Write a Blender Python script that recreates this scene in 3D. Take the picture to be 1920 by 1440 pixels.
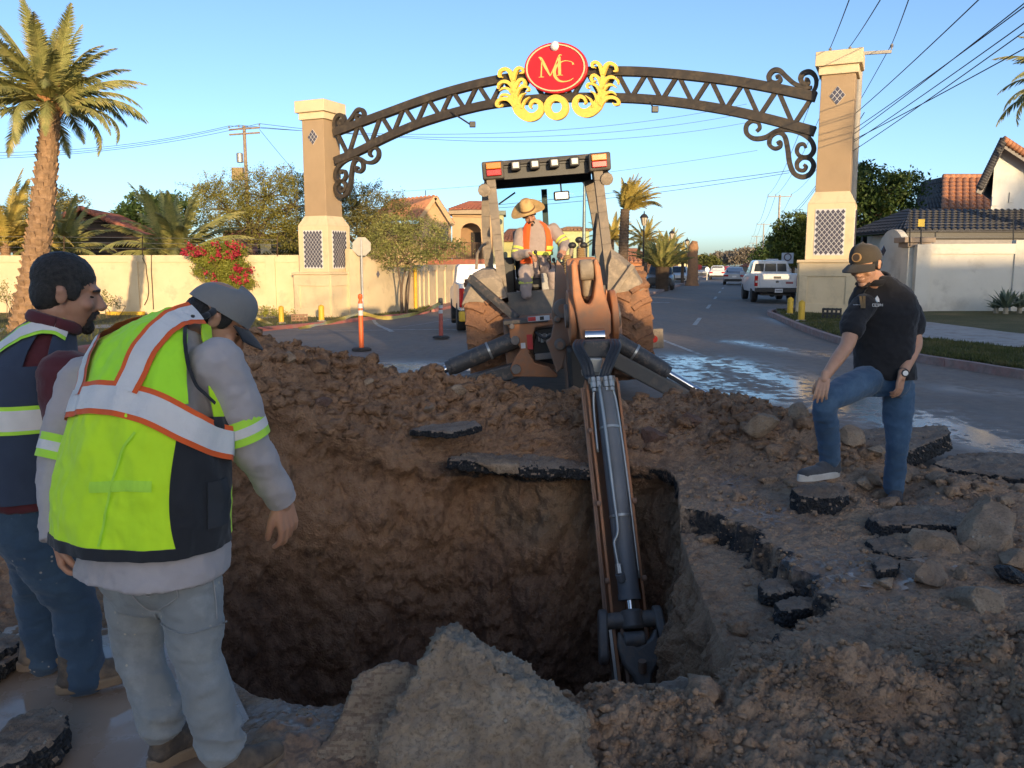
import bpy, bmesh, math, random
import numpy as np
from mathutils import Vector, Matrix, Euler, Quaternion
scene = bpy.context.scene
for o in list(bpy.data.objects):
 bpy.data.objects.remove(o)
COL = scene.collection
FPX, PITCH, CAMH = 1550.0, math.radians(8.19), 1.62
cam_d = bpy.data.cameras.new('camera')
cam_d.sensor_width = 36.0
cam_d.lens = FPX / 1920.0 * 36.0
cam_d.clip_start = 0.05
cam_d.clip_end = 3000.0
cam = bpy.data.objects.new('camera', cam_d)
COL.objects.link(cam)
cam.location = (0, 0, CAMH)
cam.rotation_euler = (math.pi / 2 - PITCH, 0, 0)
scene.camera = cam
SUN_EL = math.radians(7.0)
SUN_AZ = math.radians(15.5)          # behind the camera, this far to its right
SUN_DIR = Vector((math.sin(SUN_AZ) * math.cos(SUN_EL), -math.cos(SUN_AZ) * math.cos(SUN_EL), math.sin(SUN_EL)))
world = bpy.data.worlds.new('World')
scene.world = world
world.use_nodes = True
wn = world.node_tree
wn.nodes.clear()
sky = wn.nodes.new('ShaderNodeTexSky')
sky.sky_type = 'NISHITA'
sky.sun_disc = False
sky.sun_elevation = SUN_EL
sky.sun_rotation = math.pi - SUN_AZ
sky.air_density = 0.6
sky.dust_density = 1.25
sky.ozone_density = 1.9
bg = wn.nodes.new('ShaderNodeBackground')
bg.inputs['Strength'].default_value = 0.15
wo = wn.nodes.new('ShaderNodeOutputWorld')
wn.links.new(sky.outputs[0], bg.inputs['Color'])
wn.links.new(bg.outputs[0], wo.inputs['Surface'])
sun_d = bpy.data.lights.new('sun', 'SUN')
sun_d.energy = 2.75
sun_d.angle = math.radians(0.55)
sun_d.color = (1.0, 0.73, 0.41)
sun = bpy.data.objects.new('sun', sun_d)
COL.objects.link(sun)
sun.location = (10, -20, 20)
sun.rotation_euler = SUN_DIR.to_track_quat('Z', 'Y').to_euler()
scene.view_settings.view_transform = 'Standard'
scene.view_settings.look = 'None'
scene.view_settings.exposure = 1.18
scene.view_settings.gamma = 1.0
scene.view_settings.use_curve_mapping = False
scene.render.resolution_x = 1024
scene.render.resolution_y = 768
scene.render.engine = 'CYCLES'
scene.cycles.max_bounces = 6
scene.cycles.transparent_max_bounces = 8
CP, SP = math.cos(PITCH), math.sin(PITCH)
def ray(px, py):
 a = (px - 960.0) / FPX
 b = (720.0 - py) / FPX
 return Vector((a, CP + b * SP, -SP + b * CP))
def P(px, py, d):
 r = ray(px, py)
 t = d / r.y
 return Vector((r.x * t, d, CAMH + r.z * t))
def sstep(a, b, x):
 t = np.clip((x - a) / (b - a), 0, 1)
 return t * t * (3 - 2 * t)
def gz(x, y):
 return -0.62 * sstep(13, 33, y) * sstep(2.5, -6.0, x - 0.10 * (y - 33))
def G(px, py, dz=0.0):
 r = ray(px, py)
 z = dz
 for i in range(25):
  t = (z - CAMH) / r.z
  if t < 0 or t > 900: t = 900
  z = float(gz(r.x * t, r.y * t)) + dz
 t = min(max((z - CAMH) / r.z, 0), 900)
 return Vector((r.x * t, r.y * t, z))
def V(*a):
 return Vector(a)
_rng = np.random.RandomState(7)
_perm = _rng.permutation(256).astype(np.int64)
_perm = np.concatenate([_perm, _perm, _perm])
_grad = _rng.normal(size=(256, 3))
_grad /= np.linalg.norm(_grad, axis=1)[:, None]
def pnoise(p):
 p = np.asarray(p, float)
 i = np.floor(p).astype(np.int64)
 f = p - i
 i &= 255
 u = f * f * f * (f * (f * 6 - 15) + 10)
 out = np.zeros(len(p))
 for dx in (0, 1):
  wx = u[:, 0] if dx else 1 - u[:, 0]
  for dy in (0, 1):
   wy = u[:, 1] if dy else 1 - u[:, 1]
   for dz in (0, 1):
    wz = u[:, 2] if dz else 1 - u[:, 2]
    h = _perm[_perm[_perm[(i[:, 0] + dx) & 255] + ((i[:, 1] + dy) & 255)] + ((i[:, 2] + dz) & 255)]
    g = _grad[h]
    d = g[:, 0] * (f[:, 0] - dx) + g[:, 1] * (f[:, 1] - dy) + g[:, 2] * (f[:, 2] - dz)
    out += wx * wy * wz * d
 return out
def fbm(p, octv=4, gain=0.5, lac=2.03, mode=0):
 p = np.asarray(p, float)
 a, s, out = 1.0, 1.0, np.zeros(len(p))
 for k in range(octv):
  n = pnoise(p * s + 17.3 * k)
  if mode == 1: n = np.abs(n) * 2 - 0.35      # billowed: lumps
  if mode == 2: n = 0.35 - np.abs(n) * 2      # ridged: creases
  out += a * n
  a *= gain
  s *= lac
 return out
def rotm(rx=0, ry=0, rz=0):
 return Euler((rx, ry, rz)).to_matrix().to_4x4()
def T(x, y=None, z=None):
 if y is None: return Matrix.Translation(Vector(x))
 return Matrix.Translation((x, y, z))
def frame_from(dirv, up=Vector((0, 0, 1))):
 w = Vector(dirv).normalized()
 u = Vector(up) - w * Vector(up).dot(w)
 if u.length < 1e-4:
  u = Vector((1, 0, 0)) - w * w.x
  if u.length < 1e-4: u = Vector((0, 1, 0))
 u.normalize()
 s = w.cross(u)
 return s, u, w           # side, up, forward
def crom(pts, n, closed=False):
 p = np.asarray([list(q) for q in pts], float)
 if closed:
  q = np.vstack([p[-1], p, p[0], p[1]])
  m = len(p)
 else:
  q = np.vstack([2 * p[0] - p[1], p, 2 * p[-1] - p[-2]])
  m = len(p) - 1
 ts = np.linspace(0, m, n, endpoint=not closed)
 out = []
 for t in ts:
  k = min(int(t), m - 1)
  u = t - k
  a, b, c, d = q[k], q[k + 1], q[k + 2], q[k + 3]
  out.append(0.5 * ((2 * b) + (-a + c) * u + (2 * a - 5 * b + 4 * c - d) * u * u + (-a + 3 * b - 3 * c + d) * u ** 3))
 return np.array(out)
class MB:
 def __init__(s):
  s.v, s.f = [], []
 def add(s, verts, faces, M=None):
  b = len(s.v)
  if M is not None:
   verts = [M @ Vector(q) for q in verts]
  s.v += [tuple(q) for q in verts]
  s.f += [tuple(b + i for i in f) for f in faces]
  return s
 def box(s, c, size, M=None, taper=1.0):
  x, y, z = size[0] / 2, size[1] / 2, size[2] / 2
  k = taper
  vs = [(-x, -y, -z), (x, -y, -z), (x, y, -z), (-x, y, -z), (-x * k, -y * k, z), (x * k, -y * k, z), (x * k, y * k, z), (-x * k, y * k, z)]
  vs = [(a + c[0], b + c[1], d + c[2]) for a, b, d in vs]
  return s.add(vs, [(3, 2, 1, 0), (4, 5, 6, 7), (0, 1, 5, 4), (1, 2, 6, 5), (2, 3, 7, 6), (3, 0, 4, 7)], M)
 def bar(s, p0, p1, w, h, up=(0, 0, 1)):
  p0, p1 = Vector(p0), Vector(p1)
  a, u, d = frame_from(p1 - p0, up)
  vs = []
  for p in (p0, p1):
   for i, j in ((-1, -1), (1, -1), (1, 1), (-1, 1)):
    vs.append(p + a * (w / 2 * i) + u * (h / 2 * j))
  return s.add(vs, [(0, 1, 2, 3), (7, 6, 5, 4), (1, 0, 4, 5), (2, 1, 5, 6), (3, 2, 6, 7), (0, 3, 7, 4)])
 def tube(s, path, r, n=10, caps=True, flat=1.0, up=(0, 0, 1)):
  path = [Vector(q) for q in path]
  m = len(path)
  rs = r if hasattr(r, '__len__') else [r] * m
  vs, fs = [], []
  upv = Vector(up)
  for i, p in enumerate(path):
   t = path[min(i + 1, m - 1)] - path[max(i - 1, 0)]
   if t.length < 1e-9: t = Vector((0, 0, 1))
   a, u, w = frame_from(t, upv)
   if i == 0 or True: upv = u if abs(Vector(up).dot(w)) > 0.9 or i > 0 else upv
   for k in range(n):
    an = 2 * math.pi * k / n
    vs.append(p + a * (rs[i] * math.cos(an)) + u * (rs[i] * flat * math.sin(an)))
  for i in range(m - 1):
   for k in range(n):
    k2 = (k + 1) % n
    fs.append((i * n + k, i * n + k2, (i + 1) * n + k2, (i + 1) * n + k))
  if caps:
   fs.append(tuple(range(n))[::-1])
   fs.append(tuple((m - 1) * n + k for k in range(n)))
  return s.add(vs, fs)
 def cyl(s, p0, p1, r, n=16, r2=None):
  return s.tube([p0, p1], [r, r if r2 is None else r2], n)
 def lathe(s, prof, n=16, M=None, caps=True):
  vs, fs = [], []
  for r, z in prof:
   for k in range(n):
    a = 2 * math.pi * k / n
    vs.append((r * math.cos(a), r * math.sin(a), z))
  m = len(prof)
  for i in range(m - 1):
   for k in range(n):
    k2 = (k + 1) % n
    fs.append((i * n + k, i * n + k2, (i + 1) * n + k2, (i + 1) * n + k))
  if caps:
   fs.append(tuple(range(n))[::-1])
   fs.append(tuple((m - 1) * n + k for k in range(n)))
  return s.add(vs, fs, M)
 def prism(s, poly, h0, h1, M=None):
  n = len(poly)
  vs = [(x, y, h0) for x, y in poly] + [(x, y, h1) for x, y in poly]
  fs = [tuple(range(n))[::-1], tuple(range(n, 2 * n))]
  for i in range(n):
   j = (i + 1) % n
   fs.append((i, j, n + j, n + i))
  return s.add(vs, fs, M)
 def ell(s, c, r, M=None, nu=14, nv=9):
  vs, fs = [], []
  for j in range(nv + 1):
   ph = math.pi * j / nv
   for k in range(nu):
    th = 2 * math.pi * k / nu
    vs.append((c[0] + r[0] * math.sin(ph) * math.cos(th), c[1] + r[1] * math.sin(ph) * math.sin(th), c[2] + r[2] * math.cos(ph)))
  for j in range(nv):
   for k in range(nu):
    k2 = (k + 1) % nu
    fs.append((j * nu + k, (j + 1) * nu + k, (j + 1) * nu + k2, j * nu + k2))
  return s.add(vs, fs, M)
 def grid(s, pts):
  n, m = len(pts), len(pts[0])
  return s.add([q for row in pts for q in row],
                     [(i * m + j, i * m + j + 1, (i + 1) * m + j + 1, (i + 1) * m + j) for i in range(n - 1) for j in range(m - 1)])
 def mesh(s, name, off=None):
  me = bpy.data.meshes.new(name)
  vs = s.v if off is None else [(a - off[0], b - off[1], c - off[2]) for a, b, c in s.v]
  me.from_pydata(vs, [], s.f)
  me.update()
  return me
 def build(s, name, mat=None, parent=None, smooth=False, bevel=0, seg=2, kind=None, label=None, fixn=True):
  off = None
  if parent is not None and parent.get('_w'):
   off = Vector(parent['_w'])
  me = s.mesh(name, off)
  if fixn:
   bm = bmesh.new()
   bm.from_mesh(me)
   bmesh.ops.recalc_face_normals(bm, faces=bm.faces)
   bm.to_mesh(me)
   bm.free()
  return link(name, me, mat, parent, smooth, bevel, seg, kind, label)
def link(name, me, mat=None, parent=None, smooth=False, bevel=0, seg=2, kind=None, label=None):
 o = bpy.data.objects.new(name, me)
 COL.objects.link(o)
 if mat is not None and len(me.materials) == 0:
  for m_ in (mat if isinstance(mat, (list, tuple)) else [mat]):
   me.materials.append(m_)
 if parent is not None: o.parent = parent
 if smooth is True:
  me.shade_smooth()
 elif smooth:
  me.shade_smooth()
  me.set_sharp_from_angle(angle=math.radians(smooth))
 if bevel:
  b = o.modifiers.new('bevel', 'BEVEL')
  b.width = bevel
  b.segments = seg
  b.limit_method = 'ANGLE'
  b.angle_limit = math.radians(40)
 if kind: o['kind'] = kind
 if label: o['label'] = label
 return o
def tag(o, label, cat, group=None):
 o['label'] = label
 o['category'] = cat
 if group: o['group'] = group
 return o
def thing(name, label, cat, loc=(0, 0, 0), rz=0.0, group=None, world=False, scale=1.0):
 o = bpy.data.objects.new(name, None)
 o.empty_display_size = 0.1
 COL.objects.link(o)
 o.location = loc
 if world: o['_w'] = list(loc)
 else:
  o.rotation_euler = (0, 0, rz)
  o.scale = (scale,) * 3
 return tag(o, label, cat, group)
def structure(o):
 o['kind'] = 'structure'
 return o
def dup(root, loc, rz=0.0, label=None, scale=None, parent=None):
 r = root.copy()
 COL.objects.link(r)
 if parent is None:
  r.location = loc
  r.rotation_euler = (0, 0, rz)
  if scale: r.scale = (scale,) * 3
 else:
  r.parent = parent
 if label: r['label'] = label
 for ch in [c for c in KIDS(root)]:
  dup(ch, None, parent=r)
 return r
def KIDS(o):
 return [c for c in bpy.data.objects if c.parent == o]
def fast_mesh(name, verts, faces, nper):
 me = bpy.data.meshes.new(name)
 verts = np.ascontiguousarray(verts, np.float32)
 faces = np.ascontiguousarray(faces, np.int32)
 me.vertices.add(len(verts))
 me.vertices.foreach_set('co', verts.ravel())
 me.loops.add(faces.size)
 me.loops.foreach_set('vertex_index', faces.ravel())
 me.polygons.add(len(faces))
 me.polygons.foreach_set('loop_start', np.arange(0, faces.size, nper, dtype=np.int32))
 me.update(calc_edges=True)
 me.validate()
 return me
def srgb(r, g, b):
 def c(u):
  u /= 255.0
  return u / 12.92 if u <= 0.04045 else ((u + 0.055) / 1.055) ** 2.4
 return (c(r), c(g), c(b))
class NT:
 def __init__(s, name):
  s.m = bpy.data.materials.new(name)
  s.m.use_nodes = True
  s.t = s.m.node_tree
  s.t.nodes.clear()
  s.out = s.t.nodes.new('ShaderNodeOutputMaterial')
  s.b = s.t.nodes.new('ShaderNodeBsdfPrincipled')
  s.t.links.new(s.b.outputs[0], s.out.inputs[0])
  s._c = None
 def n(s, typ, **kw):
  x = s.t.nodes.new(typ)
  for k, v in kw.items(): setattr(x, k, v)
  return x
 def l(s, a, b):
  s.t.links.new(a, b)
 def coord(s, which='Object'):
  if s._c is None: s._c = s.n('ShaderNodeTexCoord')
  return s._c.outputs[which]
 def noise(s, scale=5, detail=4, rough=0.55, vec=None, dist=0.0):
  x = s.n('ShaderNodeTexNoise')
  x.inputs['Scale'].default_value = scale
  x.inputs['Detail'].default_value = detail
  x.inputs['Roughness'].default_value = rough
  x.inputs['Distortion'].default_value = dist
  s.l(vec if vec is not None else s.coord(), x.inputs['Vector'])
  return x.outputs['Fac']
 def voro(s, scale=5, feature='F1', out='Distance', vec=None):
  x = s.n('ShaderNodeTexVoronoi', feature=feature)
  x.inputs['Scale'].default_value = scale
  s.l(vec if vec is not None else s.coord(), x.inputs['Vector'])
  return x.outputs[out]
 def ramp(s, fac, stops, interp='LINEAR'):
  x = s.n('ShaderNodeValToRGB')
  x.color_ramp.interpolation = interp
  el = x.color_ramp.elements
  while len(el) < len(stops): el.new(0.5)
  for e, (p, c) in zip(el, stops):
   e.position = p
   e.color = (*c, 1) if hasattr(c, '__len__') else (c, c, c, 1)
  s.l(fac, x.inputs[0])
  return x.outputs[0]
 def mix(s, fac, a, b, mode='MIX'):
  x = s.n('ShaderNodeMix', data_type='RGBA', blend_type=mode)
  for sock, val in ((x.inputs['Factor'], fac), (x.inputs['A'], a), (x.inputs['B'], b)):
   if sock.name == 'Factor':
    pass
  fi = [i for i in x.inputs if i.name == 'Factor' and i.type == 'VALUE'][0]
  ai = [i for i in x.inputs if i.name == 'A' and i.type == 'RGBA'][0]
  bi = [i for i in x.inputs if i.name == 'B' and i.type == 'RGBA'][0]
  for sock, val in ((fi, fac), (ai, a), (bi, b)):
   if hasattr(val, 'is_output') or hasattr(val, 'links'): s.l(val, sock)
   elif hasattr(val, '__len__'): sock.default_value = (*val, 1)
   else: sock.default_value = val
  return [o for o in x.outputs if o.type == 'RGBA'][0]
 def math(s, op, a, b=0.0, c=None):
  x = s.n('ShaderNodeMath', operation=op)
  for i, val in enumerate((a, b) if c is None else (a, b, c)):
   if hasattr(val, 'links'): s.l(val, x.inputs[i])
   else: x.inputs[i].default_value = val
  return x.outputs[0]
 def attr(s, name):
  x = s.n('ShaderNodeAttribute', attribute_name=name)
  return x.outputs['Fac']
 def bump(s, h, strength=0.3, dist=0.02, normal=None):
  x = s.n('ShaderNodeBump')
  x.inputs['Strength'].default_value = strength
  x.inputs['Distance'].default_value = dist
  s.l(h, x.inputs['Height'])
  if normal is not None: s.l(normal, x.inputs['Normal'])
  s.l(x.outputs[0], s.b.inputs['Normal'])
  return x.outputs[0]
 def set(s, **kw):
  for k, v in kw.items():
   i = s.b.inputs[k.replace('_', ' ')]
   if hasattr(v, 'links'): s.l(v, i)
   elif hasattr(v, '__len__') and len(v) == 3 and i.type == 'RGBA': i.default_value = (*v, 1)
   else: i.default_value = v
  return s
_mats = {}
def M(name, c1, c2=None, scale=8, rough=0.7, bump=0.0, bscale=40, metal=0.0, bdist=0.01, dirt=None, dscale=3, damt=0.5, spec=None, detail=4, coat=0.0):
 if name in _mats: return _mats[name]
 t = NT(name)
 if c2 is None: c2 = tuple(x * 0.78 for x in c1)
 col = t.mix(t.ramp(t.noise(scale, detail, 0.6), [(0.3, 0.0), (0.7, 1.0)]), c1, c2)
 r = rough
 if dirt is not None:
  msk = t.ramp(t.noise(dscale, 6, 0.65), [(0.62 - 0.35 * damt, 0.0), (0.80 - 0.2 * damt, 1.0)])
  col = t.mix(msk, col, dirt)
  r = t.math('ADD', t.math('MULTIPLY', msk, max(0.0, 0.9 - rough)), rough)
 t.set(Base_Color=col, Roughness=r, Metallic=metal)
 if spec is not None: t.set(Specular_IOR_Level=spec)
 if coat: t.set(Coat_Weight=coat)
 if bump:
  t.bump(t.noise(bscale, 5, 0.6), bump, bdist)
 _mats[name] = t.m
 return t.m
# ================================================================== GROUND
def soil_material():
 t = NT('dug_soil')
 n1 = t.noise(1.6, 6, 0.6)
 n2 = t.noise(14, 6, 0.65)
 n3 = t.noise(60, 4, 0.6)
 brown = t.ramp(n1, [(0.28, (0.163, 0.080, 0.041)), (0.5, (0.279, 0.145, 0.077)), (0.72, (0.383, 0.212, 0.117))])
 brown = t.mix(t.ramp(n2, [(0.35, 0.0), (0.75, 0.75)]), brown, (0.449, 0.273, 0.156))
 brown = t.mix(t.ramp(n2, [(0.25, 0.8), (0.45, 0.0)]), brown, (0.113, 0.062, 0.033))
 grey = t.ramp(n1, [(0.3, (0.274, 0.167, 0.104)), (0.7, (0.449, 0.295, 0.189))])
 grey = t.mix(t.ramp(n2, [(0.4, 0.0), (0.7, 0.7)]), grey, (0.547, 0.378, 0.242))
 grey = t.mix(t.ramp(n3, [(0.3, 0.55), (0.5, 0.0)]), grey, (0.153, 0.092, 0.059))
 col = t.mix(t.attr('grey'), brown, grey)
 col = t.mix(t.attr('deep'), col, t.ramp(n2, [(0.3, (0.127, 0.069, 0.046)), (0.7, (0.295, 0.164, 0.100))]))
 col = t.mix(t.math('MULTIPLY', t.attr('fill'), t.ramp(n1, [(0.4, 0.0), (0.6, 0.8)])), col, (0.20, 0.145, 0.095))
 bl = t.math('MULTIPLY', t.attr('asph'), t.ramp(t.noise(9, 4, 0.6), [(0.36, 0.1), (0.52, 1.0)]))
 col = t.mix(bl, col, t.ramp(n3, [(0.4, (0.008, 0.009, 0.012)), (0.75, (0.05, 0.048, 0.046))]))
 peb = t.ramp(t.voro(34), [(0.10, 1.0), (0.17, 0.0)])
 pm = t.math('MULTIPLY', peb, t.ramp(t.noise(3.2, 3, 0.5), [(0.45, 0.0), (0.62, 0.75)]))
 col = t.mix(pm, col, (0.33, 0.28, 0.22))
 col = t.mix(t.ramp(t.noise(3.3, 7, 0.7), [(0.30, 0.65), (0.46, 0.0)]), col, (0.060, 0.042, 0.032))
 wet = t.math('MULTIPLY', t.attr('wet'), t.ramp(t.noise(5.5, 5, 0.6), [(0.34, 0.0), (0.50, 1.0)]))
 col = t.mix(t.math('MULTIPLY', wet, 0.55), col, (0.055, 0.040, 0.033))
 rough = t.math('SUBTRACT', 0.93, t.math('MULTIPLY', wet, 0.80))
 h = t.math('ADD', t.math('MULTIPLY', t.noise(28, 8, 0.68), 1.0), t.math('MULTIPLY', t.voro(55), 0.35))
 t.set(Base_Color=col, Roughness=rough, Specular_IOR_Level=0.4)
 x = t.n('ShaderNodeBump')
 t.l(t.math('SUBTRACT', 0.85, t.math('MULTIPLY', wet, 0.70)), x.inputs['Strength'])
 x.inputs['Distance'].default_value = 0.035
 t.l(h, x.inputs['Height'])
 t.l(x.outputs[0], t.b.inputs['Normal'])
 return t.m
def road_material():
 t = NT('asphalt_road')
 n1 = t.noise(0.55, 5, 0.6)
 n2 = t.noise(6, 5, 0.6)
 n3 = t.noise(160, 3, 0.6)
 col = t.ramp(n1, [(0.3, (0.155, 0.142, 0.132)), (0.7, (0.215, 0.198, 0.185))])
 col = t.mix(t.ramp(n3, [(0.35, 0.45), (0.5, 0.0)]), col, (0.03, 0.03, 0.032))
 col = t.mix(t.ramp(n3, [(0.6, 0.0), (0.75, 0.5)]), col, (0.19, 0.185, 0.18))
 mp = t.n('ShaderNodeMapping')
 mp.inputs['Rotation'].default_value = (0, 0, 0.28)
 mp.inputs['Scale'].default_value = (1.0, 0.16, 1.0)
 t.l(t.coord(), mp.inputs['Vector'])
 streak = t.noise(1.3, 5, 0.62, vec=mp.outputs[0])
 mud = t.math('MULTIPLY', t.attr('mud'), t.ramp(streak, [(0.30, 0.25), (0.56, 1.0)]))
 col = t.mix(mud, col, t.ramp(n2, [(0.3, (0.215, 0.155, 0.118)), (0.7, (0.330, 0.255, 0.200))]))
 wn_ = t.noise(0.9, 6, 0.66, vec=mp.outputs[0])
 wet = t.math('MULTIPLY', t.attr('wet'), t.ramp(t.math('ADD', t.math('MULTIPLY', wn_, 0.6), t.math('MULTIPLY', t.noise(4.2, 6, 0.7), 0.5)), [(0.46, 0.0), (0.56, 1.0)]))
 col = t.mix(t.math('MULTIPLY', wet, 0.6), col, (0.035, 0.028, 0.024))
 rough = t.math('SUBTRACT', t.math('ADD', 0.80, t.math('MULTIPLY', mud, 0.12)), t.math('MULTIPLY', wet, 0.74))
 t.set(Base_Color=col, Roughness=rough, Specular_IOR_Level=0.35)
 x = t.n('ShaderNodeBump')
 t.l(t.math('SUBTRACT', 0.40, t.math('MULTIPLY', wet, 0.36)), x.inputs['Strength'])
 x.inputs['Distance'].default_value = 0.012
 t.l(t.math('ADD', n3, t.math('MULTIPLY', t.noise(9, 5, 0.7), 2.0)), x.inputs['Height'])
 t.l(x.outputs[0], t.b.inputs['Normal'])
 return t.m
def grass_ground_material():
 t = NT('grass_ground')
 n1 = t.noise(0.8, 5, 0.6)
 n2 = t.noise(30, 5, 0.7)
 col = t.ramp(n1, [(0.32, (0.075, 0.082, 0.022)), (0.5, (0.105, 0.100, 0.032)), (0.68, (0.19, 0.15, 0.062))])
 col = t.mix(t.ramp(n2, [(0.35, 0.7), (0.55, 0.0)]), col, (0.035, 0.034, 0.014))
 t.set(Base_Color=col, Roughness=0.95)
 t.bump(n2, 0.8, 0.05)
 return t.m
MAT_SOIL = soil_material()
MAT_ROAD = road_material()
MAT_GRASS = grass_ground_material()
MAT_WALK = M('pavement_concrete', (0.40, 0.375, 0.35), (0.31, 0.29, 0.27), 2.5, 0.85, 0.3, 60, dirt=(0.22, 0.17, 0.13), damt=0.35)
MAT_KERB = M('kerb_painted', (0.33, 0.165, 0.14), (0.36, 0.28, 0.25), 5, 0.85, 0.35, 50, dirt=(0.22, 0.17, 0.15), damt=0.55, dscale=7)
MAT_KERBR = M('kerb_red', (0.42, 0.105, 0.085), (0.36, 0.15, 0.12), 5, 0.8, 0.3, 50, dirt=(0.30, 0.2, 0.16), damt=0.35)
MAT_LINE = M('road_paint_white', (0.62, 0.60, 0.56), (0.34, 0.32, 0.30), 9, 0.75, 0.2, 80, dirt=(0.12, 0.11, 0.105), damt=0.5, dscale=6)
PC = np.array([-0.28, 4.75])
rim_pts = [(1.16, 6.50), (1.25, 6.1), (1.15, 5.5), (1.06, 4.6), (1.02, 4.0), (0.96, 3.35), (0.76, 3.05), (0.35, 2.93), (-0.05, 2.92), (-0.35, 2.93), (-0.70, 2.86),
           (-0.98, 3.0), (-1.36, 3.42), (-1.90, 4.1), (-2.35, 5.0), (-2.50, 5.9), (-2.05, 6.45), (-1.1, 6.50), (-0.4, 6.70), (0.2, 6.50), (0.72, 6.66)]
_rc = crom(rim_pts, 900, closed=True)
_ra = np.arctan2(_rc[:, 1] - PC[1], _rc[:, 0] - PC[0])
_rr = np.hypot(_rc[:, 0] - PC[0], _rc[:, 1] - PC[1])
_o = np.argsort(_ra)
_ra, _rr = _ra[_o], _rr[_o]
def rim_r(a):
 return np.interp(a, _ra, _rr, period=2 * math.pi)
crest_px = [(250, 640, 6.6), (380, 632, 6.8), (470, 624, 7.0), (560, 641, 7.2), (640, 668, 7.45), (720, 692, 7.6), (800, 700, 7.8), (900, 712, 7.85), (1000, 728, 7.85),
   (1100, 742, 7.8), (1200, 752, 7.8), (1300, 739, 7.75), (1400, 729, 7.6), (1445, 748, 7.5), (1500, 792, 7.3), (1540, 835, 7.05)]
_cr = np.array([list(P(*q)) for q in crest_px])
_cr = np.vstack([[-4.1, 6.3, 0.1], [-3.5, 6.5, 0.7], _cr, [2.9, 6.9, 0.02]])
def soil_h(x, y):
 cy = np.interp(x, _cr[:, 0], _cr[:, 1])
 cz = np.interp(x, _cr[:, 0], _cr[:, 2], left=0, right=0)
 d = y - cy
 near = 1.16 + 0.39 * sstep(-0.4, -1.3, x)
 prof = np.where(d < 0, np.clip(1 + d / near, 0, 1) ** 0.85, np.clip(1 - d / 1.0, 0, 1) ** 1.2)
 z = cz * prof
 def hump(px, py, h, sx, sy, rot=0.0):
  c, s_ = math.cos(rot), math.sin(rot)
  u = (x - px) * c + (y - py) * s_
  w = -(x - px) * s_ + (y - py) * c
  return h * np.exp(-(u / sx) ** 2 - (w / sy) ** 2)
 z = z + hump(-2.75, 5.2, 0.3, 0.4, 0.9)
 z = z + hump(1.18, 2.80, 0.25, 0.33, 0.20) + hump(0.85, 2.55, 0.10, 0.4, 0.3) + hump(1.85, 2.70, 0.34, 0.32, 0.36) + hump(1.62, 2.25, 0.15, 0.6, 0.25)
 z = z + hump(0.45, 2.72, 0.09, 0.25, 0.14) + hump(-0.75, 2.62, 0.06, 0.25, 0.16)
 z = z + hump(2.35, 6.6, 0.22, 0.7, 0.45) + hump(3.2, 5.6, 0.12, 0.6, 0.5) + hump(2.7, 4.6, 0.05, 0.7, 0.5) + hump(2.45, 5.35, 0.07, 0.35, 0.3)
 z = z - 0.05 * sstep(-0.75, -1.1, x) * sstep(3.9, 3.3, y) - 0.15 * np.exp(-((x - 2.62) / 0.25) ** 2 - ((y - 5.62) / 0.25) ** 2)
 ex = np.interp(y, [3.3, 3.6, 3.75, 3.95, 4.5, 5.1, 5.4], [0.9, 1.32, 1.50, 1.55, 1.50, 1.44, 1.15])
 ex = ex + 0.035 * np.sin(y * 17) + 0.02 * np.sin(y * 41)
 lay = sstep(-0.012, 0.02, x - ex)
 inside = (y > 3.3) & (y < 5.5) & (x > 0.6)
 z = np.where(inside, z * lay + (1 - lay) * (-0.16), z)
 return z
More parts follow.
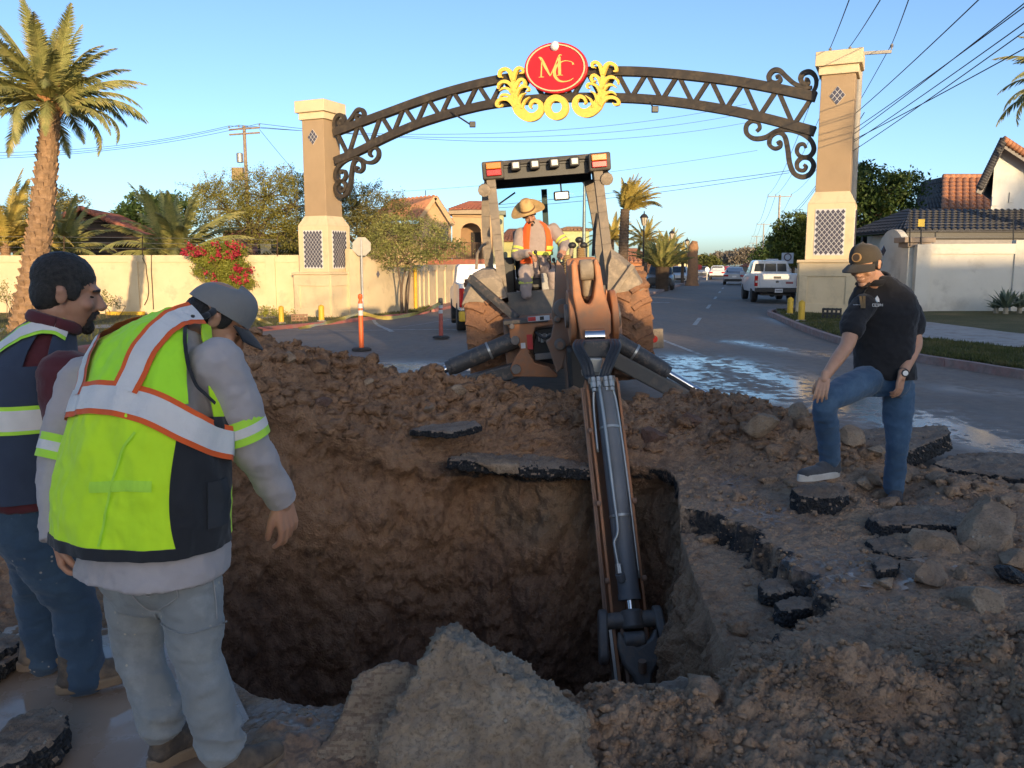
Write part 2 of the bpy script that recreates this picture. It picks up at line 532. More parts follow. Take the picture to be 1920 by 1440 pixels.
def build_excavation():
 NA = 1150
 ang = np.linspace(-math.pi, math.pi, NA, endpoint=False)
 rr = rim_r(ang)
 rout = 4.3 + 0.35 * np.sin(ang * 3 + 1) + 0.2 * np.sin(ang * 7)
 NO, NW, NF = 165, 105, 26
 so = np.linspace(1, 0, NO) ** 1.35           # 1 at the outer edge, 0 at the rim
 rows = []
 for s_ in so:
  r = rr + (rout - rr) * s_
  x = PC[0] + r * np.cos(ang)
  y = PC[1] + r * np.sin(ang)
  rows.append(np.stack([x, y, np.full(NA, s_), np.zeros(NA)], 1))
 DEP = 2.35
 for k in range(1, NW + 1):
  t = k / NW
  r = rr - 0.03 * min(1, t * 6) - 0.16 * t - 0.35 * max(0, t - 0.85) / 0.15 * 0.8
  x = PC[0] + r * np.cos(ang)
  y = PC[1] + r * np.sin(ang)
  rows.append(np.stack([x, y, np.full(NA, -t), np.full(NA, t)], 1))
 rl = np.hypot(rows[-1][:, 0] - PC[0], rows[-1][:, 1] - PC[1])
 for k in range(1, NF + 1):
  r = rl * (1 - k / NF) + 0.005
  rows.append(np.stack([PC[0] + r * np.cos(ang), PC[1] + r * np.sin(ang), np.full(NA, -1.0), np.full(NA, 1.0 + k / NF)], 1))
 A = np.concatenate(rows)
 x, y, s_, w = A[:, 0], A[:, 1], A[:, 2], A[:, 3]
 wall = np.clip(w, 0, 1)
 z0 = soil_h(x, y)
 lip = soil_h(PC[0] + np.tile(rr * np.cos(ang), len(rows)), PC[1] + np.tile(rr * np.sin(ang), len(rows)))
 z = np.where(w > 0, lip * (1 - wall) - DEP * wall, z0)
 pos = np.stack([x, y, z], 1)
 on_heap = np.clip(z0 / 0.35, 0, 1)
 flat = sstep(0.5, 0.0, on_heap) * (s_ > 0)
 big = fbm(pos * 1.7, 3)
 mid = fbm(pos * np.array([5.0, 5.0, 5.0]), 3, mode=1)
 fine = fbm(pos * 15.0, 3, mode=1)
 tiny = fbm(pos * 44.0, 2, mode=1)
 dirx, diry = np.cos(np.tile(ang, len(rows))), np.sin(np.tile(ang, len(rows)))
 wl = sstep(0.0, 0.08, wall) * (w <= 1.0)
 up = 1 - wl
 slump = fbm(np.stack([x * 1.1, y * 1.1, z * 0.55], 1) + 5, 3)
 crease = fbm(np.stack([x * 2.6, y * 2.6, z * 1.6], 1) + 9, 4, mode=2)
 dw = 0.24 * slump + 0.12 * crease + 0.055 * mid + 0.032 * fine + 0.010 * tiny
 gr = np.sin((x * 0.9 + y * 0.9 + 0.25 * big) * 26.0 + 6 * slump)
 dw = dw + 0.016 * np.clip(gr, -0.3, 1) * sstep(-0.05, 0.25, fbm(pos * 0.9 + 60, 2))
 dw = dw + 0.10 * sstep(0.02, 0.10, wall) * sstep(0.30, 0.10, wall) * (y > 5.5)      # undercut below the far pavement
 heapy = 0.25 + 0.75 * on_heap
 fore = sstep(3.3, 2.9, y)
 heapy = np.maximum(heapy, 0.8 * fore * (x > 0.2))
 low = sstep(-0.75, -1.1, x) * sstep(3.9, 3.3, y)
 heapy = heapy * (1 - 0.75 * low)
 clod = np.clip(fbm(pos * 8.0 + 40, 2, mode=1), -0.2, 1)
 du = heapy * (0.07 * big + 0.075 * mid + 0.045 * clod + 0.034 * fine + 0.014 * tiny) + 0.010 * fine * (1 - low)
 pos[:, 0] += dirx * dw * wl
 pos[:, 1] += diry * dw * wl
 pos[:, 2] += du * up + 0.03 * mid * (w > 0.9)
 fr = np.where(s_ > 0, sstep(0.70, 1.0, s_), 0)
 rag = fbm(np.stack([x * 1.5, y * 1.5, x * 0], 1) + 3, 4)
 pos[:, 2] = np.where(s_ > 0, pos[:, 2] * (1 - fr) + fr * (-0.09) + (1 - fr) * sstep(0.4, 0.7, s_) * (0.015 + 0.04 * rag), pos[:, 2])
 nr = len(rows)
 i = np.arange(nr - 1)[:, None] * NA
 j = np.arange(NA)[None, :]
 j2 = (j + 1) % NA
 f = np.stack([i + j, i + j2, i + NA + j2, i + NA + j], -1).reshape(-1, 4)
 me = fast_mesh('excavation', pos, f, 4)
 def att(name, val):
  a = me.attributes.new(name, 'FLOAT', 'POINT')
  a.data.foreach_set('value', np.ascontiguousarray(val, np.float32))
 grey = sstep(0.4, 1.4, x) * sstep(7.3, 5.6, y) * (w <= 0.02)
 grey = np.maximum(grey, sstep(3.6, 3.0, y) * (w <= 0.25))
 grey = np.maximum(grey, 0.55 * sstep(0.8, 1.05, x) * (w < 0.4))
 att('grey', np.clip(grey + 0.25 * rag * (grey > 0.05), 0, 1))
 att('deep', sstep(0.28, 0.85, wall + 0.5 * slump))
 att('fill', sstep(0.02, 0.08, wall) * sstep(0.34, 0.20, wall) * (y > 5) * sstep(-0.6, 0.2, x))
 asph = np.where((w > 0.004) & (w < 0.052), 1.0, 0.0) * sstep(-0.9, -0.3, x) * (y > 5.8)
 ex = np.interp(y, [3.3, 3.6, 3.75, 3.95, 4.5, 5.1, 5.4], [0.9, 1.32, 1.50, 1.55, 1.50, 1.44, 1.15]) + 0.035 * np.sin(y * 17) + 0.02 * np.sin(y * 41)
 asph = np.maximum(asph, ((np.abs(x - ex) < 0.045) & (y > 3.35) & (y < 5.4) & (w == 0)) * 1.0)
 att('asph', asph)
 def blob(px, py, rx, ry):
  g = G(px, py)
  return np.exp(-((x - g.x) / rx) ** 2 - ((y - g.y) / ry) ** 2)
 wet = blob(1430, 960, 0.28, 0.42) + blob(1590, 1080, 0.38, 0.30) + blob(1560, 1060, 0.3, 0.25) + blob(520, 1350, 0.40, 0.30) + blob(490, 1290, 0.3, 0.3) + blob(330, 1260, 0.5, 0.4) \
  + blob(1380, 905, 0.18, 0.2) + 0.8 * blob(1720, 960, 0.3, 0.3) + 0.7 * blob(1750, 830, 0.5, 0.5)
 att('wet', np.clip(wet, 0, 1) * (w == 0))
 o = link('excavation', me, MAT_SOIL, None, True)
 structure(o)
 return pos[: NO * NA].reshape(NO, NA, 3)
EXC = build_excavation()
_ef = EXC[:, ::2].reshape(-1, 3)
def surf(x, y):
 d = (_ef[:, 0] - x) ** 2 + (_ef[:, 1] - y) ** 2
 k = int(np.argmin(d))
 return float(_ef[k, 2]) if d[k] < 0.05 else float(gz(x, y))
def build_road():
 NA, NR = 720, 150
 ang = np.linspace(-math.pi, math.pi, NA, endpoint=False)
 rin = 3.45 + 0 * ang
 q = np.linspace(0, 1, NR)
 rad = rin[None, :] * np.exp(q[:, None] * math.log(1500.0 / 3.45))
 x = PC[0] + rad * np.cos(ang)[None]
 y = PC[1] + rad * np.sin(ang)[None]
 x, y = x.ravel(), y.ravel()
 z = gz(x, y)
 i = np.arange(NR - 1)[:, None] * NA
 j = np.arange(NA)[None, :]
 j2 = (j + 1) % NA
 f = np.stack([i + j, i + NA + j, i + NA + j2, i + j2], -1).reshape(-1, 4)
 me = fast_mesh('road', np.stack([x, y, z], 1), f, 4)
 def att(name, val):
  a = me.attributes.new(name, 'FLOAT', 'POINT')
  a.data.foreach_set('value', np.ascontiguousarray(val, np.float32))
 def seg(a, b, w):
  a, b = G(*a), G(*b)
  ax, ay, bx, by = a.x, a.y, b.x, b.y
  L2 = (bx - ax) ** 2 + (by - ay) ** 2
  t = np.clip(((x - ax) * (bx - ax) + (y - ay) * (by - ay)) / L2, 0, 1)
  d = np.hypot(x - ax - t * (bx - ax), y - ay - t * (by - ay))
  return np.exp(-(d / w) ** 2)
 wet = np.maximum.reduce([seg((1290, 680), (1480, 735), 1.5), seg((1480, 735), (1700, 785), 1.0), seg((1700, 785), (1920, 835), 0.75),
                             0.75 * seg((1380, 640), (1560, 668), 0.55), 0.85 * seg((720, 690), (900, 690), 1.2), 0.55 * seg((1800, 730), (1920, 740), 0.7), 0.5 * seg((1450, 596), (1500, 612), 0.6)])
 att('wet', np.clip(wet * 1.25, 0, 1))
 mud = np.maximum.reduce([1.0 * np.exp(-((np.hypot(x - 1.0, y - 7)) / 7.0) ** 2), 0.8 * seg((1240, 650), (1330, 600), 1.6), 0.75 * seg((1560, 690), (1400, 590), 1.3), 0.6 * seg((1900, 760), (1600, 690), 1.5),
                             0.72 + 0 * x])
 mud = mud * sstep(90, 30, y)
 att('mud', np.clip(mud, 0, 1))
 structure(link('road', me, MAT_ROAD, None, True))
build_road()
def ribbon(name, left, right, mat, dz, n=40, across=6, kind='structure'):
 a, b = crom([(q.x, q.y) for q in left], n), crom([(q.x, q.y) for q in right], n)
 rows = []
 for k in range(n):
  row = []
  for j in range(across + 1):
   u = j / across
   x, y = a[k] * (1 - u) + b[k] * u
   row.append((x, y, float(gz(x, y)) + (dz(u) if callable(dz) else dz)))
  rows.append(row)
 mb = MB().grid(rows)
 o = mb.build(name, mat, None, True)
 me = o.data
 if me.polygons[0].normal.z < 0: me.flip_normals()
 if kind: o['kind'] = kind
 return o
def kerb(name, line, mat, h=0.13, w=0.16, n=60, joint=3.0):
 c = crom([(q.x, q.y) for q in line], n * 3)
 L = np.concatenate([[0], np.cumsum(np.hypot(*np.diff(c, axis=0).T))])
 m = max(2, int(L[-1] / 0.5))
 s_ = np.linspace(0, L[-1], m)
 c = np.stack([np.interp(s_, L, c[:, 0]), np.interp(s_, L, c[:, 1])], 1)
 mb = MB()
 per = max(2, int(joint / 0.5))
 for k0 in range(0, m - 1, per):
  k1 = min(k0 + per, m - 1)
  rings = []
  for k in range(k0, k1 + 1):
   t = c[min(k + 1, m - 1)] - c[max(k - 1, 0)]
   t = t / np.linalg.norm(t)
   nx, ny = -t[1], t[0]
   p = c[k].copy()
   if k == k0 and k0 > 0: p = p + t * 0.012
   z = float(gz(p[0], p[1]))
   rings.append([(p[0] + nx * q, p[1] + ny * q, z + r) for q, r in ((-w / 2 - 0.02, -0.03), (-w / 2, h * 0.8), (-w / 2 + 0.03, h), (w / 2, h), (w / 2, -0.03))])
  b = len(mb.v)
  nn = 5
  mb.v += [q for rg in rings for q in rg]
  for i in range(len(rings) - 1):
   for j in range(nn):
    j2 = (j + 1) % nn
    mb.f.append((b + i * nn + j, b + i * nn + j2, b + (i + 1) * nn + j2, b + (i + 1) * nn + j))
  mb.f.append(tuple(b + j for j in range(nn)))
  mb.f.append(tuple(b + (len(rings) - 1) * nn + j for j in range(nn)))
 return structure(mb.build(name, mat, None, False))
RU = Vector((0.264, 0.9645, 0))      # along the far street
RT = Vector((0.9645, -0.264, 0))     # to its right
VO = Vector((0, 0, 0))
def RP(s_, t, z=None):
 p = RU * s_ + RT * t
 return Vector((p.x, p.y, float(gz(p.x, p.y)) if z is None else z))
rk = [G(2150, 722, 0.1), G(1920, 697, 0.1), G(1830, 683, 0.1), G(1730, 668, 0.1), G(1640, 650, 0.1), G(1560, 630, 0.1), G(1500, 609, 0.1), G(1463, 593, 0.1), G(1449, 581, 0.1), RP(36, 3.3), RP(60, 3.3), RP(120, 3.3), RP(300, 3.3)]
kerb('kerb_right', rk, MAT_KERB)
def shift(line, d):
 c = [Vector(q) for q in line]
 out = []
 for i, q in enumerate(c):
  t = c[min(i + 1, len(c) - 1)] - c[max(i - 1, 0)]
  t.z = 0
  t.normalize()
  out.append(q + Vector((t.y, -t.x, 0)) * d)
 return out
near_k = rk[:9]
sw_in = [G(2150, 668, 0.13), G(1920, 652, 0.13), G(1830, 644, 0.13), G(1740, 634, 0.13), G(1680, 624, 0.13), G(1640, 614, 0.13), G(1610, 606, 0.13), G(1590, 599, 0.13), G(1580, 592, 0.13)]
sw_out = [G(2150, 640, 0.13), G(1920, 626, 0.13), G(1830, 615, 0.13), G(1740, 604, 0.13), G(1690, 599, 0.13), G(1655, 596, 0.13), G(1630, 593, 0.13), G(1612, 590, 0.13), G(1600, 587, 0.13)]
bk = [G(2250, 590, 0.13), G(2000, 584, 0.13), G(1900, 582, 0.13), G(1760, 580, 0.13), G(1700, 579, 0.13), G(1670, 578, 0.13), G(1650, 577, 0.13), G(1640, 576, 0.13), G(1625, 574, 0.13)]
ribbon('grass_strip', shift(near_k, 0.06), sw_in, MAT_GRASS, lambda u: 0.115 + 0.03 * math.sin(u * math.pi))
ribbon('pavement', sw_in, sw_out, MAT_WALK, 0.137)
ribbon('grass_bank', sw_out, bk, MAT_GRASS, lambda u: 0.13 + 0.16 * u)
ribbon('verge_right', [RP(28.5, 3.35), RP(60, 3.35), RP(120, 3.35), RP(300, 3.35)], [RP(28.5, 30), RP(60, 40), RP(120, 60), RP(300, 110)], M('dry_ground', (0.20, 0.16, 0.11), (0.12, 0.11, 0.06), 0.6, 0.95, 0.5, 20), 0.12, 30, 8)
ribbon('lot_ground', bk, [q + Vector((6, 40, 0)) for q in bk], _mats['dry_ground'], 0.11, 10, 4)
lk = [G(-500, 735, 0.1), G(-200, 695, 0.1), G(60, 664, 0.1), G(180, 648, 0.1), G(330, 631, 0.1), G(470, 617, 0.1), G(540, 610.5, 0.1), G(640, 601, 0.1), G(705, 594, 0.1), G(770, 588, 0.1), G(798, 583.5, 0.1), G(806, 578, 0.1), G(812, 573, 0.1)]
kerb('kerb_left', lk, MAT_KERBR)
lw = [G(-900, 640, 0.1), G(-500, 615, 0.1), G(-100, 594, 0.1), G(30, 588, 0.1), G(180, 583, 0.1), G(290, 580, 0.1), G(380, 581, 0.1), G(470, 580, 0.1), G(560, 579, 0.1), G(640, 578, 0.1), G(700, 575, 0.1), G(760, 571, 0.1), G(806, 567, 0.1)]
def between(a, b, u):
 return [p * (1 - u) + q * u for p, q in zip(a, b)]
ribbon('verge_left', shift(lk, -0.06), between(lk, lw, 0.36), MAT_GRASS, 0.115, 60)
ribbon('path_left', between(lk, lw, 0.36), between(lk, lw, 0.50), MAT_WALK, 0.125, 60)
ribbon('lawn_left', between(lk, lw, 0.50), [q + Vector((-0.5, 3, 0)) for q in lw], MAT_GRASS, 0.118, 60)
ribbon('yard_ground', [q + Vector((-0.5, 2.9, 0)) for q in lw], [q + Vector((-30, 60, 0)) for q in lw], _mats['dry_ground'], 0.10, 30, 6)
fk = [G(812, 581, 0.1), G(850, 573, 0.1), G(900, 566, 0.1), G(960, 558, 0.1)]
kerb('kerb_corner', fk, MAT_KERBR)
ribbon('corner_paving', fk, [G(806, 567, 0.1), G(850, 563, 0.1), G(900, 558, 0.1), G(960, 552, 0.1)], M('red_paving', (0.40, 0.20, 0.13), (0.33, 0.17, 0.11), 4, 0.9, 0.3, 30), 0.12, 12)
mk = [RP(36, -5.6), RP(37.5, -4.9), RP(50, -4.6), RP(80, -4.6), RP(150, -4.6), RP(300, -4.6)]
kerb('kerb_median', mk, M('kerb_dull', (0.30, 0.19, 0.17), (0.25, 0.2, 0.18), 4, 0.9, 0.3, 40), h=0.15)
ribbon('median', shift(mk, -0.06), [RP(36.5, -6.4), RP(38, -8.8), RP(50, -9.2), RP(80, -9.2), RP(150, -9.2), RP(300, -9.2)], M('median_paving', (0.33, 0.28, 0.24), (0.26, 0.22, 0.19), 1.5, 0.9, 0.3, 30), 0.14, 50)
def line_mark(a, b, w=0.12):
 a, b = Vector((a.x, a.y, 0)), Vector((b.x, b.y, 0))
 d = (b - a).normalized()
 sd = Vector((d.y, -d.x, 0)) * (w / 2)
 n = max(2, int((b - a).length / 0.7))
 rows = []
 for k in range(n + 1):
  p = a.lerp(b, k / n)
  rows.append([(q.x, q.y, float(gz(q.x, q.y)) + 0.005) for q in (p - sd, p + sd)])
 o = MB().grid(rows).build('road_marking', MAT_LINE)
 if o.data.polygons[0].normal.z < 0: o.data.flip_normals()
 return structure(o)
line_mark(G(540, 618), G(868, 619), 0.14)
line_mark(G(700, 600), G(735, 622), 0.14)
line_mark(G(748, 614), G(868, 594), 0.12)
line_mark(G(600, 611), G(645, 603), 0.12)
for s0 in (23, 32, 41, 50, 59, 68, 77, 90, 103):
 line_mark(RP(s0, -1.15), RP(s0 + 3.2, -1.15), 0.12)
line_mark(G(1190, 567), G(1256, 567.5), 0.35)
line_mark(G(1232, 634), G(1320, 668), 0.10)
# ================================================================== ENTRANCE GATE
MAT_STUC = M('stucco_cream', (0.66, 0.53, 0.34), (0.60, 0.47, 0.29), 1.2, 0.92, 0.35, 55, dirt=(0.45, 0.36, 0.24), damt=0.25, dscale=1.4)
MAT_STUC2 = M('stucco_shaft', (0.36, 0.255, 0.155), (0.32, 0.225, 0.135), 1.4, 0.92, 0.4, 50, dirt=(0.36, 0.25, 0.15), damt=0.25, dscale=1.2)
MAT_WHITEW = M('wall_white', (0.64, 0.60, 0.52), (0.57, 0.53, 0.45), 1.1, 0.92, 0.3, 45, dirt=(0.42, 0.38, 0.32), damt=0.3, dscale=1.3)
MAT_GROUT = M('tile_grout', (0.62, 0.60, 0.60), (0.5, 0.48, 0.48), 20, 0.8)
MAT_TILE = M('glazed_tile_blue', (0.045, 0.05, 0.085), (0.10, 0.09, 0.10), 30, 0.25)
MAT_IRON = M('truss_paint', (0.030, 0.024, 0.019), (0.044, 0.034, 0.025), 6, 0.62, 0.15, 60, dirt=(0.085, 0.066, 0.048), damt=0.3, dscale=3)
MAT_GOLD = M('sign_gold', (0.80, 0.56, 0.11), (0.74, 0.48, 0.08), 10, 0.45, 0.1, 40)
MAT_RED = M('sign_red', (0.52, 0.018, 0.022), (0.45, 0.014, 0.018), 4, 0.35)
MAT_BALL = M('sign_white', (0.72, 0.71, 0.72), (0.62, 0.62, 0.64), 8, 0.4)
MAT_BLACK = M('black_plastic', (0.016, 0.016, 0.017), (0.028, 0.027, 0.026), 15, 0.5)
MAT_YEL = M('bollard_yellow', (0.66, 0.40, 0.025), (0.58, 0.34, 0.02), 6, 0.55, dirt=(0.3, 0.22, 0.1), damt=0.3, dscale=6)
GL, GR = G(613, 597), G(1550, 592)
GANG = math.atan2(GR.y - GL.y, GR.x - GL.x)
GS = Vector((math.cos(GANG), math.sin(GANG), 0))
GN = Vector((-GS.y, GS.x, 0))            # away from the viewer
GSPAN = (Vector((GR.x, GR.y, 0)) - Vector((GL.x, GL.y, 0))).length
GO = Vector((GL.x, GL.y, 0))
def gp(px, py, off=0.0):
 r = ray(px, py)
 c = GO + GN * off - Vector((0, 0, CAMH))
 t = (c.x * GN.x + c.y * GN.y) / (r.x * GN.x + r.y * GN.y)
 p = r * t
 q = Vector((p.x, p.y, 0)) - GO
 return q.dot(GS), CAMH + p.z
def gw(s_, z, off=0.0):
 p = GO + GS * s_ + GN * off
 return Vector((p.x, p.y, z))
def tiles_panel(th, cx, cz, w, h, yoff, axis, pitch, diamond=False):
 def place(u, v, d):
  if axis == 'f': return (cx + u, yoff - d, cz + v)
  if axis == 'r': return (yoff + d, cx + u, cz + v)
  return (yoff - d, cx - u, cz + v)
 mb = MB()
 if diamond:
  q = [(-w / 2, 0), (0, -h / 2), (w / 2, 0), (0, h / 2)]
 else:
  q = [(-w / 2, -h / 2), (w / 2, -h / 2), (w / 2, h / 2), (-w / 2, h / 2)]
 vs = [place(u, v, 0.0) for u, v in q] + [place(u, v, 0.02) for u, v in q]
 mb.add(vs, [(0, 1, 2, 3), (7, 6, 5, 4), (0, 4, 5, 1), (1, 5, 6, 2), (2, 6, 7, 3), (3, 7, 4, 0)])
 pan = mb.build('tile_panel', MAT_GROUT, th)
 r = pitch / 2 * 0.86
 tm = MB()
 vs = [place(a - cx * 0, b, c) for a, b, c in ()]
 base = [(-r, 0), (0, -r), (r, 0), (0, r)]
 def loc(u, v, d):
  if axis == 'f': return (u, -d, v)
  if axis == 'r': return (d, u, v)
  return (-d, -u, v)
 tm.add([loc(u, v, 0.0) for u, v in base] + [loc(u * 0.93, v * 0.93, 0.014) for u, v in base], [(4, 5, 6, 7), (0, 4, 7, 3), (1, 5, 4, 0), (2, 6, 5, 1), (3, 7, 6, 2)])
 me = None
 nx, ny = int(w / pitch) + 2, int(h / pitch) + 2
 for i in range(-2 * nx, 2 * nx + 1):
  for j in range(-2 * ny, 2 * ny + 1):
   if (i + j) % 2: continue
   u, v = i * pitch / 2, j * pitch / 2
   if diamond:
    if abs(u) / (w / 2) + abs(v) / (h / 2) > 1 - pitch / w * 0.9: continue
   elif abs(u) > w / 2 - r * 1.02 or abs(v) > h / 2 - r * 1.02: continue
   if me is None:
    o = tm.build('tile', MAT_TILE, pan)
    me = o.data
   else:
    o = bpy.data.objects.new('tile', me)
    COL.objects.link(o)
    o.parent = pan
   o.location = place(u, v, 0.0205)
def pillar(base, label, ht, sc=1.0):
 th = thing('gate_pillar', label, 'pillar', base, GANG, 'pillars of the entrance gate')
 th.scale = (0.83 * sc, 0.83 * sc, sc)
 mb = MB()
 bw, bh = 2.02, 1.70
 mb.box((0, 0, bh / 2 - 0.1), (bw, bw, bh + 0.2))
 lower = mb.build('lower_base', MAT_STUC, th, bevel=0.02)
 fr = MB()
 for sx, rot in ((0, 0), (1, math.pi / 2), (2, -math.pi / 2)):
  Mx = rotm(0, 0, rot)
  y = -bw / 2 - 0.024
  for c, sz in (((0, y, 0.17), (bw - 0.02, 0.05, 0.5)), ((0, y, 1.47), (bw - 0.02, 0.05, 0.40)), ((-0.83, y, 0.845), (0.30, 0.05, 0.85)), ((0.83, y, 0.845), (0.30, 0.05, 0.85))):
   fr.box(c, sz, Mx)
 fr.build('panel_frame', MAT_STUC, th, bevel=0.012)
 MB().box((0, 0, bh + 0.035), (bw + 0.16, bw + 0.16, 0.09)).build('ledge', MAT_STUC, th, bevel=0.025)
 uw, u0, u1 = 1.66, bh + 0.08, 3.52
 MB().box((0, 0, (u0 + u1) / 2), (uw, uw, u1 - u0)).build('tiled_box', MAT_STUC, th, bevel=0.02)
 sh = MB()
 w0, w1 = uw / 2 - 0.002, 0.61
 sh.add([(-w0, -w0, u1), (w0, -w0, u1), (w0, w0, u1), (-w0, w0, u1), (-w1, -w1, u1 + 0.36), (w1, -w1, u1 + 0.36), (w1, w1, u1 + 0.36), (-w1, w1, u1 + 0.36)],
           [(0, 1, 5, 4), (1, 2, 6, 5), (2, 3, 7, 6), (3, 0, 4, 7), (4, 5, 6, 7)])
 sh.build('shoulder', MAT_STUC, th, bevel=0.015)
 s0, s1 = u1 + 0.36, ht - 0.72
 MB().box((0, 0, (s0 + s1) / 2), (1.20, 1.20, s1 - s0 + 0.02), taper=0.985).build('shaft', MAT_STUC2, th, bevel=0.02)
 cp = MB()
 cp.box((0, 0, s1 + 0.14), (1.38, 1.38, 0.26))
 cp.box((0, 0, s1 + 0.47), (1.62, 1.62, 0.42))
 w0, w1, z0 = 0.80, 0.40, s1 + 0.681
 cp.add([(-w0, -w0, z0), (w0, -w0, z0), (w0, w0, z0), (-w0, w0, z0), (-w1, -w1, z0 + 0.07), (w1, -w1, z0 + 0.07), (w1, w1, z0 + 0.07), (-w1, w1, z0 + 0.07)],
           [(0, 1, 5, 4), (1, 2, 6, 5), (2, 3, 7, 6), (3, 0, 4, 7), (4, 5, 6, 7)])
 cp.build('capital', MAT_STUC, th, bevel=0.02)
 tiles_panel(th, 0, (u0 + u1) / 2 - 0.02, 1.06, 1.42, -uw / 2, 'f', 0.177)
 tiles_panel(th, 0, (u0 + u1) / 2 - 0.02, 1.06, 1.42, uw / 2, 'r', 0.177)
 tiles_panel(th, 0, s1 - 0.62, 0.56, 0.56, -0.592, 'f', 0.187, True)
 return th
HT_R = P(1572, 100, GR.y).z - GR.z
pillar(GR, 'cream stucco gate pillar with tiled panel beside the parked white pickup', HT_R)
pillar(GL, 'cream stucco gate pillar standing between the walls, behind the back of a stop sign', HT_R, (P(602, 191, GL.y).z - GL.z) / HT_R)
truss = thing('arch_truss', 'dark brown arched steel truss with scrollwork spanning the two gate pillars', 'arch', gw(GSPAN / 2, 0), world=True)
top_px = [(628, 249), (683, 228), (740, 207), (793, 188), (857, 168), (940, 149), (1045, 137), (1166, 134), (1260, 139), (1360, 150), (1438, 163), (1530, 182)]
bot_px = [(630, 302), (673, 284), (723, 259), (773, 237), (823, 220), (873, 206), (933, 194), (1040, 184), (1166, 184), (1260, 191), (1360, 206), (1438, 223), (1528, 247)]
topc = crom([gp(*q) for q in top_px], 70)
botc = crom([gp(*q) for q in bot_px], 70)
def chord(c, name, h=0.30, d=0.28):
 mb = MB()
 n = len(c)
 for i in range(n):
  t = c[min(i + 1, n - 1)] - c[max(i - 1, 0)]
  t = t / np.linalg.norm(t)
  nx, nz = -t[1], t[0]
  for q, r in ((-1, -1), (1, -1), (1, 1), (-1, 1)):
   mb.v.append(tuple(gw(c[i][0] + nx * h / 2 * r, c[i][1] + nz * h / 2 * r, q * d / 2)))
 for i in range(n - 1):
  for k in range(4):
   k2 = (k + 1) % 4
   mb.f.append((i * 4 + k, i * 4 + k2, i * 4 + 4 + k2, i * 4 + 4 + k))
 mb.f += [(0, 1, 2, 3), (n * 4 - 1, n * 4 - 2, n * 4 - 3, n * 4 - 4)]
 return mb.build(name, MAT_IRON, truss, 35, bevel=0.012)
chord(topc, 'top_chord')
chord(botc, 'bottom_chord')
def on(c, s_):
 return gw(s_, float(np.interp(s_, c[:, 0], c[:, 1])))
NW_ = 34
s_a, s_b = topc[0][0] + 0.1, topc[-1][0] - 0.1
for k in range(NW_):
 a, b = s_a + (s_b - s_a) * k / NW_, s_a + (s_b - s_a) * (k + 1) / NW_
 p, q = (on(topc, a), on(botc, b)) if k % 2 == 0 else (on(botc, a), on(topc, b))
 MB().bar(p, q, 0.14, 0.14, up=tuple(GN)).build('web_bar', MAT_IRON, truss)
def zp(pts, ox, oy, sc):
 return [gp(ox + x / sc, oy + y / sc) for x, y in pts]
def scroll(pts, w=0.15, d=0.18, mirror=None):
 c = crom(pts, len(pts) * 7)
 if mirror is not None:
  c = c.copy()
  c[:, 0] = mirror - c[:, 0]
 n = len(c)
 mb = MB()
 for i in range(n):
  t = c[min(i + 1, n - 1)] - c[max(i - 1, 0)]
  t = t / (np.linalg.norm(t) + 1e-9)
  nx, nz = -t[1], t[0]
  f = 0.62 + 0.38 * math.sin(math.pi * min(1, max(0, i / (n - 1))))
  for q, r in ((-1, -1), (1, -1), (1, 1), (-1, 1)):
   mb.v.append(tuple(gw(c[i][0] + nx * w * f / 2 * r, c[i][1] + nz * w * f / 2 * r, q * d / 2)))
 for i in range(n - 1):
  for k in range(4):
   k2 = (k + 1) % 4
   mb.f.append((i * 4 + k, i * 4 + k2, i * 4 + 4 + k2, i * 4 + 4 + k))
 mb.f += [(0, 1, 2, 3), (n * 4 - 1, n * 4 - 2, n * 4 - 3, n * 4 - 4)]
 mb.build('scroll', MAT_IRON, truss, 35)
S_list = [
 [(150, 480), (166, 462), (157, 437), (127, 430), (102, 452), (104, 490), (140, 514), (195, 508), (245, 480), (300, 470), (365, 487), (412, 522), (427, 566), (405, 600), (366, 602), (345, 577), (354, 546), (378, 541), (388, 558)],
 [(248, 538), (266, 530), (264, 553), (238, 562), (213, 543), (219, 505), (253, 484), (285, 502), (300, 560), (310, 632), (332, 682), (372, 699), (410, 682), (426, 642), (408, 611), (372, 606), (346, 630), (350, 660), (376, 668), (390, 650), (378, 640)],
 [(243, 220), (258, 214), (266, 232), (246, 247), (217, 238), (211, 212), (232, 187), (262, 187), (295, 217), (335, 250), (385, 268), (418, 268)],
 [(384, 228), (398, 232), (398, 248), (376, 250), (363, 226), (375, 201), (408, 193), (434, 216), (438, 255), (424, 290)]]
mir = topc[0][0] + topc[-1][0]
for i, L_ in enumerate(S_list):
 pts = zp(L_, 1360, 60, 2.57)
 scroll(pts)
 scroll(pts, mirror=mir)
for a, b in (((838, 205), (886, 236)), ((1218, 190), (1228, 208))):
 p, q = gw(*gp(*a), 0), gw(*gp(*b, -0.9), -0.9)
 MB().tube([p, q], 0.03, 6).build('lamp_arm', MAT_IRON, truss)
 MB().box(tuple(q + V(0, 0, 0.05)), (0.22, 0.14, 0.2)).build('floodlight', MAT_BLACK, truss, bevel=0.02)
sc0 = gp(1042, 127, -0.28)
emb = thing('gate_emblem', 'red oval sign with gold MC monogram and gilded leaf scrolls on the arch', 'sign', gw(sc0[0], sc0[1] - 0.8, -0.28), world=True)
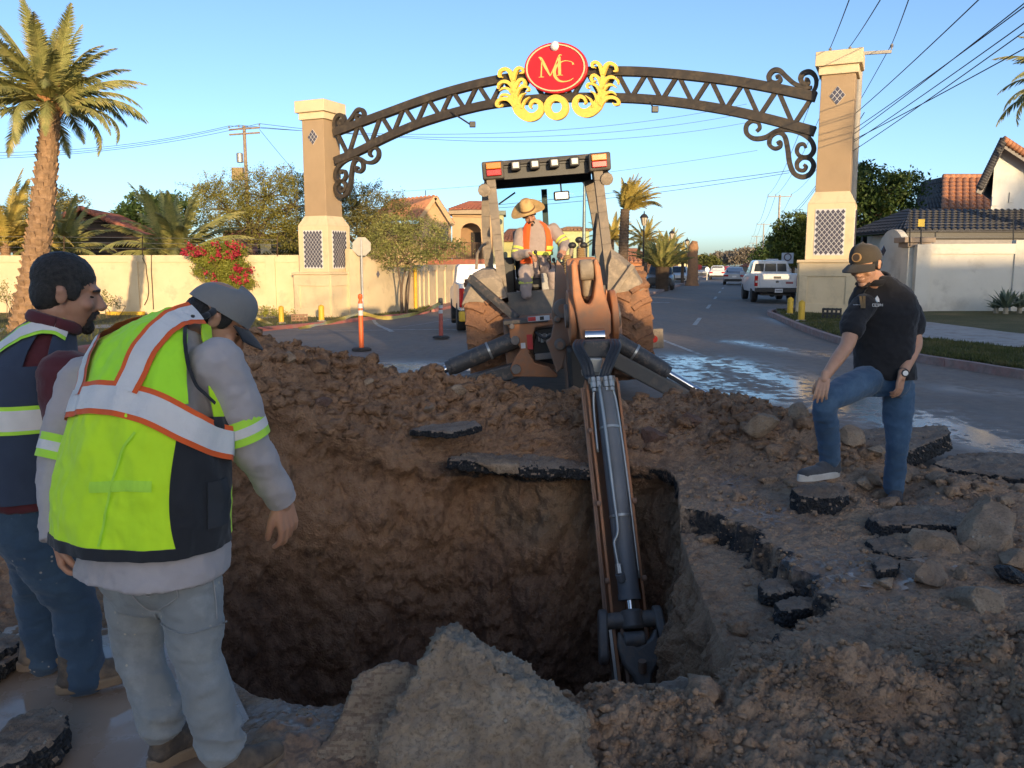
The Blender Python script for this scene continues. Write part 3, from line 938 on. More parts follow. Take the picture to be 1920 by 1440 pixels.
def plate(poly, o0, o1, name, mat, parent, bevel=0.0):
 mb = MB()
 n = len(poly)
 mb.v = [tuple(gw(a, b, o0)) for a, b in poly] + [tuple(gw(a, b, o1)) for a, b in poly]
 mb.f = [tuple(range(n)), tuple(range(n, 2 * n))[::-1]] + [(i, (i + 1) % n, n + (i + 1) % n, n + i) for i in range(n)]
 return mb.build(name, mat, parent, bevel=bevel)
def oval(cx, cy, rx, ry, n=56, tilt=0.0):
 out = []
 for k in range(n):
  a = 2 * math.pi * k / n
  x, y = rx * math.cos(a), ry * math.sin(a)
  out.append(gp(cx + x * math.cos(tilt) - y * math.sin(tilt), cy + x * math.sin(tilt) + y * math.cos(tilt), -0.33))
 return out
plate(oval(1042, 127, 59, 48, tilt=-0.10), -0.20, -0.33, 'oval_case', MAT_RED, emb, 0.02)
def ringplate(outer, inner, o0, o1, name, mat, parent):
 mb = MB()
 n = len(outer)
 for pl, off in ((outer, o0), (outer, o1), (inner, o1), (inner, o0)):
  mb.v += [tuple(gw(a, b, off)) for a, b in pl]
 for r in range(4):
  r2 = (r + 1) % 4
  for i in range(n):
   j = (i + 1) % n
   mb.f.append((r * n + i, r * n + j, r2 * n + j, r2 * n + i))
 return mb.build(name, mat, parent, 40)
ringplate(oval(1042, 127, 55.5, 44.5, tilt=-0.10), oval(1042, 127, 53, 42.2, tilt=-0.10), -0.325, -0.36, 'oval_rim', M('sign_pale_gold', (0.74, 0.56, 0.33), (0.7, 0.5, 0.28), 8, 0.45), emb)
c = gw(*gp(1040, 86.5, -0.33), -0.30)
MB().ell(tuple(c), (0.17, 0.17, 0.17)).build('ball', MAT_BALL, emb, True)
def stroke(px, wid, name, mat, parent, o0, o1, ox=900, oy=50, s_=6.4, mirror=None, lift=(0, 0), n=None, off=-0.33):
 pts = [(ox + a / s_, oy + b / s_) for a, b in px]
 if mirror is not None: pts = [(2 * mirror - a + lift[0], b + lift[1]) for a, b in pts]
 n = n or len(pts) * 6
 c = crom(pts, n)
 w = np.interp(np.linspace(0, 1, n), np.linspace(0, 1, len(wid)), wid) / s_
 L_, R_ = [], []
 for i in range(n):
  t = c[min(i + 1, n - 1)] - c[max(i - 1, 0)]
  t = t / (np.linalg.norm(t) + 1e-9)
  L_.append(gp(c[i][0] - t[1] * w[i] / 2, c[i][1] + t[0] * w[i] / 2, off))
  R_.append(gp(c[i][0] + t[1] * w[i] / 2, c[i][1] - t[0] * w[i] / 2, off))
 mb = MB()
 for side, o in ((L_, o0), (L_, o1), (R_, o1), (R_, o0)):
  mb.v += [tuple(gw(a, b, o)) for a, b in side]
 for r in range(4):
  r2 = (r + 1) % 4
  for i in range(n - 1):
   mb.f.append((r * n + i, r * n + i + 1, r2 * n + i + 1, r2 * n + i))
 mb.f += [(0, n, 2 * n, 3 * n), (n - 1, 2 * n - 1, 3 * n - 1, 4 * n - 1)]
 return mb.build(name, mat, parent, 40)
let = []
MAT_LET = M('sign_letter_gold', (0.75, 0.52, 0.16), (0.7, 0.45, 0.12), 10, 0.4)
for px, wd in (([(735, 605), (740, 480), (742, 385)], [14, 12, 10]), ([(705, 372), (735, 385), (790, 490), (845, 592)], [8, 30, 34, 14]), ([(845, 592), (900, 470), (950, 350), (982, 342)], [10, 12, 14, 10]),
               ([(952, 360), (955, 480), (958, 585)], [30, 34, 34]), ([(708, 608), (768, 604)], [8, 8]), ([(925, 586), (992, 582)], [8, 8])):
 let.append(stroke(px, wd, 'letter_m', MAT_LET, emb, -0.331, -0.352))
stroke([(1120, 455), (1108, 428), (1060, 412), (1000, 415), (940, 450), (898, 515), (900, 590), (945, 645), (1010, 660), (1080, 645), (1122, 618)], [26, 8, 8, 10, 22, 34, 36, 26, 14, 10, 6], 'letter_c', MAT_LET, emb, -0.331, -0.348)
leafs = [([(402, 760), (408, 880), (462, 1000), (560, 1078), (660, 1070), (722, 1000), (716, 925), (668, 884), (615, 902), (592, 950), (612, 978)], [60, 95, 125, 115, 95, 75, 58, 48, 40, 28, 14]),
         ([(402, 790), (392, 690), (388, 590)], [66, 52, 30]),
         ([(388, 640), (352, 540), (300, 505), (240, 530), (225, 590), (258, 602)], [46, 50, 44, 38, 30, 16]),
         ([(392, 640), (418, 540), (458, 495), (508, 505), (512, 548), (474, 560)], [40, 44, 40, 34, 26, 12]),
         ([(394, 740), (335, 668), (268, 655), (215, 690), (203, 742)], [40, 42, 38, 30, 10]),
         ([(398, 820), (340, 748), (275, 735), (225, 768)], [36, 36, 28, 8]),
         ([(402, 890), (335, 822), (265, 815), (228, 850)], [36, 34, 28, 8]),
         ([(418, 960), (345, 878), (265, 866), (208, 895), (198, 942), (240, 955), (266, 930)], [46, 46, 42, 36, 32, 28, 10]),
         ([(402, 760), (448, 655), (500, 628), (530, 662), (512, 702), (474, 692)], [38, 40, 36, 34, 28, 12]),
         ([(415, 850), (455, 752), (520, 716), (570, 726), (578, 762), (545, 772)], [32, 34, 30, 28, 22, 10]),
         ([(450, 930), (482, 830), (545, 792)], [30, 28, 8]),
         ([(495, 980), (532, 890), (592, 842)], [28, 26, 8])]
for k, (px, wd) in enumerate(leafs):
 e0 = -0.17 - 0.012 * (k % 4)
 stroke(px, wd, 'gilt_leaf', MAT_GOLD, emb, e0, e0 - 0.13)
 stroke(px, wd, 'gilt_leaf', MAT_GOLD, emb, e0, e0 - 0.13, mirror=1043.5, lift=(3, -2 - 12 * (1 - min(1, max(0, (px[0][1] - 500) / 500)))))
ringplate(oval(1042, 201, 23, 24), oval(1042, 200, 11, 11), -0.17, -0.31, 'gilt_ring', MAT_GOLD, emb)
# ================================================================== GARDEN WALLS
def wall_run(name, pts, h, label, mat=MAT_STUC, th=0.22, pil=None, cap=True, hfun=None):
 pts = [Vector(q) for q in pts]
 root = thing(name, label, 'wall', pts[0], world=True)
 n = max(2, len(pts)) * 14
 c = crom([(q.x, q.y, q.z) for q in pts], n) if len(pts) > 2 else np.array([list(pts[0].lerp(pts[1], k / (n - 1))) for k in range(n)])
 def sheet(z0, z1, t, nm, m):
  mb = MB()
  for i in range(n):
   d = c[min(i + 1, n - 1)] - c[max(i - 1, 0)]
   d = d / np.linalg.norm(d[:2])
   nx, ny = -d[1], d[0]
   hh = h if hfun is None else hfun(i / (n - 1))
   for sgn in (-1, 1):
    for z in (z0, z1):
     zz = c[i][2] + (z if z <= 0 else (z - h) + hh)
     mb.v.append((c[i][0] + nx * t / 2 * sgn, c[i][1] + ny * t / 2 * sgn, zz))
  for i in range(n - 1):
   a, b = i * 4, i * 4 + 4
   mb.f += [(a, a + 1, b + 1, b), (a + 2, b + 2, b + 3, a + 3), (a + 1, a + 3, b + 3, b + 1), (a, b, b + 2, a + 2)]
  mb.f += [(0, 2, 3, 1), ((n - 1) * 4, (n - 1) * 4 + 1, (n - 1) * 4 + 3, (n - 1) * 4 + 2)]
  return mb.build(nm, m, root, 35)
 sheet(-0.3, h, th, 'wall_panel', mat)
 if cap: sheet(h - 0.26, h + 0.04, th + 0.10, 'coping', mat)
 for u in (pil or []):
  i = min(n - 1, max(0, int(u * (n - 1))))
  d = c[min(i + 1, n - 1)] - c[max(i - 1, 0)]
  ang = math.atan2(d[1], d[0])
  hh = h if hfun is None else hfun(u)
  mb = MB().box((0, 0, hh / 2 - 0.1), (0.42, th + 0.14, hh + 0.26))
  mb.v = [tuple(T(tuple(c[i])) @ rotm(0, 0, ang) @ Vector(q)) for q in mb.v]
  mb.build('pilaster', mat, root, bevel=0.01)
 return root
def gz3(v, z=0.0):
 return Vector((v.x, v.y, float(gz(v.x, v.y)) + z))
GLc = Vector((GL.x, GL.y, 0))
wl_in = GLc - GS * 0.95 + GN * 0.2
wl = [gz3(P(-330, 590, 39.0)), gz3(P(-120, 590, 38.0)), gz3(P(60, 590, 37.2)), gz3(P(285, 590, 36.3)), gz3(wl_in)]
wall_run('garden_wall', wl, 2.62, 'long cream wall with a crack running behind the flowering bush', pil=[0.10, 0.31, 0.52, 0.735, 0.955])
ck = [P(283 + a, b, 36.15) for a, b in ((-14, 477), (-15, 485), (-9, 497), (-8, 512), (-5, 530), (-4, 548), (-6, 560), (-12, 572))]
jt = [P(284 + a, b, 36.12) for a, b in ((0, 478), (0, 510), (2, 540), (4, 580))]
wr0 = GLc + GS * 0.95 + GN * 0.25
wing = [gz3(wr0), gz3(P(700, 580, 36.2)), gz3(P(745, 575, 38.2)), gz3(P(780, 572, 40.5))]
wall_run('wing_wall', wing, 2.2, 'cream wall wing swooping down from the pillar behind the small bare-stemmed tree', hfun=lambda u: 2.15 + 0.75 * (1 - sstep(0.0, 0.55, u)), cap=False)
far_w = [gz3(P(780, 572, 40.8)), gz3(P(806, 568, 43.5)), gz3(P(850, 563, 48)), gz3(P(900, 558, 54)), gz3(P(960, 553, 62))]
wall_run('side_wall', far_w, 2.2, 'cream wall of many panels with pilasters receding behind the backhoe', pil=[0.05, 0.14, 0.23, 0.32, 0.41, 0.50, 0.59, 0.68, 0.77, 0.86, 0.95])
dm = MB().box((0, 0, 0), (0.16, 0.05, 0.30))
rw0, rw1, rw2 = P(1722, 580, 25.6), P(1905, 578, 25.2), P(2300, 578, 24.0)
for q in (rw0, rw1, rw2): q.z = 0.22
zt = P(1760, 460, 25.4).z
HRW = zt - 0.22
wall_run('garden_wall', [rw0, rw1], HRW, 'pale wall with sunlit patches along its top, agave growing at its foot', mat=MAT_WHITEW, pil=[0.035])
wall_run('garden_wall', [rw1, rw2], HRW + 0.12, 'pale wall continuing past the agaves, slightly higher than its neighbour', mat=MAT_WHITEW, pil=[0.02, 0.5])
q0, q1 = P(1648, 580, 28.2), P(1700, 580, 26.3)
q0.z = q1.z = 0.15
root = wall_run('round_top_wall', [q0, q1], 2.9, 'white round-topped wall piece beside the gate pillar', mat=MAT_WHITEW, cap=False, hfun=lambda u: (P(1668, 430, 27.3).z - 0.15) * (0.42 + 0.58 * math.sqrt(max(0.0, 1 - (abs(u - 0.42) / 0.62) ** 2))))
pp = P(1706, 580, 26.0)
pp.z = 0.15
ph = P(1706, 452, 26.0).z - 0.15
th_ = thing('wall_post', 'pale square post with stepped stone cap at the wall corner', 'post', pp)
MB().box((0, 0, ph / 2 - 0.1), (0.55, 0.45, ph + 0.1)).build('shaft', MAT_WHITEW, th_, bevel=0.015)
MB().box((0, 0, ph + 0.03), (0.95, 0.75, 0.16)).box((0, 0, ph - 0.12), (0.72, 0.6, 0.14)).build('cap', M('stone_brown', (0.30, 0.24, 0.19), (0.22, 0.17, 0.13), 6, 0.9, 0.4, 40), th_, bevel=0.015)
# ================================================================== TREES AND PLANTS
def leaf_mat(name, c1, c2, c3, trans=0.25):
 t = NT(name)
 col = t.ramp(t.noise(2.3, 3, 0.6), [(0.3, c1), (0.5, c2), (0.72, c3)])
 n = t.noise(25, 2, 0.5)
 col = t.mix(t.ramp(n, [(0.3, 0.45), (0.6, 0.0)]), col, tuple(x * 0.5 for x in c1))
 t.set(Base_Color=col, Roughness=0.55, Specular_IOR_Level=0.3)
 tr = t.n('ShaderNodeBsdfTranslucent')
 t.l(col, tr.inputs['Color'])
 mx = t.n('ShaderNodeMixShader')
 mx.inputs[0].default_value = trans
 t.l(t.b.outputs[0], mx.inputs[1])
 t.l(tr.outputs[0], mx.inputs[2])
 t.l(mx.outputs[0], t.out.inputs[0])
 return t.m
MAT_BARK = M('bark', (0.16, 0.11, 0.075), (0.10, 0.07, 0.05), 12, 0.95, 0.6, 30, bdist=0.03)
MAT_PTRUNK = M('palm_trunk', (0.34, 0.21, 0.115), (0.20, 0.12, 0.065), 6, 0.95, 0.6, 30, bdist=0.03)
MAT_PTRUNKD = M('palm_trunk_dark', (0.15, 0.105, 0.07), (0.09, 0.06, 0.04), 6, 0.95, 0.6, 30, bdist=0.03)
LF_DARK = leaf_mat('leaf_dark', (0.038, 0.070, 0.018), (0.061, 0.102, 0.025), (0.105, 0.140, 0.035))
LF_MESQ = leaf_mat('leaf_mesquite', (0.142, 0.144, 0.032), (0.237, 0.221, 0.046), (0.360, 0.290, 0.062))
LF_MESQD = leaf_mat('leaf_mesquite_dark', (0.119, 0.118, 0.038), (0.189, 0.173, 0.053), (0.284, 0.227, 0.062))
LF_SMALL = leaf_mat('leaf_small_tree', (0.161, 0.180, 0.050), (0.265, 0.270, 0.081), (0.378, 0.350, 0.107))
LF_PALM = leaf_mat('leaf_palm', (0.177, 0.194, 0.062), (0.284, 0.277, 0.095), (0.413, 0.352, 0.130), 0.15)
LF_PALMY = leaf_mat('leaf_palm_yellow', (0.284, 0.239, 0.062), (0.425, 0.330, 0.084), (0.567, 0.410, 0.115), 0.15)
LF_BUSH = leaf_mat('leaf_bush', (0.130, 0.170, 0.030), (0.248, 0.261, 0.042), (0.378, 0.342, 0.062))
LF_FLOW = leaf_mat('flower_red', (0.36, 0.020, 0.045), (0.45, 0.03, 0.06), (0.52, 0.07, 0.08))
LF_AGAVE = M('agave_leaf', (0.10, 0.145, 0.10), (0.15, 0.185, 0.13), 5, 0.6)
def quads(cent, size, rng, aspect=0.5, flat=0.0):
 n = len(cent)
 a = rng.normal(size=(n, 3))
 a[:, 2] *= 1 - flat
 a /= np.linalg.norm(a, axis=1)[:, None]
 b = rng.normal(size=(n, 3))
 b -= (b * a).sum(1)[:, None] * a
 b /= np.linalg.norm(b, axis=1)[:, None]
 s_ = (size * rng.uniform(0.6, 1.4, n))[:, None] if np.isscalar(size) else size[:, None]
 a, b = a * s_, b * s_ * aspect
 v = np.stack([cent - a, cent + b * 0.9, cent + a, cent - b * 0.9], 1).reshape(-1, 3)
 f = np.arange(4 * n).reshape(-1, 4)
 return v, f
def tree(name, label, base, blobs, mat, seed, leaf=0.09, n_cl=60, per=40, spread=0.28, stems=1, trunk_r=0.16, twigs=0, twig_len=1.2, bark=None, group=None, aspect=0.5, shell=0.55, cat='tree'):
 rng = np.random.RandomState(seed)
 base = Vector(base)
 root = thing(name, label, cat, base, group=group)
 cen = []
 tw = MB()
 limbs = MB()
 for k in range(stems):
  off = Vector((rng.uniform(-0.25, 0.25), rng.uniform(-0.25, 0.25), 0)) if stems > 1 else Vector((0, 0, 0))
  zt = min(b[0][2] - b[1][2] * 0.6 for b in blobs)
  top = Vector((off.x * 3 + rng.uniform(-0.2, 0.2), off.y * 3, max(0.5, zt)))
  mid = off.lerp(top, 0.5) + Vector((rng.uniform(-0.15, 0.15), rng.uniform(-0.1, 0.1), 0))
  path = crom([off - V(0, 0, 0.2), mid, top], 8)
  limbs.tube(path, list(np.linspace(trunk_r, trunk_r * 0.6, 8)), 8)
  for j, (c, r) in enumerate(blobs):
   if stems > 1 and (j % stems) != k and rng.rand() > 0.35: continue
   c = Vector(c)
   m = top.lerp(c, 0.5) + Vector((rng.uniform(-0.3, 0.3), rng.uniform(-0.3, 0.3), rng.uniform(0.0, 0.35)))
   limbs.tube(crom([top, m, c], 7), list(np.linspace(trunk_r * 0.5, trunk_r * 0.12, 7)), 6)
 for c, r in blobs:
  nb = max(6, int(n_cl * (r[0] * r[2]) ** 0.8))
  d = rng.normal(size=(nb, 3))
  d /= np.linalg.norm(d, axis=1)[:, None]
  rad = shell + (1.02 - shell) * rng.rand(nb) ** 0.6
  p = np.array(c) + d * rad[:, None] * np.array(r)
  for q, dd in zip(p, d):
   if rng.rand() < 0.35:
    limbs.tube([Vector(c), Vector(q)], [trunk_r * 0.12, 0.008], 4, caps=False)
   m_ = int(per * rng.uniform(0.5, 1.3))
   cen.append(q + rng.normal(size=(m_, 3)) * spread * rng.uniform(0.6, 1.25) * np.array([1, 1, 0.7]))
  for k in range(int(twigs * r[0] * r[2])):
   d1 = rng.normal(size=3)
   d1[2] = abs(d1[2]) * 0.9 + 0.1
   d1 /= np.linalg.norm(d1)
   s0 = np.array(c) + d1 * np.array(r) * 0.75
   e = s0 + d1 * np.array([1, 1, 0.8]) * twig_len * rng.uniform(0.5, 1.1)
   mm = (s0 + e) / 2 + rng.normal(size=3) * 0.12 + np.array([0, 0, 0.1])
   pth = crom([s0, mm, e - np.array([0, 0, 0.12])], 6)
   tw.tube([Vector(q) for q in pth], [0.014, 0.012, 0.010, 0.008, 0.006, 0.004], 3, caps=False)
   for u in np.linspace(0.1, 1, 9):
    pp_ = pth[min(5, int(u * 5))]
    cen.append(pp_ + rng.normal(size=(max(2, int(per * 0.14)), 3)) * 0.085)
 cen = np.concatenate(cen)
 v, f = quads(cen, leaf, rng, aspect)
 me = fast_mesh('crown', v, f, 4)
 link('crown', me, mat, root)
 limbs.v += []
 b_ = len(limbs.v)
 limbs.v += tw.v
 limbs.f += [tuple(b_ + i for i in q) for q in tw.f]
 limbs.build('trunk', bark or MAT_BARK, root, True, fixn=False)
 return root
def at(px, py, d, zoff=0.0):
 p = P(px, py, d)
 return Vector((p.x, p.y, float(gz(p.x, p.y)) + 0.1 + zoff))
def rel(base, px, py, d):
 return tuple(P(px, py, d) - base)
def frond_mesh(L=2.5, droop=0.9, n=46, leafl=0.42, seed=0, vee=0.6, wid=0.030):
 rng = np.random.RandomState(seed)
 pts = []
 for k in range(17):
  u = k / 16
  a = 0.10 - droop * u * u * 0.9
  pts.append((u, a))
 x, z, path = 0.0, 0.0, []
 for k in range(17):
  path.append(Vector((x, 0, z)))
  ang = pts[k][1] * 1.35
  x += math.cos(ang) * L / 16
  z += math.sin(ang) * L / 16
 mb = MB()
 mb.tube(path, [0.035 * (1 - 0.85 * k / 16) for k in range(17)], 5, caps=False)
 for i in range(n):
  u = 0.12 + 0.88 * i / (n - 1)
  k = min(15, int(u * 16))
  p = path[k].lerp(path[k + 1], u * 16 - k)
  t = (path[k + 1] - path[k]).normalized()
  ll = leafl * (math.sin(math.pi * min(1, 0.18 + u * 0.80)) ** 0.7) * rng.uniform(0.85, 1.1)
  for sgn in (-1, 1):
   d = (Vector((0, sgn, 0)) * 0.85 + t * (0.55 + 0.5 * u) + t.cross(Vector((0, -1, 0))) * vee * rng.uniform(0.3, 1.0)).normalized()
   w = t * wid * (1.2 - 0.4 * u)
   q = p + d * ll * 0.55
   e = p + d * ll + Vector((0, 0, -0.10 * ll))
   b = len(mb.v)
   mb.v += [tuple(p - w), tuple(p + w), tuple(q + w * 0.9), tuple(q - w * 0.9), tuple(e)]
   mb.f += [(b, b + 1, b + 2, b + 3), (b + 3, b + 2, b + 4)]
 return mb.mesh('frond')
FR = [frond_mesh(2.5, 0.75, seed=1), frond_mesh(2.5, 1.15, seed=2), frond_mesh(2.5, 0.35, seed=3), frond_mesh(2.5, 1.7, seed=4)]
for m_ in FR: m_.materials.append(LF_PALM)
FRY = [m_.copy() for m_ in FR]
for m_ in FRY:
 m_.materials.clear()
 m_.materials.append(LF_PALMY)
def palm(name, label, base, top, r0, r1, nf, seed, flen=1.0, set_=FR, elev=(-0.25, 1.35), trunk_mat=MAT_PTRUNK, wind=None, group=None, boots=True, bend=0.0):
 rng = np.random.RandomState(seed)
 base, top = Vector(base), Vector(top)
 root = thing(name, label, 'palm tree', base, group=group)
 h = top - base
 n = 60
 path = [Vector((0, 0, -0.2)).lerp(h, k / (n - 1)) + Vector((bend * math.sin(math.pi * k / (n - 1)), 0, 0)) for k in range(n)]
 rad = []
 for k in range(n):
  u = k / (n - 1)
  r = r0 + (r1 - r0) * u
  rad.append(r * (1 + 0.09 * (1 if k % 2 else -0.4)))
 MB().tube(path, rad, 14).build('trunk', trunk_mat, root, False)
 if boots:
  bt = MB()
  nb = int(h.length / 0.09) * 3
  for k in range(nb):
   u = k / nb
   p = path[min(n - 1, int(u * (n - 1)))]
   a = k * 2.399
   r = (r0 + (r1 - r0) * u) * 0.95
   d = Vector((math.cos(a), math.sin(a), 0))
   s0 = p + d * r
   e = s0 + d * r * 0.24 + Vector((0, 0, 0.10))
   bt.bar(s0 - Vector((0, 0, 0.04)), e, r * 0.50, 0.05)
  bt.build('leaf_bases', trunk_mat, root)
  cr = MB()
  for k in range(46):
   a = k * 2.399
   u = rng.rand()
   d = Vector((math.cos(a), math.sin(a), 0))
   p = h + Vector((0, 0, -0.42 + 0.5 * u)) + d * r1 * 0.9
   cr.bar(p, p + d * (0.16 + 0.12 * u) + Vector((0, 0, 0.26 + 0.15 * u)), 0.07, 0.04)
  cr.build('cut_stalks', M('palm_stalk', (0.42, 0.20, 0.08), (0.30, 0.14, 0.06), 8, 0.9), root)
 for k in range(nf):
  u = (k + 0.5) / nf
  el = elev[1] + (elev[0] - elev[1]) * u ** 0.75 + rng.uniform(-0.10, 0.10)
  az = k * 2.399 + rng.uniform(-0.25, 0.25)
  if el > 0.9: m_ = set_[2]
  elif el > 0.35: m_ = set_[0]
  elif el > -0.1: m_ = set_[1]
  else: m_ = set_[3] if rng.rand() < 0.6 else set_[1]
  o = bpy.data.objects.new('frond', m_)
  COL.objects.link(o)
  o.parent = root
  if wind is not None:
   d = Vector((math.cos(az) * math.cos(el), math.sin(az) * math.cos(el), math.sin(el))) + Vector(wind)
   d.normalize()
   az, el = math.atan2(d.y, d.x), math.asin(d.z)
  sc = flen * rng.uniform(0.88, 1.08)
  o.rotation_euler = (rng.uniform(-0.5, 0.5), -el, az)
  o.scale = (sc,) * 3
  o.location = h + Vector((math.cos(az) * r1 * 0.5, math.sin(az) * r1 * 0.5, -0.15 * u))
 return root
b_ = at(38, 590, 22.0)
palm('date_palm', 'tall date palm with shaggy orange-brown trunk in front of the wall', b_, P(96, 188, 22.4), 0.35, 0.20, 50, 3, 0.96, bend=0.12)
b_ = at(-150, 590, 24.0)
palm('date_palm', 'tall date palm mostly hidden, one frond hanging beside the first palm', b_, P(-170, 180, 24), 0.38, 0.24, 40, 5, 1.1)
for k, (px, py, d, fl, lb, st) in enumerate([(10, 455, 39.5, 1.35, 'low palm behind the wall left of the shaggy trunk', FRY), (110, 470, 41.5, 1.15, 'low palm behind the wall half hiding the open pavilion roof', FR), (330, 478, 40.5, 1.50, 'broad low palm behind the wall between pavilion and flowering bush', FR)]):
 b_ = at(px, 560, d)
 palm('short_palm', lb, b_, P(px, py, d), 0.25, 0.2, 30, 20 + k, fl, st, (0.0, 1.35), boots=False)
palm('fan_palm', 'median palm with windswept crown standing behind the backhoe roof post', at(1166, 540, 46), P(1172, 392, 46), 0.30, 0.24, 34, 31, 0.82, FRY, (0.1, 1.3), MAT_PTRUNKD, wind=(0.75, 0.0, 0.5), boots=False)
palm('fan_palm', 'slim median palm with round crown behind the street lantern', at(1209, 540, 62), P(1209, 448, 62), 0.20, 0.16, 30, 32, 0.74, FRY, (-0.5, 1.3), MAT_PTRUNKD, boots=False)
palm('fan_palm', 'squat median palm with upright dark fronds next to the parked car', at(1241, 545, 52), P(1242, 500, 52), 0.38, 0.42, 40, 33, 0.84, FR, (0.45, 1.4), MAT_PTRUNKD, boots=False)
palm('fan_palm', 'yellow-green palm far behind the squat median palm', at(1252, 540, 85), P(1254, 462, 85), 0.22, 0.2, 26, 34, 0.9, FRY, (-0.3, 1.3), MAT_PTRUNKD, boots=False)
palm('fan_palm', 'pale palm crown showing between cab post and windswept palm', at(1147, 540, 70), P(1147, 448, 70), 0.2, 0.2, 26, 35, 0.95, FRY, (0.0, 1.3), MAT_PTRUNKD, boots=False)
palm('fan_palm', 'small yellow palm in the median before the bare trunk', at(1279, 538, 70), P(1280, 492, 70), 0.14, 0.12, 26, 36, 0.75, FRY, (0.0, 1.3), MAT_PTRUNKD, boots=False)
palm('date_palm', 'palm beyond the right-hand houses with one frond tip in view', at(2040, 560, 27), P(2035, 150, 27), 0.35, 0.24, 40, 41, 1.1)
bt = thing('bare_palm_trunk', 'tall bare brown palm trunk without a crown in the median', 'palm trunk', at(1297, 535, 66))
tp = P(1299, 452, 66) - Vector(bt.location)
MB().tube(crom([(0, 0, -0.2), (0.05, 0, tp.z * 0.4), (0.0, 0, tp.z * 0.75), (tp.x + 0.15, 0, tp.z)], 24), list(np.interp(np.linspace(0, 1, 24), [0, 0.1, 0.5, 0.8, 1], [0.62, 0.45, 0.40, 0.42, 0.22])), 12).build('trunk', M('palm_stub', (0.36, 0.19, 0.09), (0.24, 0.13, 0.07), 5, 0.95, 0.5, 20), bt, True)
b_ = at(287, 560, 56)
tree('shade_tree', 'dark green round tree behind the pavilion roof', b_, [(rel(b_, 285, 395, 56), (1.9, 1.7, 1.3)), (rel(b_, 250, 420, 56), (1.3, 1.3, 1.2)), (rel(b_, 325, 400, 56), (1.4, 1.3, 1.2)), (rel(b_, 280, 445, 56), (2.2, 1.6, 1.3))], LF_DARK, 11, 0.13, 55, 34, 0.28)
b_ = at(478, 570, 46)
tree('mesquite_tree', 'wide feathery golden-green mesquite tree around the utility pole', b_,
     [(rel(b_, 430, 395, 46), (1.9, 1.5, 1.3)), (rel(b_, 500, 370, 46), (2.0, 1.6, 1.5)), (rel(b_, 550, 385, 45), (1.5, 1.5, 1.7)), (rel(b_, 470, 425, 45), (2.6, 1.6, 1.0)), (rel(b_, 545, 435, 45.5), (1.4, 1.4, 1.0)), (rel(b_, 400, 365, 46.5), (1.3, 1.0, 0.8))],
     LF_MESQ, 12, 0.055, 60, 46, 0.26, twigs=15, twig_len=1.2, trunk_r=0.22, aspect=0.42)
b_ = at(668, 570, 44)
tree('mesquite_tree', 'dark feathery mesquite tree behind the pillar and scroll bracket', b_,
     [(rel(b_, 672, 385, 44), (1.4, 1.4, 1.0)), (rel(b_, 715, 400, 44), (1.5, 1.5, 0.9)), (rel(b_, 670, 440, 44), (1.9, 1.5, 1.1)), (rel(b_, 640, 400, 44.5), (1.0, 1.0, 1.1)), (rel(b_, 715, 440, 44), (1.3, 1.3, 0.8))],
     LF_MESQD, 13, 0.055, 60, 46, 0.25, twigs=20, twig_len=1.1, trunk_r=0.2, aspect=0.42)
b_ = at(755, 582, 36.5)
tree('street_tree', 'small open tree with several slim bare stems before the wing wall', b_,
     [(rel(b_, 735, 440, 36.5), (1.1, 1.0, 0.8)), (rel(b_, 790, 450, 36.5), (1.1, 1.0, 0.8)), (rel(b_, 760, 480, 36.5), (1.4, 1.1, 0.6)), (rel(b_, 835, 465, 36.2), (0.9, 0.8, 0.5)), (rel(b_, 715, 485, 36.5), (0.6, 0.6, 0.4))],
     LF_SMALL, 14, 0.05, 62, 46, 0.20, stems=4, trunk_r=0.055, twigs=15, twig_len=0.6, aspect=0.45)
b_ = at(1650, 560, 37)
tree('shade_tree', 'dense dark green tree between gate pillar and dark carport roof', b_,
     [(rel(b_, 1640, 360, 37), (1.5, 1.4, 1.0)), (rel(b_, 1690, 350, 37), (0.9, 1.0, 0.6)), (rel(b_, 1630, 410, 37), (1.6, 1.3, 1.2)), (rel(b_, 1670, 420, 37), (1.3, 1.3, 1.1)), (rel(b_, 1605, 340, 37.5), (0.8, 0.8, 0.8)), (rel(b_, 1645, 460, 37), (1.7, 1.3, 0.9))],
     LF_DARK, 15, 0.085, 85, 36, 0.19, twigs=5, twig_len=0.6)
b_ = at(1487, 545, 62)
tree('shade_tree', 'round sunlit green tree behind the parked pickup', b_, [(rel(b_, 1487, 425, 62), (1.3, 1.3, 1.1)), (rel(b_, 1478, 462, 62), (1.5, 1.3, 1.2)), (rel(b_, 1500, 450, 62), (1.2, 1.2, 1.2)), (rel(b_, 1490, 485, 62), (1.7, 1.4, 0.8))],
     leaf_mat('leaf_bright', (0.05, 0.075, 0.012), (0.09, 0.115, 0.018), (0.14, 0.15, 0.03)), 16, 0.12, 60, 32, 0.22)
b_ = at(1442, 540, 90)
tree('shade_tree', 'grey-green tree farther along the street beside the utility poles', b_, [(rel(b_, 1440, 475, 90), (1.6, 1.5, 1.1)), (rel(b_, 1455, 462, 90), (1.3, 1.3, 1.0)), (rel(b_, 1430, 492, 90), (1.4, 1.4, 0.8))], LF_DARK, 17, 0.15, 40, 30, 0.3)
b_ = at(1330, 520, 150)
tree('shade_tree', 'distant round green tree at the end of the median', b_, [(rel(b_, 1328, 492, 150), (2.2, 2, 1.4)), (rel(b_, 1338, 500, 150), (1.8, 1.6, 1.2)), (rel(b_, 1318, 502, 150), (1.5, 1.5, 1.1))], leaf_mat('leaf_far', (0.07, 0.085, 0.02), (0.11, 0.12, 0.03), (0.15, 0.15, 0.04)), 18, 0.22, 30, 26, 0.35)
rng = np.random.RandomState(5)
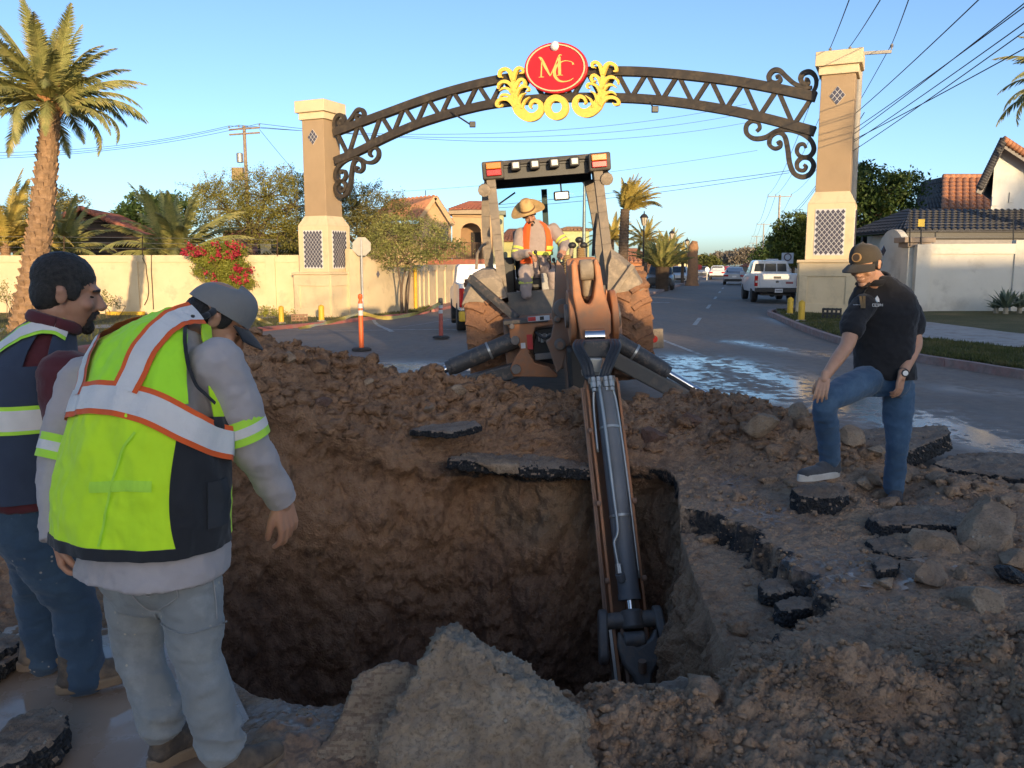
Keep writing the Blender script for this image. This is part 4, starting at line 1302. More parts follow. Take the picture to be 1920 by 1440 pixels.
for k in range(7):
 px = 1352 + k * 13 + rng.uniform(-4, 4)
 d = rng.uniform(260, 380)
 b_ = at(px, 510, d)
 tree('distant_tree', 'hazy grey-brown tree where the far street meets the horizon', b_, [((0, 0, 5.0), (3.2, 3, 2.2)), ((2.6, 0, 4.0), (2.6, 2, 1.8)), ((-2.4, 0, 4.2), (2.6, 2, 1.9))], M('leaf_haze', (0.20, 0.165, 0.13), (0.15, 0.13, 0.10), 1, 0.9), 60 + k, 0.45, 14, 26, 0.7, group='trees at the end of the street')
for k, (px, py, d, r, lb) in enumerate([(92, 385, 60, 1.9, 'grey-green feathery tree beyond the pavilion ridge'), (560, 460, 52, 1.3, 'low shrubby tree behind the wall by the pillar')]):
 b_ = at(px, 560, d)
 tree('yard_tree', lb, b_, [(rel(b_, px, py, d), (r, r, r * 0.7)), (rel(b_, px + 20, py + 25, d), (r, r, r * 0.6)), (rel(b_, px - 25, py + 30, d), (r, r, r * 0.6))], LF_MESQD, 70 + k, 0.08, 45, 36, 0.26, twigs=8)
b_ = at(412, 580, 35.4)
root = tree('bougainvillea_bush', 'rounded bush with crimson flowers hanging over the cream wall', b_,
   [(rel(b_, 412, 502, 35.3), (1.05, 0.5, 0.72)), (rel(b_, 395, 480, 35.4), (0.75, 0.5, 0.5)), (rel(b_, 440, 510, 35.3), (0.70, 0.5, 0.65)), (rel(b_, 455, 528, 35.2), (0.42, 0.4, 0.35)), (rel(b_, 420, 470, 35.5), (0.9, 0.5, 0.4))],
   LF_BUSH, 21, 0.045, 240, 46, 0.10, trunk_r=0.06, cat='bush')
rng = np.random.RandomState(8)
fl = []
for c, r in ((rel(b_, 405, 472, 35.2), (1.0, 0.45, 0.36)), (rel(b_, 440, 470, 35.1), (0.6, 0.4, 0.30)), (rel(b_, 370, 472, 35.2), (0.5, 0.4, 0.16)), (rel(b_, 462, 520, 35.0), (0.35, 0.3, 0.4)), (rel(b_, 420, 505, 35.0), (0.9, 0.3, 0.6))):
 k = 13 if r[2] < 0.5 else 6
 p = np.array(c) + np.clip(rng.normal(size=(k, 3)), -1.2, 1.2) * np.array(r) * 0.75
 p[:, 1] = c[1] - abs(p[:, 1] - c[1]) - 0.25
 for q in p: fl.append(q + rng.normal(size=(20, 3)) * 0.06)
v, f = quads(np.concatenate(fl), 0.04, rng, 0.9)
link('flowers', fast_mesh('flowers', v, f, 4), LF_FLOW, root)
for k, (px, py, d, h, lb) in enumerate([(8, 575, 33, 1.5, 'leggy shrub with thin stems left of the palm trunk'), (205, 582, 33.5, 1.2, 'leggy shrub with pinkish tips in front of the cream wall')]):
 b_ = at(px, py, d)
 tree('leggy_shrub', lb, b_, [((0, 0, h * 0.75), (0.35, 0.3, h * 0.25)), ((0.3, 0, h * 0.5), (0.25, 0.25, 0.2)), ((-0.25, 0, h * 0.55), (0.25, 0.25, 0.2))], LF_SMALL, 80 + k, 0.04, 60, 22, 0.09, stems=4, trunk_r=0.018, cat='shrub')
b_ = at(478, 592, 34.2)
tree('leggy_shrub', 'low dry shrub at the wall foot beneath the flowering bush', b_, [((0, 0, 0.25), (0.9, 0.3, 0.16)), ((0.9, 0, 0.18), (0.8, 0.3, 0.12))], LF_BUSH, 90, 0.04, 90, 26, 0.10, trunk_r=0.02, cat='shrub')
def agave(base, label, n, h, seed):
 rng = np.random.RandomState(seed)
 root = thing('agave', label, 'plant', base, group='agaves by the right wall')
 for k in range(n):
  a = k * 2.399
  el = 0.25 + 1.15 * (1 - (k / n)) ** 0.8
  L = h * rng.uniform(0.8, 1.1)
  d = Vector((math.cos(a) * math.cos(el), math.sin(a) * math.cos(el), math.sin(el)))
  s_ = Vector((-math.sin(a), math.cos(a), 0))
  mb = MB()
  rows = []
  for i in range(6):
   u = i / 5
   p = d * L * u + Vector((0, 0, 0.12 - 0.10 * u * u * L))
   w = 0.055 * math.sin(math.pi * (0.12 + 0.86 * u)) + 0.002
   rows.append([p - s_ * w, p - d.cross(s_) * w * 0.5 * -1, p + s_ * w])
  mb.grid([[tuple(q) for q in r] for r in rows])
  mb.build('leaf', LF_AGAVE, root, True, fixn=False)
 MB().tube([(0, 0, -0.1), (0, 0, 0.2)], [0.08, 0.06], 8).build('stem', M('agave_stem', (0.33, 0.28, 0.2)), root)
ga = P(1886, 578, 24.0)
ga.z = 0.24
agave(ga, 'spiky grey-green agave with a short pale stem at the wall foot', 26, 0.75, 1)
ga = P(1912, 576, 24.2)
ga.z = 0.24
agave(ga, 'upright narrow agave beside the larger stemmed one', 16, 0.62, 2)
ga = P(1868, 578, 24.3)
ga.z = 0.22
agave(ga, 'low dark agave clump left of the stemmed one', 18, 0.34, 3)
def grass_patch(name, left, right, n, seed, h=0.07, dz=0.13):
 rng = np.random.RandomState(seed)
 a, b = crom([(q.x, q.y) for q in left], 60), crom([(q.x, q.y) for q in right], 60)
 k = rng.rand(n) * 59
 i = k.astype(int)
 fr = (k - i)[:, None]
 i2 = np.minimum(i + 1, 59)
 pa, pb = a[i] * (1 - fr) + a[i2] * fr, b[i] * (1 - fr) + b[i2] * fr
 u = rng.rand(n)[:, None]
 p = pa * (1 - u) + pb * u
 dn = pnoise(np.stack([p[:, 0] * 0.9, p[:, 1] * 0.9, p[:, 0] * 0], 1))
 p = p[dn > -0.12 - 0.2 * rng.rand(n)]
 n = len(p)
 z = gz(p[:, 0], p[:, 1]) + dz
 ba = np.stack([p[:, 0], p[:, 1], z], 1)
 an = rng.rand(n) * 6.283
 w = 0.012
 hh = h * rng.uniform(0.5, 1.5, n)
 s_ = np.stack([np.cos(an) * w, np.sin(an) * w, np.zeros(n)], 1)
 tip = ba + np.stack([rng.normal(size=n) * 0.03, rng.normal(size=n) * 0.03, hh], 1)
 v = np.stack([ba - s_, ba + s_, tip], 1).reshape(-1, 3)
 f = np.arange(3 * n).reshape(-1, 3)
 o = link(name, fast_mesh(name, v, f, 3), leaf_mat('grass_' + name, (0.055, 0.075, 0.018), (0.10, 0.105, 0.030), (0.20, 0.165, 0.07)), None)
 o['kind'] = 'stuff'
 tag(o, {'grass_tufts': 'short green grass growing along the right verge', 'lawn_tufts': 'dry golden grass growing along the left verge'}[name], 'grass')
grass_patch('grass_tufts', shift(near_k, 0.12), sw_in, 26000, 1, 0.06, 0.12)
grass_patch('lawn_tufts', shift(lk, -0.1), lw, 22000, 2, 0.09, 0.11)
# ================================================================== HOUSES
MAT_TILEO = M('roof_tile_orange', (0.44, 0.20, 0.105), (0.33, 0.14, 0.075), 3, 0.85, 0.3, 30, dirt=(0.24, 0.13, 0.085), damt=0.3)
MAT_TILER = M('roof_tile_red', (0.36, 0.12, 0.07), (0.27, 0.09, 0.055), 3, 0.85, 0.3, 30, dirt=(0.2, 0.1, 0.07), damt=0.3)
MAT_TILED = M('roof_tile_dark', (0.045, 0.045, 0.050), (0.075, 0.072, 0.075), 4, 0.7, 0.3, 30)
MAT_TAN = M('house_tan', (0.50, 0.34, 0.19), (0.45, 0.30, 0.165), 1.0, 0.92, 0.3, 40)
MAT_CREAM = M('house_cream', (0.64, 0.52, 0.30), (0.58, 0.46, 0.26), 1.0, 0.92, 0.3, 40)
MAT_HWHITE = M('house_white', (0.66, 0.66, 0.64), (0.58, 0.58, 0.57), 1.0, 0.92, 0.3, 40, dirt=(0.48, 0.47, 0.45), damt=0.3, dscale=1)
MAT_DARKIN = M('opening_shade_and_door', (0.030, 0.022, 0.017), (0.05, 0.036, 0.026), 3, 0.8)  # near-black for the shade painted into the pavilion; also the porch door
MAT_WOOD = M('dark_wood', (0.10, 0.055, 0.03), (0.065, 0.037, 0.02), 6, 0.8, 0.3, 30)
MAT_GLASSD = M('window_dark', (0.02, 0.024, 0.03), (0.035, 0.04, 0.048), 3, 0.12)
def roof_plane(parent, a, b, c, d, mat, pitch=0.30, rows=8, amp=0.06, single=False, name='roof_slope'):
 a, b, c, d = (Vector(q) for q in (a, b, c, d))
 nrm = (b - a).cross(d - a).normalized()
 if nrm.z < 0: nrm = -nrm
 L = (b - a).length
 nc = max(2, int(round(L / pitch)))
 base = MB()
 base.add([tuple(q - nrm * 0.06) for q in (a, b, c, d)] + [tuple(q - nrm * 0.002) for q in (a, b, c, d)], [(0, 1, 2, 3), (4, 7, 6, 5), (0, 4, 5, 1), (1, 5, 6, 2), (2, 6, 7, 3), (3, 7, 4, 0)])
 bo = base.build(name, mat, parent)
 off = Vector(parent['_w']) if parent.get('_w') else Vector((0, 0, 0))
 if single:
  me = None
  for i in range(nc):
   u = (i + 0.5) / nc
   e, r = a.lerp(b, u), d.lerp(c, u)
   ax = (r - e)
   for j in range(rows):
    p0, p1 = e + ax * (j / rows), e + ax * ((j + 1) / rows)
    if me is None or True:
     s_ = (b - a).normalized()
     w = ax.normalized()
     n2 = w.cross(s_)
     if n2.z < 0: n2 = -n2
     ln = (p1 - p0).length * 1.12
    if me is None:
     mb = MB()
     rw = L / nc * 0.40
     vs = []
     for q, k_, ff in ((0, 1.0, 0.022), (ln, 0.82, 0.0)):
      for m_ in range(6):
       an = math.pi * m_ / 5
       vs.append((math.cos(an) * rw * k_, q, math.sin(an) * rw * k_ * 0.75 + ff))
     mb.add(vs, [(m_, m_ + 1, 6 + m_ + 1, 6 + m_) for m_ in range(5)] + [tuple(range(6))])
     o = mb.build('roof_tile', mat, bo, 50)
     me = o.data
    else:
     o = bpy.data.objects.new('roof_tile', me)
     COL.objects.link(o)
     o.parent = bo
    o.matrix_basis = Matrix.Translation(p0 - off) @ Matrix((s_, w, n2)).transposed().to_4x4()
 else:
  mb = MB()
  for i in range(nc):
   u = (i + 0.5) / nc
   e, r = a.lerp(b, u), d.lerp(c, u)
   s_ = (b - a).normalized()
   rw = L / nc * 0.42
   for j in range(rows):
    p0, p1 = e.lerp(r, j / rows), e.lerp(r, min(1, (j + 1.1) / rows))
    vs = []
    for q, k_, ff in ((p0, 1.0, 0.02), (p1, 0.85, 0.0)):
     for m_ in range(5):
      an = math.pi * m_ / 4
      vs.append(q + s_ * (math.cos(an) * rw * k_) + nrm * (math.sin(an) * rw * k_ * 0.8 + ff))
    mb.add(vs, [(m_, m_ + 1, 5 + m_ + 1, 5 + m_) for m_ in range(4)] + [tuple(range(5))])
  o = mb.build('roof_tiles', mat, parent, 50, fixn=False)
  o['kind'] = 'stuff'
 return bo
def wallbox(root, x0, x1, y0, y1, z0, z1, mat, name='wall'):
 return MB().box(((x0 + x1) / 2, (y0 + y1) / 2, (z0 + z1) / 2), (x1 - x0, y1 - y0, z1 - z0)).build(name, mat, root, bevel=0.01)
pd = 47.0
ap, re_, le_ = P(152, 391, pd), P(296, 455, pd), P(-30, 470, pd)
pav = thing('pavilion', 'open dark pavilion with red tiled gable roof behind the left wall', 'pavilion', V(ap.x, pd, -0.5), world=True)
dep = V(-1.2, 7.0, 0)
roof_plane(pav, re_, re_ + dep, ap + dep, ap, MAT_TILER, 0.34, 12)
roof_plane(pav, le_ + dep, le_, ap, ap + dep, MAT_TILER, 0.34, 12)
for a, b in ((ap, re_), (ap, le_)):
 n_ = 16
 for k in range(n_):
  p0, p1 = a.lerp(b, k / n_), a.lerp(b, (k + 1.1) / n_)
  MB().tube([p0 + V(0, -0.05, 0.05), p1 + V(0, -0.05, 0.02)], [0.13, 0.17], 8).build('verge_tile', MAT_TILER, pav, True)
bk_ = MB()
bk_.add([tuple(le_ + V(0.6, 1.0, 0)), tuple(re_ + V(-0.6, 1.0, 0)), tuple(ap + V(0, 1.0, -0.25))], [(0, 1, 2)])
bk_.build('gable_shade_sheet', MAT_DARKIN, pav)  # dark sheet standing in for the shade inside the open gable
for k in range(7):
 z = re_.z + 1.2 - 0.42 * k
 hw = 0.93 * ((ap.z - z) / (ap.z - re_.z)) if z > re_.z else 1.0
 x0, x1 = ap.x + (le_.x - ap.x) * hw * 0.96, ap.x + (re_.x - ap.x) * hw * 0.96
 MB().bar((x0, pd + 0.7, z), (x1, pd + 0.7, z), 0.06, 0.09).build('louvre', M('louvre_wood', (0.09, 0.05, 0.035), (0.06, 0.035, 0.025)), pav)
MB().box(((re_.x + le_.x) / 2, pd + 4, re_.z - 1.6), (re_.x - le_.x - 1.4, 5.0, 3.2)).build('interior_shade_block', MAT_DARKIN, pav)  # solid dark block standing in for the shade under the pavilion roof
for px in (30, 150, 270):
 q = P(px, 450, pd + 0.5)
 MB().bar((q.x, q.y, -0.6), (q.x, q.y, re_.z), 0.25, 0.25, (0, 1, 0)).build('post', MAT_WOOD, pav)
pk = thing('garden_shed', 'small pink-walled shed showing behind the flowering bush', 'shed', V(P(440, 480, 50).x, 50, -0.5), world=True)
q0, q1 = P(418, 440, 50), P(446, 480, 50)
wallbox(pk, q0.x, q1.x + 0.3, 50, 53, -0.6, P(430, 437, 50).z, M('shed_pink', (0.52, 0.24, 0.18), (0.45, 0.2, 0.15), 3, 0.9))
MB().box(((q0.x + q1.x) / 2 + 0.15, 51.5, P(430, 435, 50).z + 0.05), (2.0, 3.5, 0.14)).build('roof', MAT_TILER, pk)
ph_ = thing('pale_house', 'low pale house with dark windows glimpsed under the mesquite branches', 'house', V(P(500, 470, 58).x, 58, -0.5), world=True)
q0, q1 = P(446, 440, 58), P(570, 470, 58)
wallbox(ph_, q0.x, q1.x, 58, 64, -0.6, P(500, 445, 58).z, MAT_CREAM)
for a, b in ((476, 488), (508, 524), (540, 556)):
 p0, p1 = P(a, 452, 57.9), P(b, 474, 57.9)
 MB().box(((p0.x + p1.x) / 2, 57.97, (p0.z + p1.z) / 2), (p1.x - p0.x, 0.08, p0.z - p1.z)).build('window', MAT_GLASSD, ph_)
MB().box(((q0.x + q1.x) / 2, 61, P(500, 445, 58).z + 0.1), (q1.x - q0.x + 0.6, 6.6, 0.2)).build('roof', MAT_TILEO, ph_)
d = 60.0
th_ = thing('gabled_house', 'tan house with orange tiled gable and dark side wing behind the small tree', 'house', V(P(800, 480, d).x, d, -0.5), world=True)
ap, r_e, l_e = P(818, 368, d), P(851, 420, d), P(786, 412, d)
base_z = P(800, 500, d).z
gb = MB()
gb.add([(l_e.x, d, base_z), (r_e.x - 0.2, d, base_z), (r_e.x - 0.2, d, r_e.z), (ap.x, d, ap.z - 0.1), (l_e.x, d, l_e.z)], [(0, 1, 2, 3, 4)])
gb.build('gable_wall', MAT_TAN, th_)
dep = V(-7.5, 6.0, 0)
roof_plane(th_, r_e + V(0, -0.4, 0), r_e + V(-1, 8, 0), ap + V(-1, 8, 0), ap + V(0, -0.4, 0), MAT_TILEO, 0.36, 8)
lr = P(700, 392, 64)
roof_plane(th_, V(lr.x, 60.4, l_e.z - 0.1), l_e + V(0, -0.4, 0), ap + V(0, -0.4, 0), V(lr.x + 1.5, 63.4, ap.z), MAT_TILEO, 0.36, 9)
MB().box(((lr.x + l_e.x) / 2, 62.6, (base_z + l_e.z) / 2 - 0.15), (l_e.x - lr.x, 4.5, l_e.z - base_z - 0.2)).build('wing', MAT_TAN, th_, bevel=0.01)
for a, b in ((ap, r_e), (ap, l_e)):
 MB().bar(a + V(0, -0.42, -0.12), b + V(0, -0.42, -0.12), 0.10, 0.28).build('bargeboard', MAT_TAN, th_)
p0, p1 = P(828, 428, d - 0.1), P(840, 452, d - 0.1)
MB().box(((p0.x + p1.x) / 2, d - 0.3, (p0.z + p1.z) / 2), (p1.x - p0.x, 0.6, p0.z - p1.z)).build('window_box', M('grey_shutter', (0.12, 0.115, 0.11)), th_)
MB().tube([P(798, 370, 62), P(798, 357, 62)], 0.03, 5).build('antenna', MAT_BLACK, th_)
MB().box((P(840, 468, d).x, d - 0.6, P(840, 470, d).z), (1.2, 0.5, 1.1)).build('planter', M('clay', (0.4, 0.2, 0.1)), th_)
d = 66.0
ah = thing('arched_house', 'tan house with tiled hip roof and wide arched porch beside the backhoe cab', 'house', V(P(885, 480, d).x, d, -0.5), world=True)
x0, x1 = P(848, 440, d).x, P(922, 440, d).x
zt, zb = P(880, 402, d).z, P(880, 500, d).z
cxp, rxp = P(883, 440, d).x, (P(902, 440, d).x - P(863, 440, d).x) / 2
zs, za = P(883, 436, d).z, P(883, 418, d).z
fw = MB()
n_ = 18
topv = [(x0 + (x1 - x0) * k / n_, zt) for k in range(n_ + 1)]
arc = []
for k in range(n_ + 1):
 x = x0 + (x1 - x0) * k / n_
 u = (x - cxp) / rxp
 arc.append((x, zb if abs(u) >= 1 else zs + (za - zs) * math.sqrt(1 - u * u)))
arc2 = []
for x, z in arc: arc2.append((x, z))
fw.grid([[(x, d, z) for x, z in topv], [(x, d, z) for x, z in arc2]])
fw.build('porch_front', MAT_TAN, ah, fixn=False)
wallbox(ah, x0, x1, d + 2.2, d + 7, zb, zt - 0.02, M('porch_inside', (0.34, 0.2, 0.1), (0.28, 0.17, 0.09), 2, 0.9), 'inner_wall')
wallbox(ah, cxp - 0.1, cxp + rxp * 0.9, d + 2.1, d + 2.3, zb, zs + 0.1, MAT_DARKIN, 'door')
MB().box(((x0 + x1) / 2, d + 1.1, zt - 0.1), (x1 - x0, 2.3, 0.15)).build('porch_ceiling', MAT_TAN, ah)
MB().box(((x0 + x1) / 2, d + 3, zt + 0.16), (x1 - x0 + 0.5, 7, 0.34)).build('cornice', M('cornice_tan', (0.36, 0.27, 0.17)), ah, bevel=0.03)
apx = P(893, 377, d).x
zr, ze = P(893, 377, d + 2).z, zt + 0.34
e0, e1 = V(x0 - 0.2, d - 0.5, ze), V(x1 + 0.2, d - 0.5, ze)
a0, a1 = V(apx - 0.6, d + 3, zr), V(apx + 0.9, d + 3, zr)
roof_plane(ah, e0, e1, a1, a0, MAT_TILER, 0.36, 8)
roof_plane(ah, e0 + V(0, 7, 0), e0, a0, a0 + V(0, 0.2, 0), MAT_TILER, 0.36, 8)
roof_plane(ah, e1, e1 + V(0, 7, 0), a1 + V(0, 0.2, 0), a1, MAT_TILER, 0.36, 8)
tw_ = thing('cream_tower', 'narrow cream stair tower with round window behind the cab post', 'tower', V(P(940, 480, 72).x, 72, -0.5), world=True)
p0, p1 = P(932, 400, 72), P(944, 400, 72)
wallbox(tw_, p0.x - 0.6, p1.x, 72, 75, P(940, 500, 72).z, P(940, 401, 72).z, MAT_CREAM)
MB().box(((p0.x + p1.x) / 2 - 0.3, 73.5, P(940, 399, 72).z), (p1.x - p0.x + 1.0, 3.6, 0.35)).build('cap', M('cornice_tan'if False else 'cap_grey', (0.3, 0.27, 0.22)), tw_)
c = P(937, 416, 71.95)
MB().tube([c, c + V(0, -0.06, 0)], 0.25, 14).build('round_window', MAT_GLASSD, tw_)
def low_house(name, label, px0, px1, pytop, pyroof, d, wm, rm, pybase=505, arches=0):
 r = thing(name, label, 'house', V(P((px0 + px1) / 2, 480, d).x, d, 0), world=True)
 a, b = P(px0, pytop, d), P(px1, pytop, d)
 zb = P(px0, pybase, d).z
 wallbox(r, a.x, b.x, d, d + 7, zb, a.z, wm)
 zr = P(px0, pyroof, d).z
 e0, e1 = V(a.x - 0.3, d - 0.4, a.z), V(b.x + 0.3, d - 0.4, a.z)
 m0, m1 = V(a.x + (b.x - a.x) * 0.32, d + 3.3, zr), V(a.x + (b.x - a.x) * 0.68, d + 3.3, zr)
 roof_plane(r, e0, e1, m1, m0, rm, 0.42, 6)
 roof_plane(r, e0 + V(0, 7.6, 0), e0, m0, m0 + V(0, 0.1, 0), rm, 0.42, 6)
 roof_plane(r, e1, e1 + V(0, 7.6, 0), m1 + V(0, 0.1, 0), m1, rm, 0.42, 6)
 for k in range(arches):
  xc = a.x + (b.x - a.x) * (k + 0.5) / arches
  w = (b.x - a.x) / arches * 0.27
  hh = (a.z - zb)
  pts = [(xc - w, zb + hh * 0.12)] + [(xc + w * math.cos(t), zb + hh * 0.55 + w * math.sin(t)) for t in np.linspace(math.pi, 0, 9)] + [(xc + w, zb + hh * 0.12)]
  mb = MB()
  n_ = len(pts)
  mb.v = [(x, d - 0.05, z) for x, z in pts] + [(x, d + 0.1, z) for x, z in pts]
  mb.f = [tuple(range(n_)), tuple(range(n_, 2 * n_))[::-1]] + [(i, (i + 1) % n_, n_ + (i + 1) % n_, n_ + i) for i in range(n_)]
  mb.build('arched_window', MAT_GLASSD, r)
 return r
low_house('yellow_house', 'yellow house with red hip roof and arched windows seen through the cab', 940, 985, 452, 428, 84, M('house_yellow', (0.62, 0.47, 0.18), (0.56, 0.42, 0.16), 1, 0.9), MAT_TILER, arches=3)
low_house('yellow_house', 'pale yellow house block seen through the cab beside the lantern pole', 1052, 1105, 432, 424, 95, M('house_yellow2', (0.66, 0.55, 0.26), (0.6, 0.5, 0.24), 1, 0.9), MAT_TILEO, arches=4)
low_house('street_house', 'terracotta house with tiled roof behind the slim median palm', 1160, 1222, 492, 466, 84, M('house_terra', (0.52, 0.22, 0.10), (0.45, 0.19, 0.09), 1, 0.9), MAT_TILEO, 545, 4)
low_house('street_house', 'orange-fronted house along the far street beyond the parked cars', 1232, 1272, 478, 468, 112, M('house_orange', (0.60, 0.28, 0.10), (0.52, 0.24, 0.09), 1, 0.9), MAT_TILEO, 540, 4)
low_house('street_house', 'cream house along the far street beside the bare palm trunk', 1268, 1300, 484, 474, 125, MAT_CREAM, MAT_TILER, 530, 3)
low_house('street_house', 'small tan house far along the street beyond the lanterns', 1300, 1330, 496, 489, 170, MAT_TAN, MAT_TILER, 522, 3)
low_house('street_house', 'low brown house far along the right side of the street', 1404, 1436, 500, 492, 190, M('house_brown', (0.3, 0.2, 0.13), (0.25, 0.17, 0.11), 1, 0.9), MAT_TILER, 522, 3)
fe = thing('iron_fence', 'brown iron fence on a red footing above the receding side wall', 'fence', V(P(855, 490, 56).x, 56, 0), world=True)
a, b = P(800, 490, 56), P(915, 490, 58)
zt, zb = P(855, 455, 57).z, P(855, 487, 57).z
MB().bar((a.x, a.y, zb - 0.15), (b.x, b.y, zb - 0.15), 0.25, 0.35).build('footing', MAT_TILER, fe)
for z in (zt, zb + 0.1): MB().bar((a.x, a.y, z), (b.x, b.y, z), 0.04, 0.05).build('rail', MAT_WOOD, fe)
for k in range(34):
 p = a.lerp(b, k / 33)
 MB().bar((p.x, p.y, zb), (p.x, p.y, zt), 0.03, 0.03, (0, 1, 0)).build('picket', MAT_WOOD, fe)
d = 28.5
cp_ = thing('carport', 'dark tiled carport with deep black opening behind the right wall', 'carport', V(P(1800, 450, d).x, d, 0.2), world=True)
e0, e1 = P(1700, 432, d), P(2120, 420, d)
e1.z = e0.z
r0, r1 = P(1702, 394, d + 3.4), P(2120, 380, d + 3.4)
r1.z = r0.z
roof_plane(cp_, e0, e1, r1, r0, MAT_TILED, 0.215, 8, single=True)
hl = P(1672, 436, d + 3.4)
roof_plane(cp_, V(e0.x - 0.75, d + 3.4, e0.z - 0.05), e0, r0 - V(0, 0.2, 0.03), r0, MAT_TILED, 0.22, 7)
MB().bar(e0 + V(0.05, 0.14, -0.16), e1 + V(0, 0.14, -0.16), 0.10, 0.22).build('fascia', MAT_BLACK, cp_)
MB().bar(e0 + V(0.05, 0.25, -0.42), e1 + V(0, 0.25, -0.42), 0.10, 0.24).build('beam', M('beam_grey', (0.30, 0.28, 0.27)), cp_)
MB().box(((e0.x + e1.x) / 2, d + 3.6, 1.2), (e1.x - e0.x, 0.2, e0.z + 0.2)).build('back_wall', M('carport_void_shade', (0.010, 0.010, 0.012), (0.016, 0.016, 0.018)), cp_)  # near-black colour stands in for the shade in the void under the roof
MB().box((e0.x + 0.2, d + 1.7, 1.2), (0.25, 3.2, e0.z + 0.2)).build('side_wall', MAT_WHITEW, cp_)
for z in (e0.z - 0.75, e0.z - 1.05):
 MB().bar((e0.x + 0.3, d + 0.3, z), (e1.x, d + 0.3, z), 0.03, 0.05).build('slat', MAT_BLACK, cp_)
d = 44.0
oh = thing('tiled_house', 'house with sunlit orange tiled gable roof beyond the dark carport', 'house', V(P(1780, 400, d).x, d, 0.2), world=True)
r0, r1 = P(1768, 333, d + 3), P(1905, 330, d + 3)
e0, e1 = P(1766, 392, d), P(1910, 388, d)
r1.z = r0.z
e1.z = e0.z
roof_plane(oh, e0, e1, r1, r0, MAT_TILEO, 0.36, 8, single=True)
le = P(1728, 392, d + 4.5)
roof_plane(oh, V(le.x, d + 5.5, e0.z), V(le.x + 0.6, d + 0.2, e0.z), r0, r0 + V(0.1, 2.5, 0), MAT_TILED, 0.36, 7)
gb = MB().add([tuple(V(le.x + 0.7, d + 0.3, e0.z)), tuple(e0 + V(0.1, 0.3, 0)), tuple(r0 + V(0, -0.2, -0.1))], [(0, 1, 2)])
gb.build('gable_end', MAT_CREAM, oh)
MB().box(((le.x + e1.x) / 2 + 0.6, d + 3.3, e0.z / 2), (e1.x - le.x - 1.2, 5.6, e0.z - 0.1)).build('wall', MAT_HWHITE, oh)
for k in range(14):
 p0, p1 = r0.lerp(r1, k / 14), r0.lerp(r1, (k + 1.08) / 14)
 MB().tube([p0 + V(0, 0, 0.06), p1 + V(0, 0, 0.04)], [0.14, 0.17], 8).build('ridge_tile', MAT_TILEO, oh, True)
d = 33.0
wh = thing('white_house', 'white two-storey gable house with small windows at the right', 'house', V(P(1900, 400, d).x, d, 0.2), world=True)
ap = P(1884, 268, d)
e0, e1 = P(1839, 359, d), P(2010, 350, d)
DV = V(0.56, 0.83, 0) * 8.0
OV = V(0.56, 0.83, 0) * -0.7
wx0, wx1 = P(1858, 390, d).x, P(1990, 390, d).x
sl0, sl1 = (ap.z - e0.z) / (ap.x - e0.x), (ap.z - e1.z) / (e1.x - ap.x)
poly = [(wx0, 0.2), (wx1, 0.2), (wx1, ap.z - (wx1 - ap.x) * sl1 - 0.1), (ap.x, ap.z - 0.12), (wx0, ap.z - (ap.x - wx0) * sl0 - 0.1)]
gb = MB()
gb.v = [(x, d, z) for x, z in poly] + [(x + DV.x, d + DV.y, z) for x, z in poly]
gb.f = [tuple(range(5)), tuple(range(5, 10))[::-1]] + [(i, (i + 1) % 5, 5 + (i + 1) % 5, 5 + i) for i in range(5)]
gb.build('wall', MAT_HWHITE, wh)
roof_plane(wh, e0 + OV, e0 + DV, ap + DV, ap + OV, MAT_TILED, 0.33, 9)
roof_plane(wh, e1 + DV, e1 + OV, ap + OV, ap + DV, MAT_TILEO, 0.33, 9)
for e in (e0, e1):
 MB().bar(e + OV + V(0, 0.04, -0.12), ap + OV + V(0, 0.04, -0.12), 0.06, 0.22).build('bargeboard', M('barge_grey', (0.25, 0.23, 0.22)), wh)
 for k in range(20):
  p0 = e.lerp(ap, k / 20)
  p1 = e.lerp(ap, (k + 1.1) / 20)
  MB().tube([p0 + OV + V(0, 0, 0.06), p1 + OV + V(0, 0, 0.03)], [0.13, 0.16], 8).build('verge_tile', MAT_TILED if e is e0 else MAT_TILEO, wh, True)
for a, b, c_, d_ in ((1859, 369, 1868, 386), (1892, 361, 1898, 380)):
 p0, p1 = P(a, b, d), P(c_, d_, d)
 fr = MB().box(((p0.x + p1.x) / 2, d - 0.03, (p0.z + p1.z) / 2), (p1.x - p0.x, 0.08, p0.z - p1.z)).build('window', MAT_HWHITE, wh)
 MB().box(((p0.x + p1.x) / 2, d - 0.08, (p0.z + p1.z) / 2), ((p1.x - p0.x) * 0.75, 0.03, (p0.z - p1.z) * 0.8)).build('pane', MAT_GLASSD, fr)
DB = 32.0
bh = thing('street_house', 'unseen stucco house guessed behind the viewer to shade the works', 'house', V(0, -DB, 0), world=True)  # unseen, guessed house; height set so its shadow covers the works
zs_ = 1.76 + (DB + 3.3) / math.cos(SUN_AZ) * math.tan(SUN_EL)
wallbox(bh, -26, 19.0, -DB - 9, -DB, -0.1, zs_ - 0.25, MAT_TAN)
MB().box((-3.5, -DB - 4.5, zs_ - 0.125), (45.6, 9.6, 0.25)).build('parapet', MAT_STUC, bh, bevel=0.02)
for k in range(7):
 fr = MB().box((-22 + 6 * k, -DB + 0.02, 1.9), (1.6, 0.1, 1.4)).build('window', MAT_STUC, bh)
 MB().box((-22 + 6 * k, -DB + 0.08, 1.9), (1.35, 0.04, 1.15)).build('pane', MAT_GLASSD, fr)
bh2 = thing('street_house', 'unseen taller cream house guessed behind the viewer to shade the right wall', 'house', V(32, -DB, 0), world=True)  # unseen, guessed house; sized so its shadow reaches the right wall
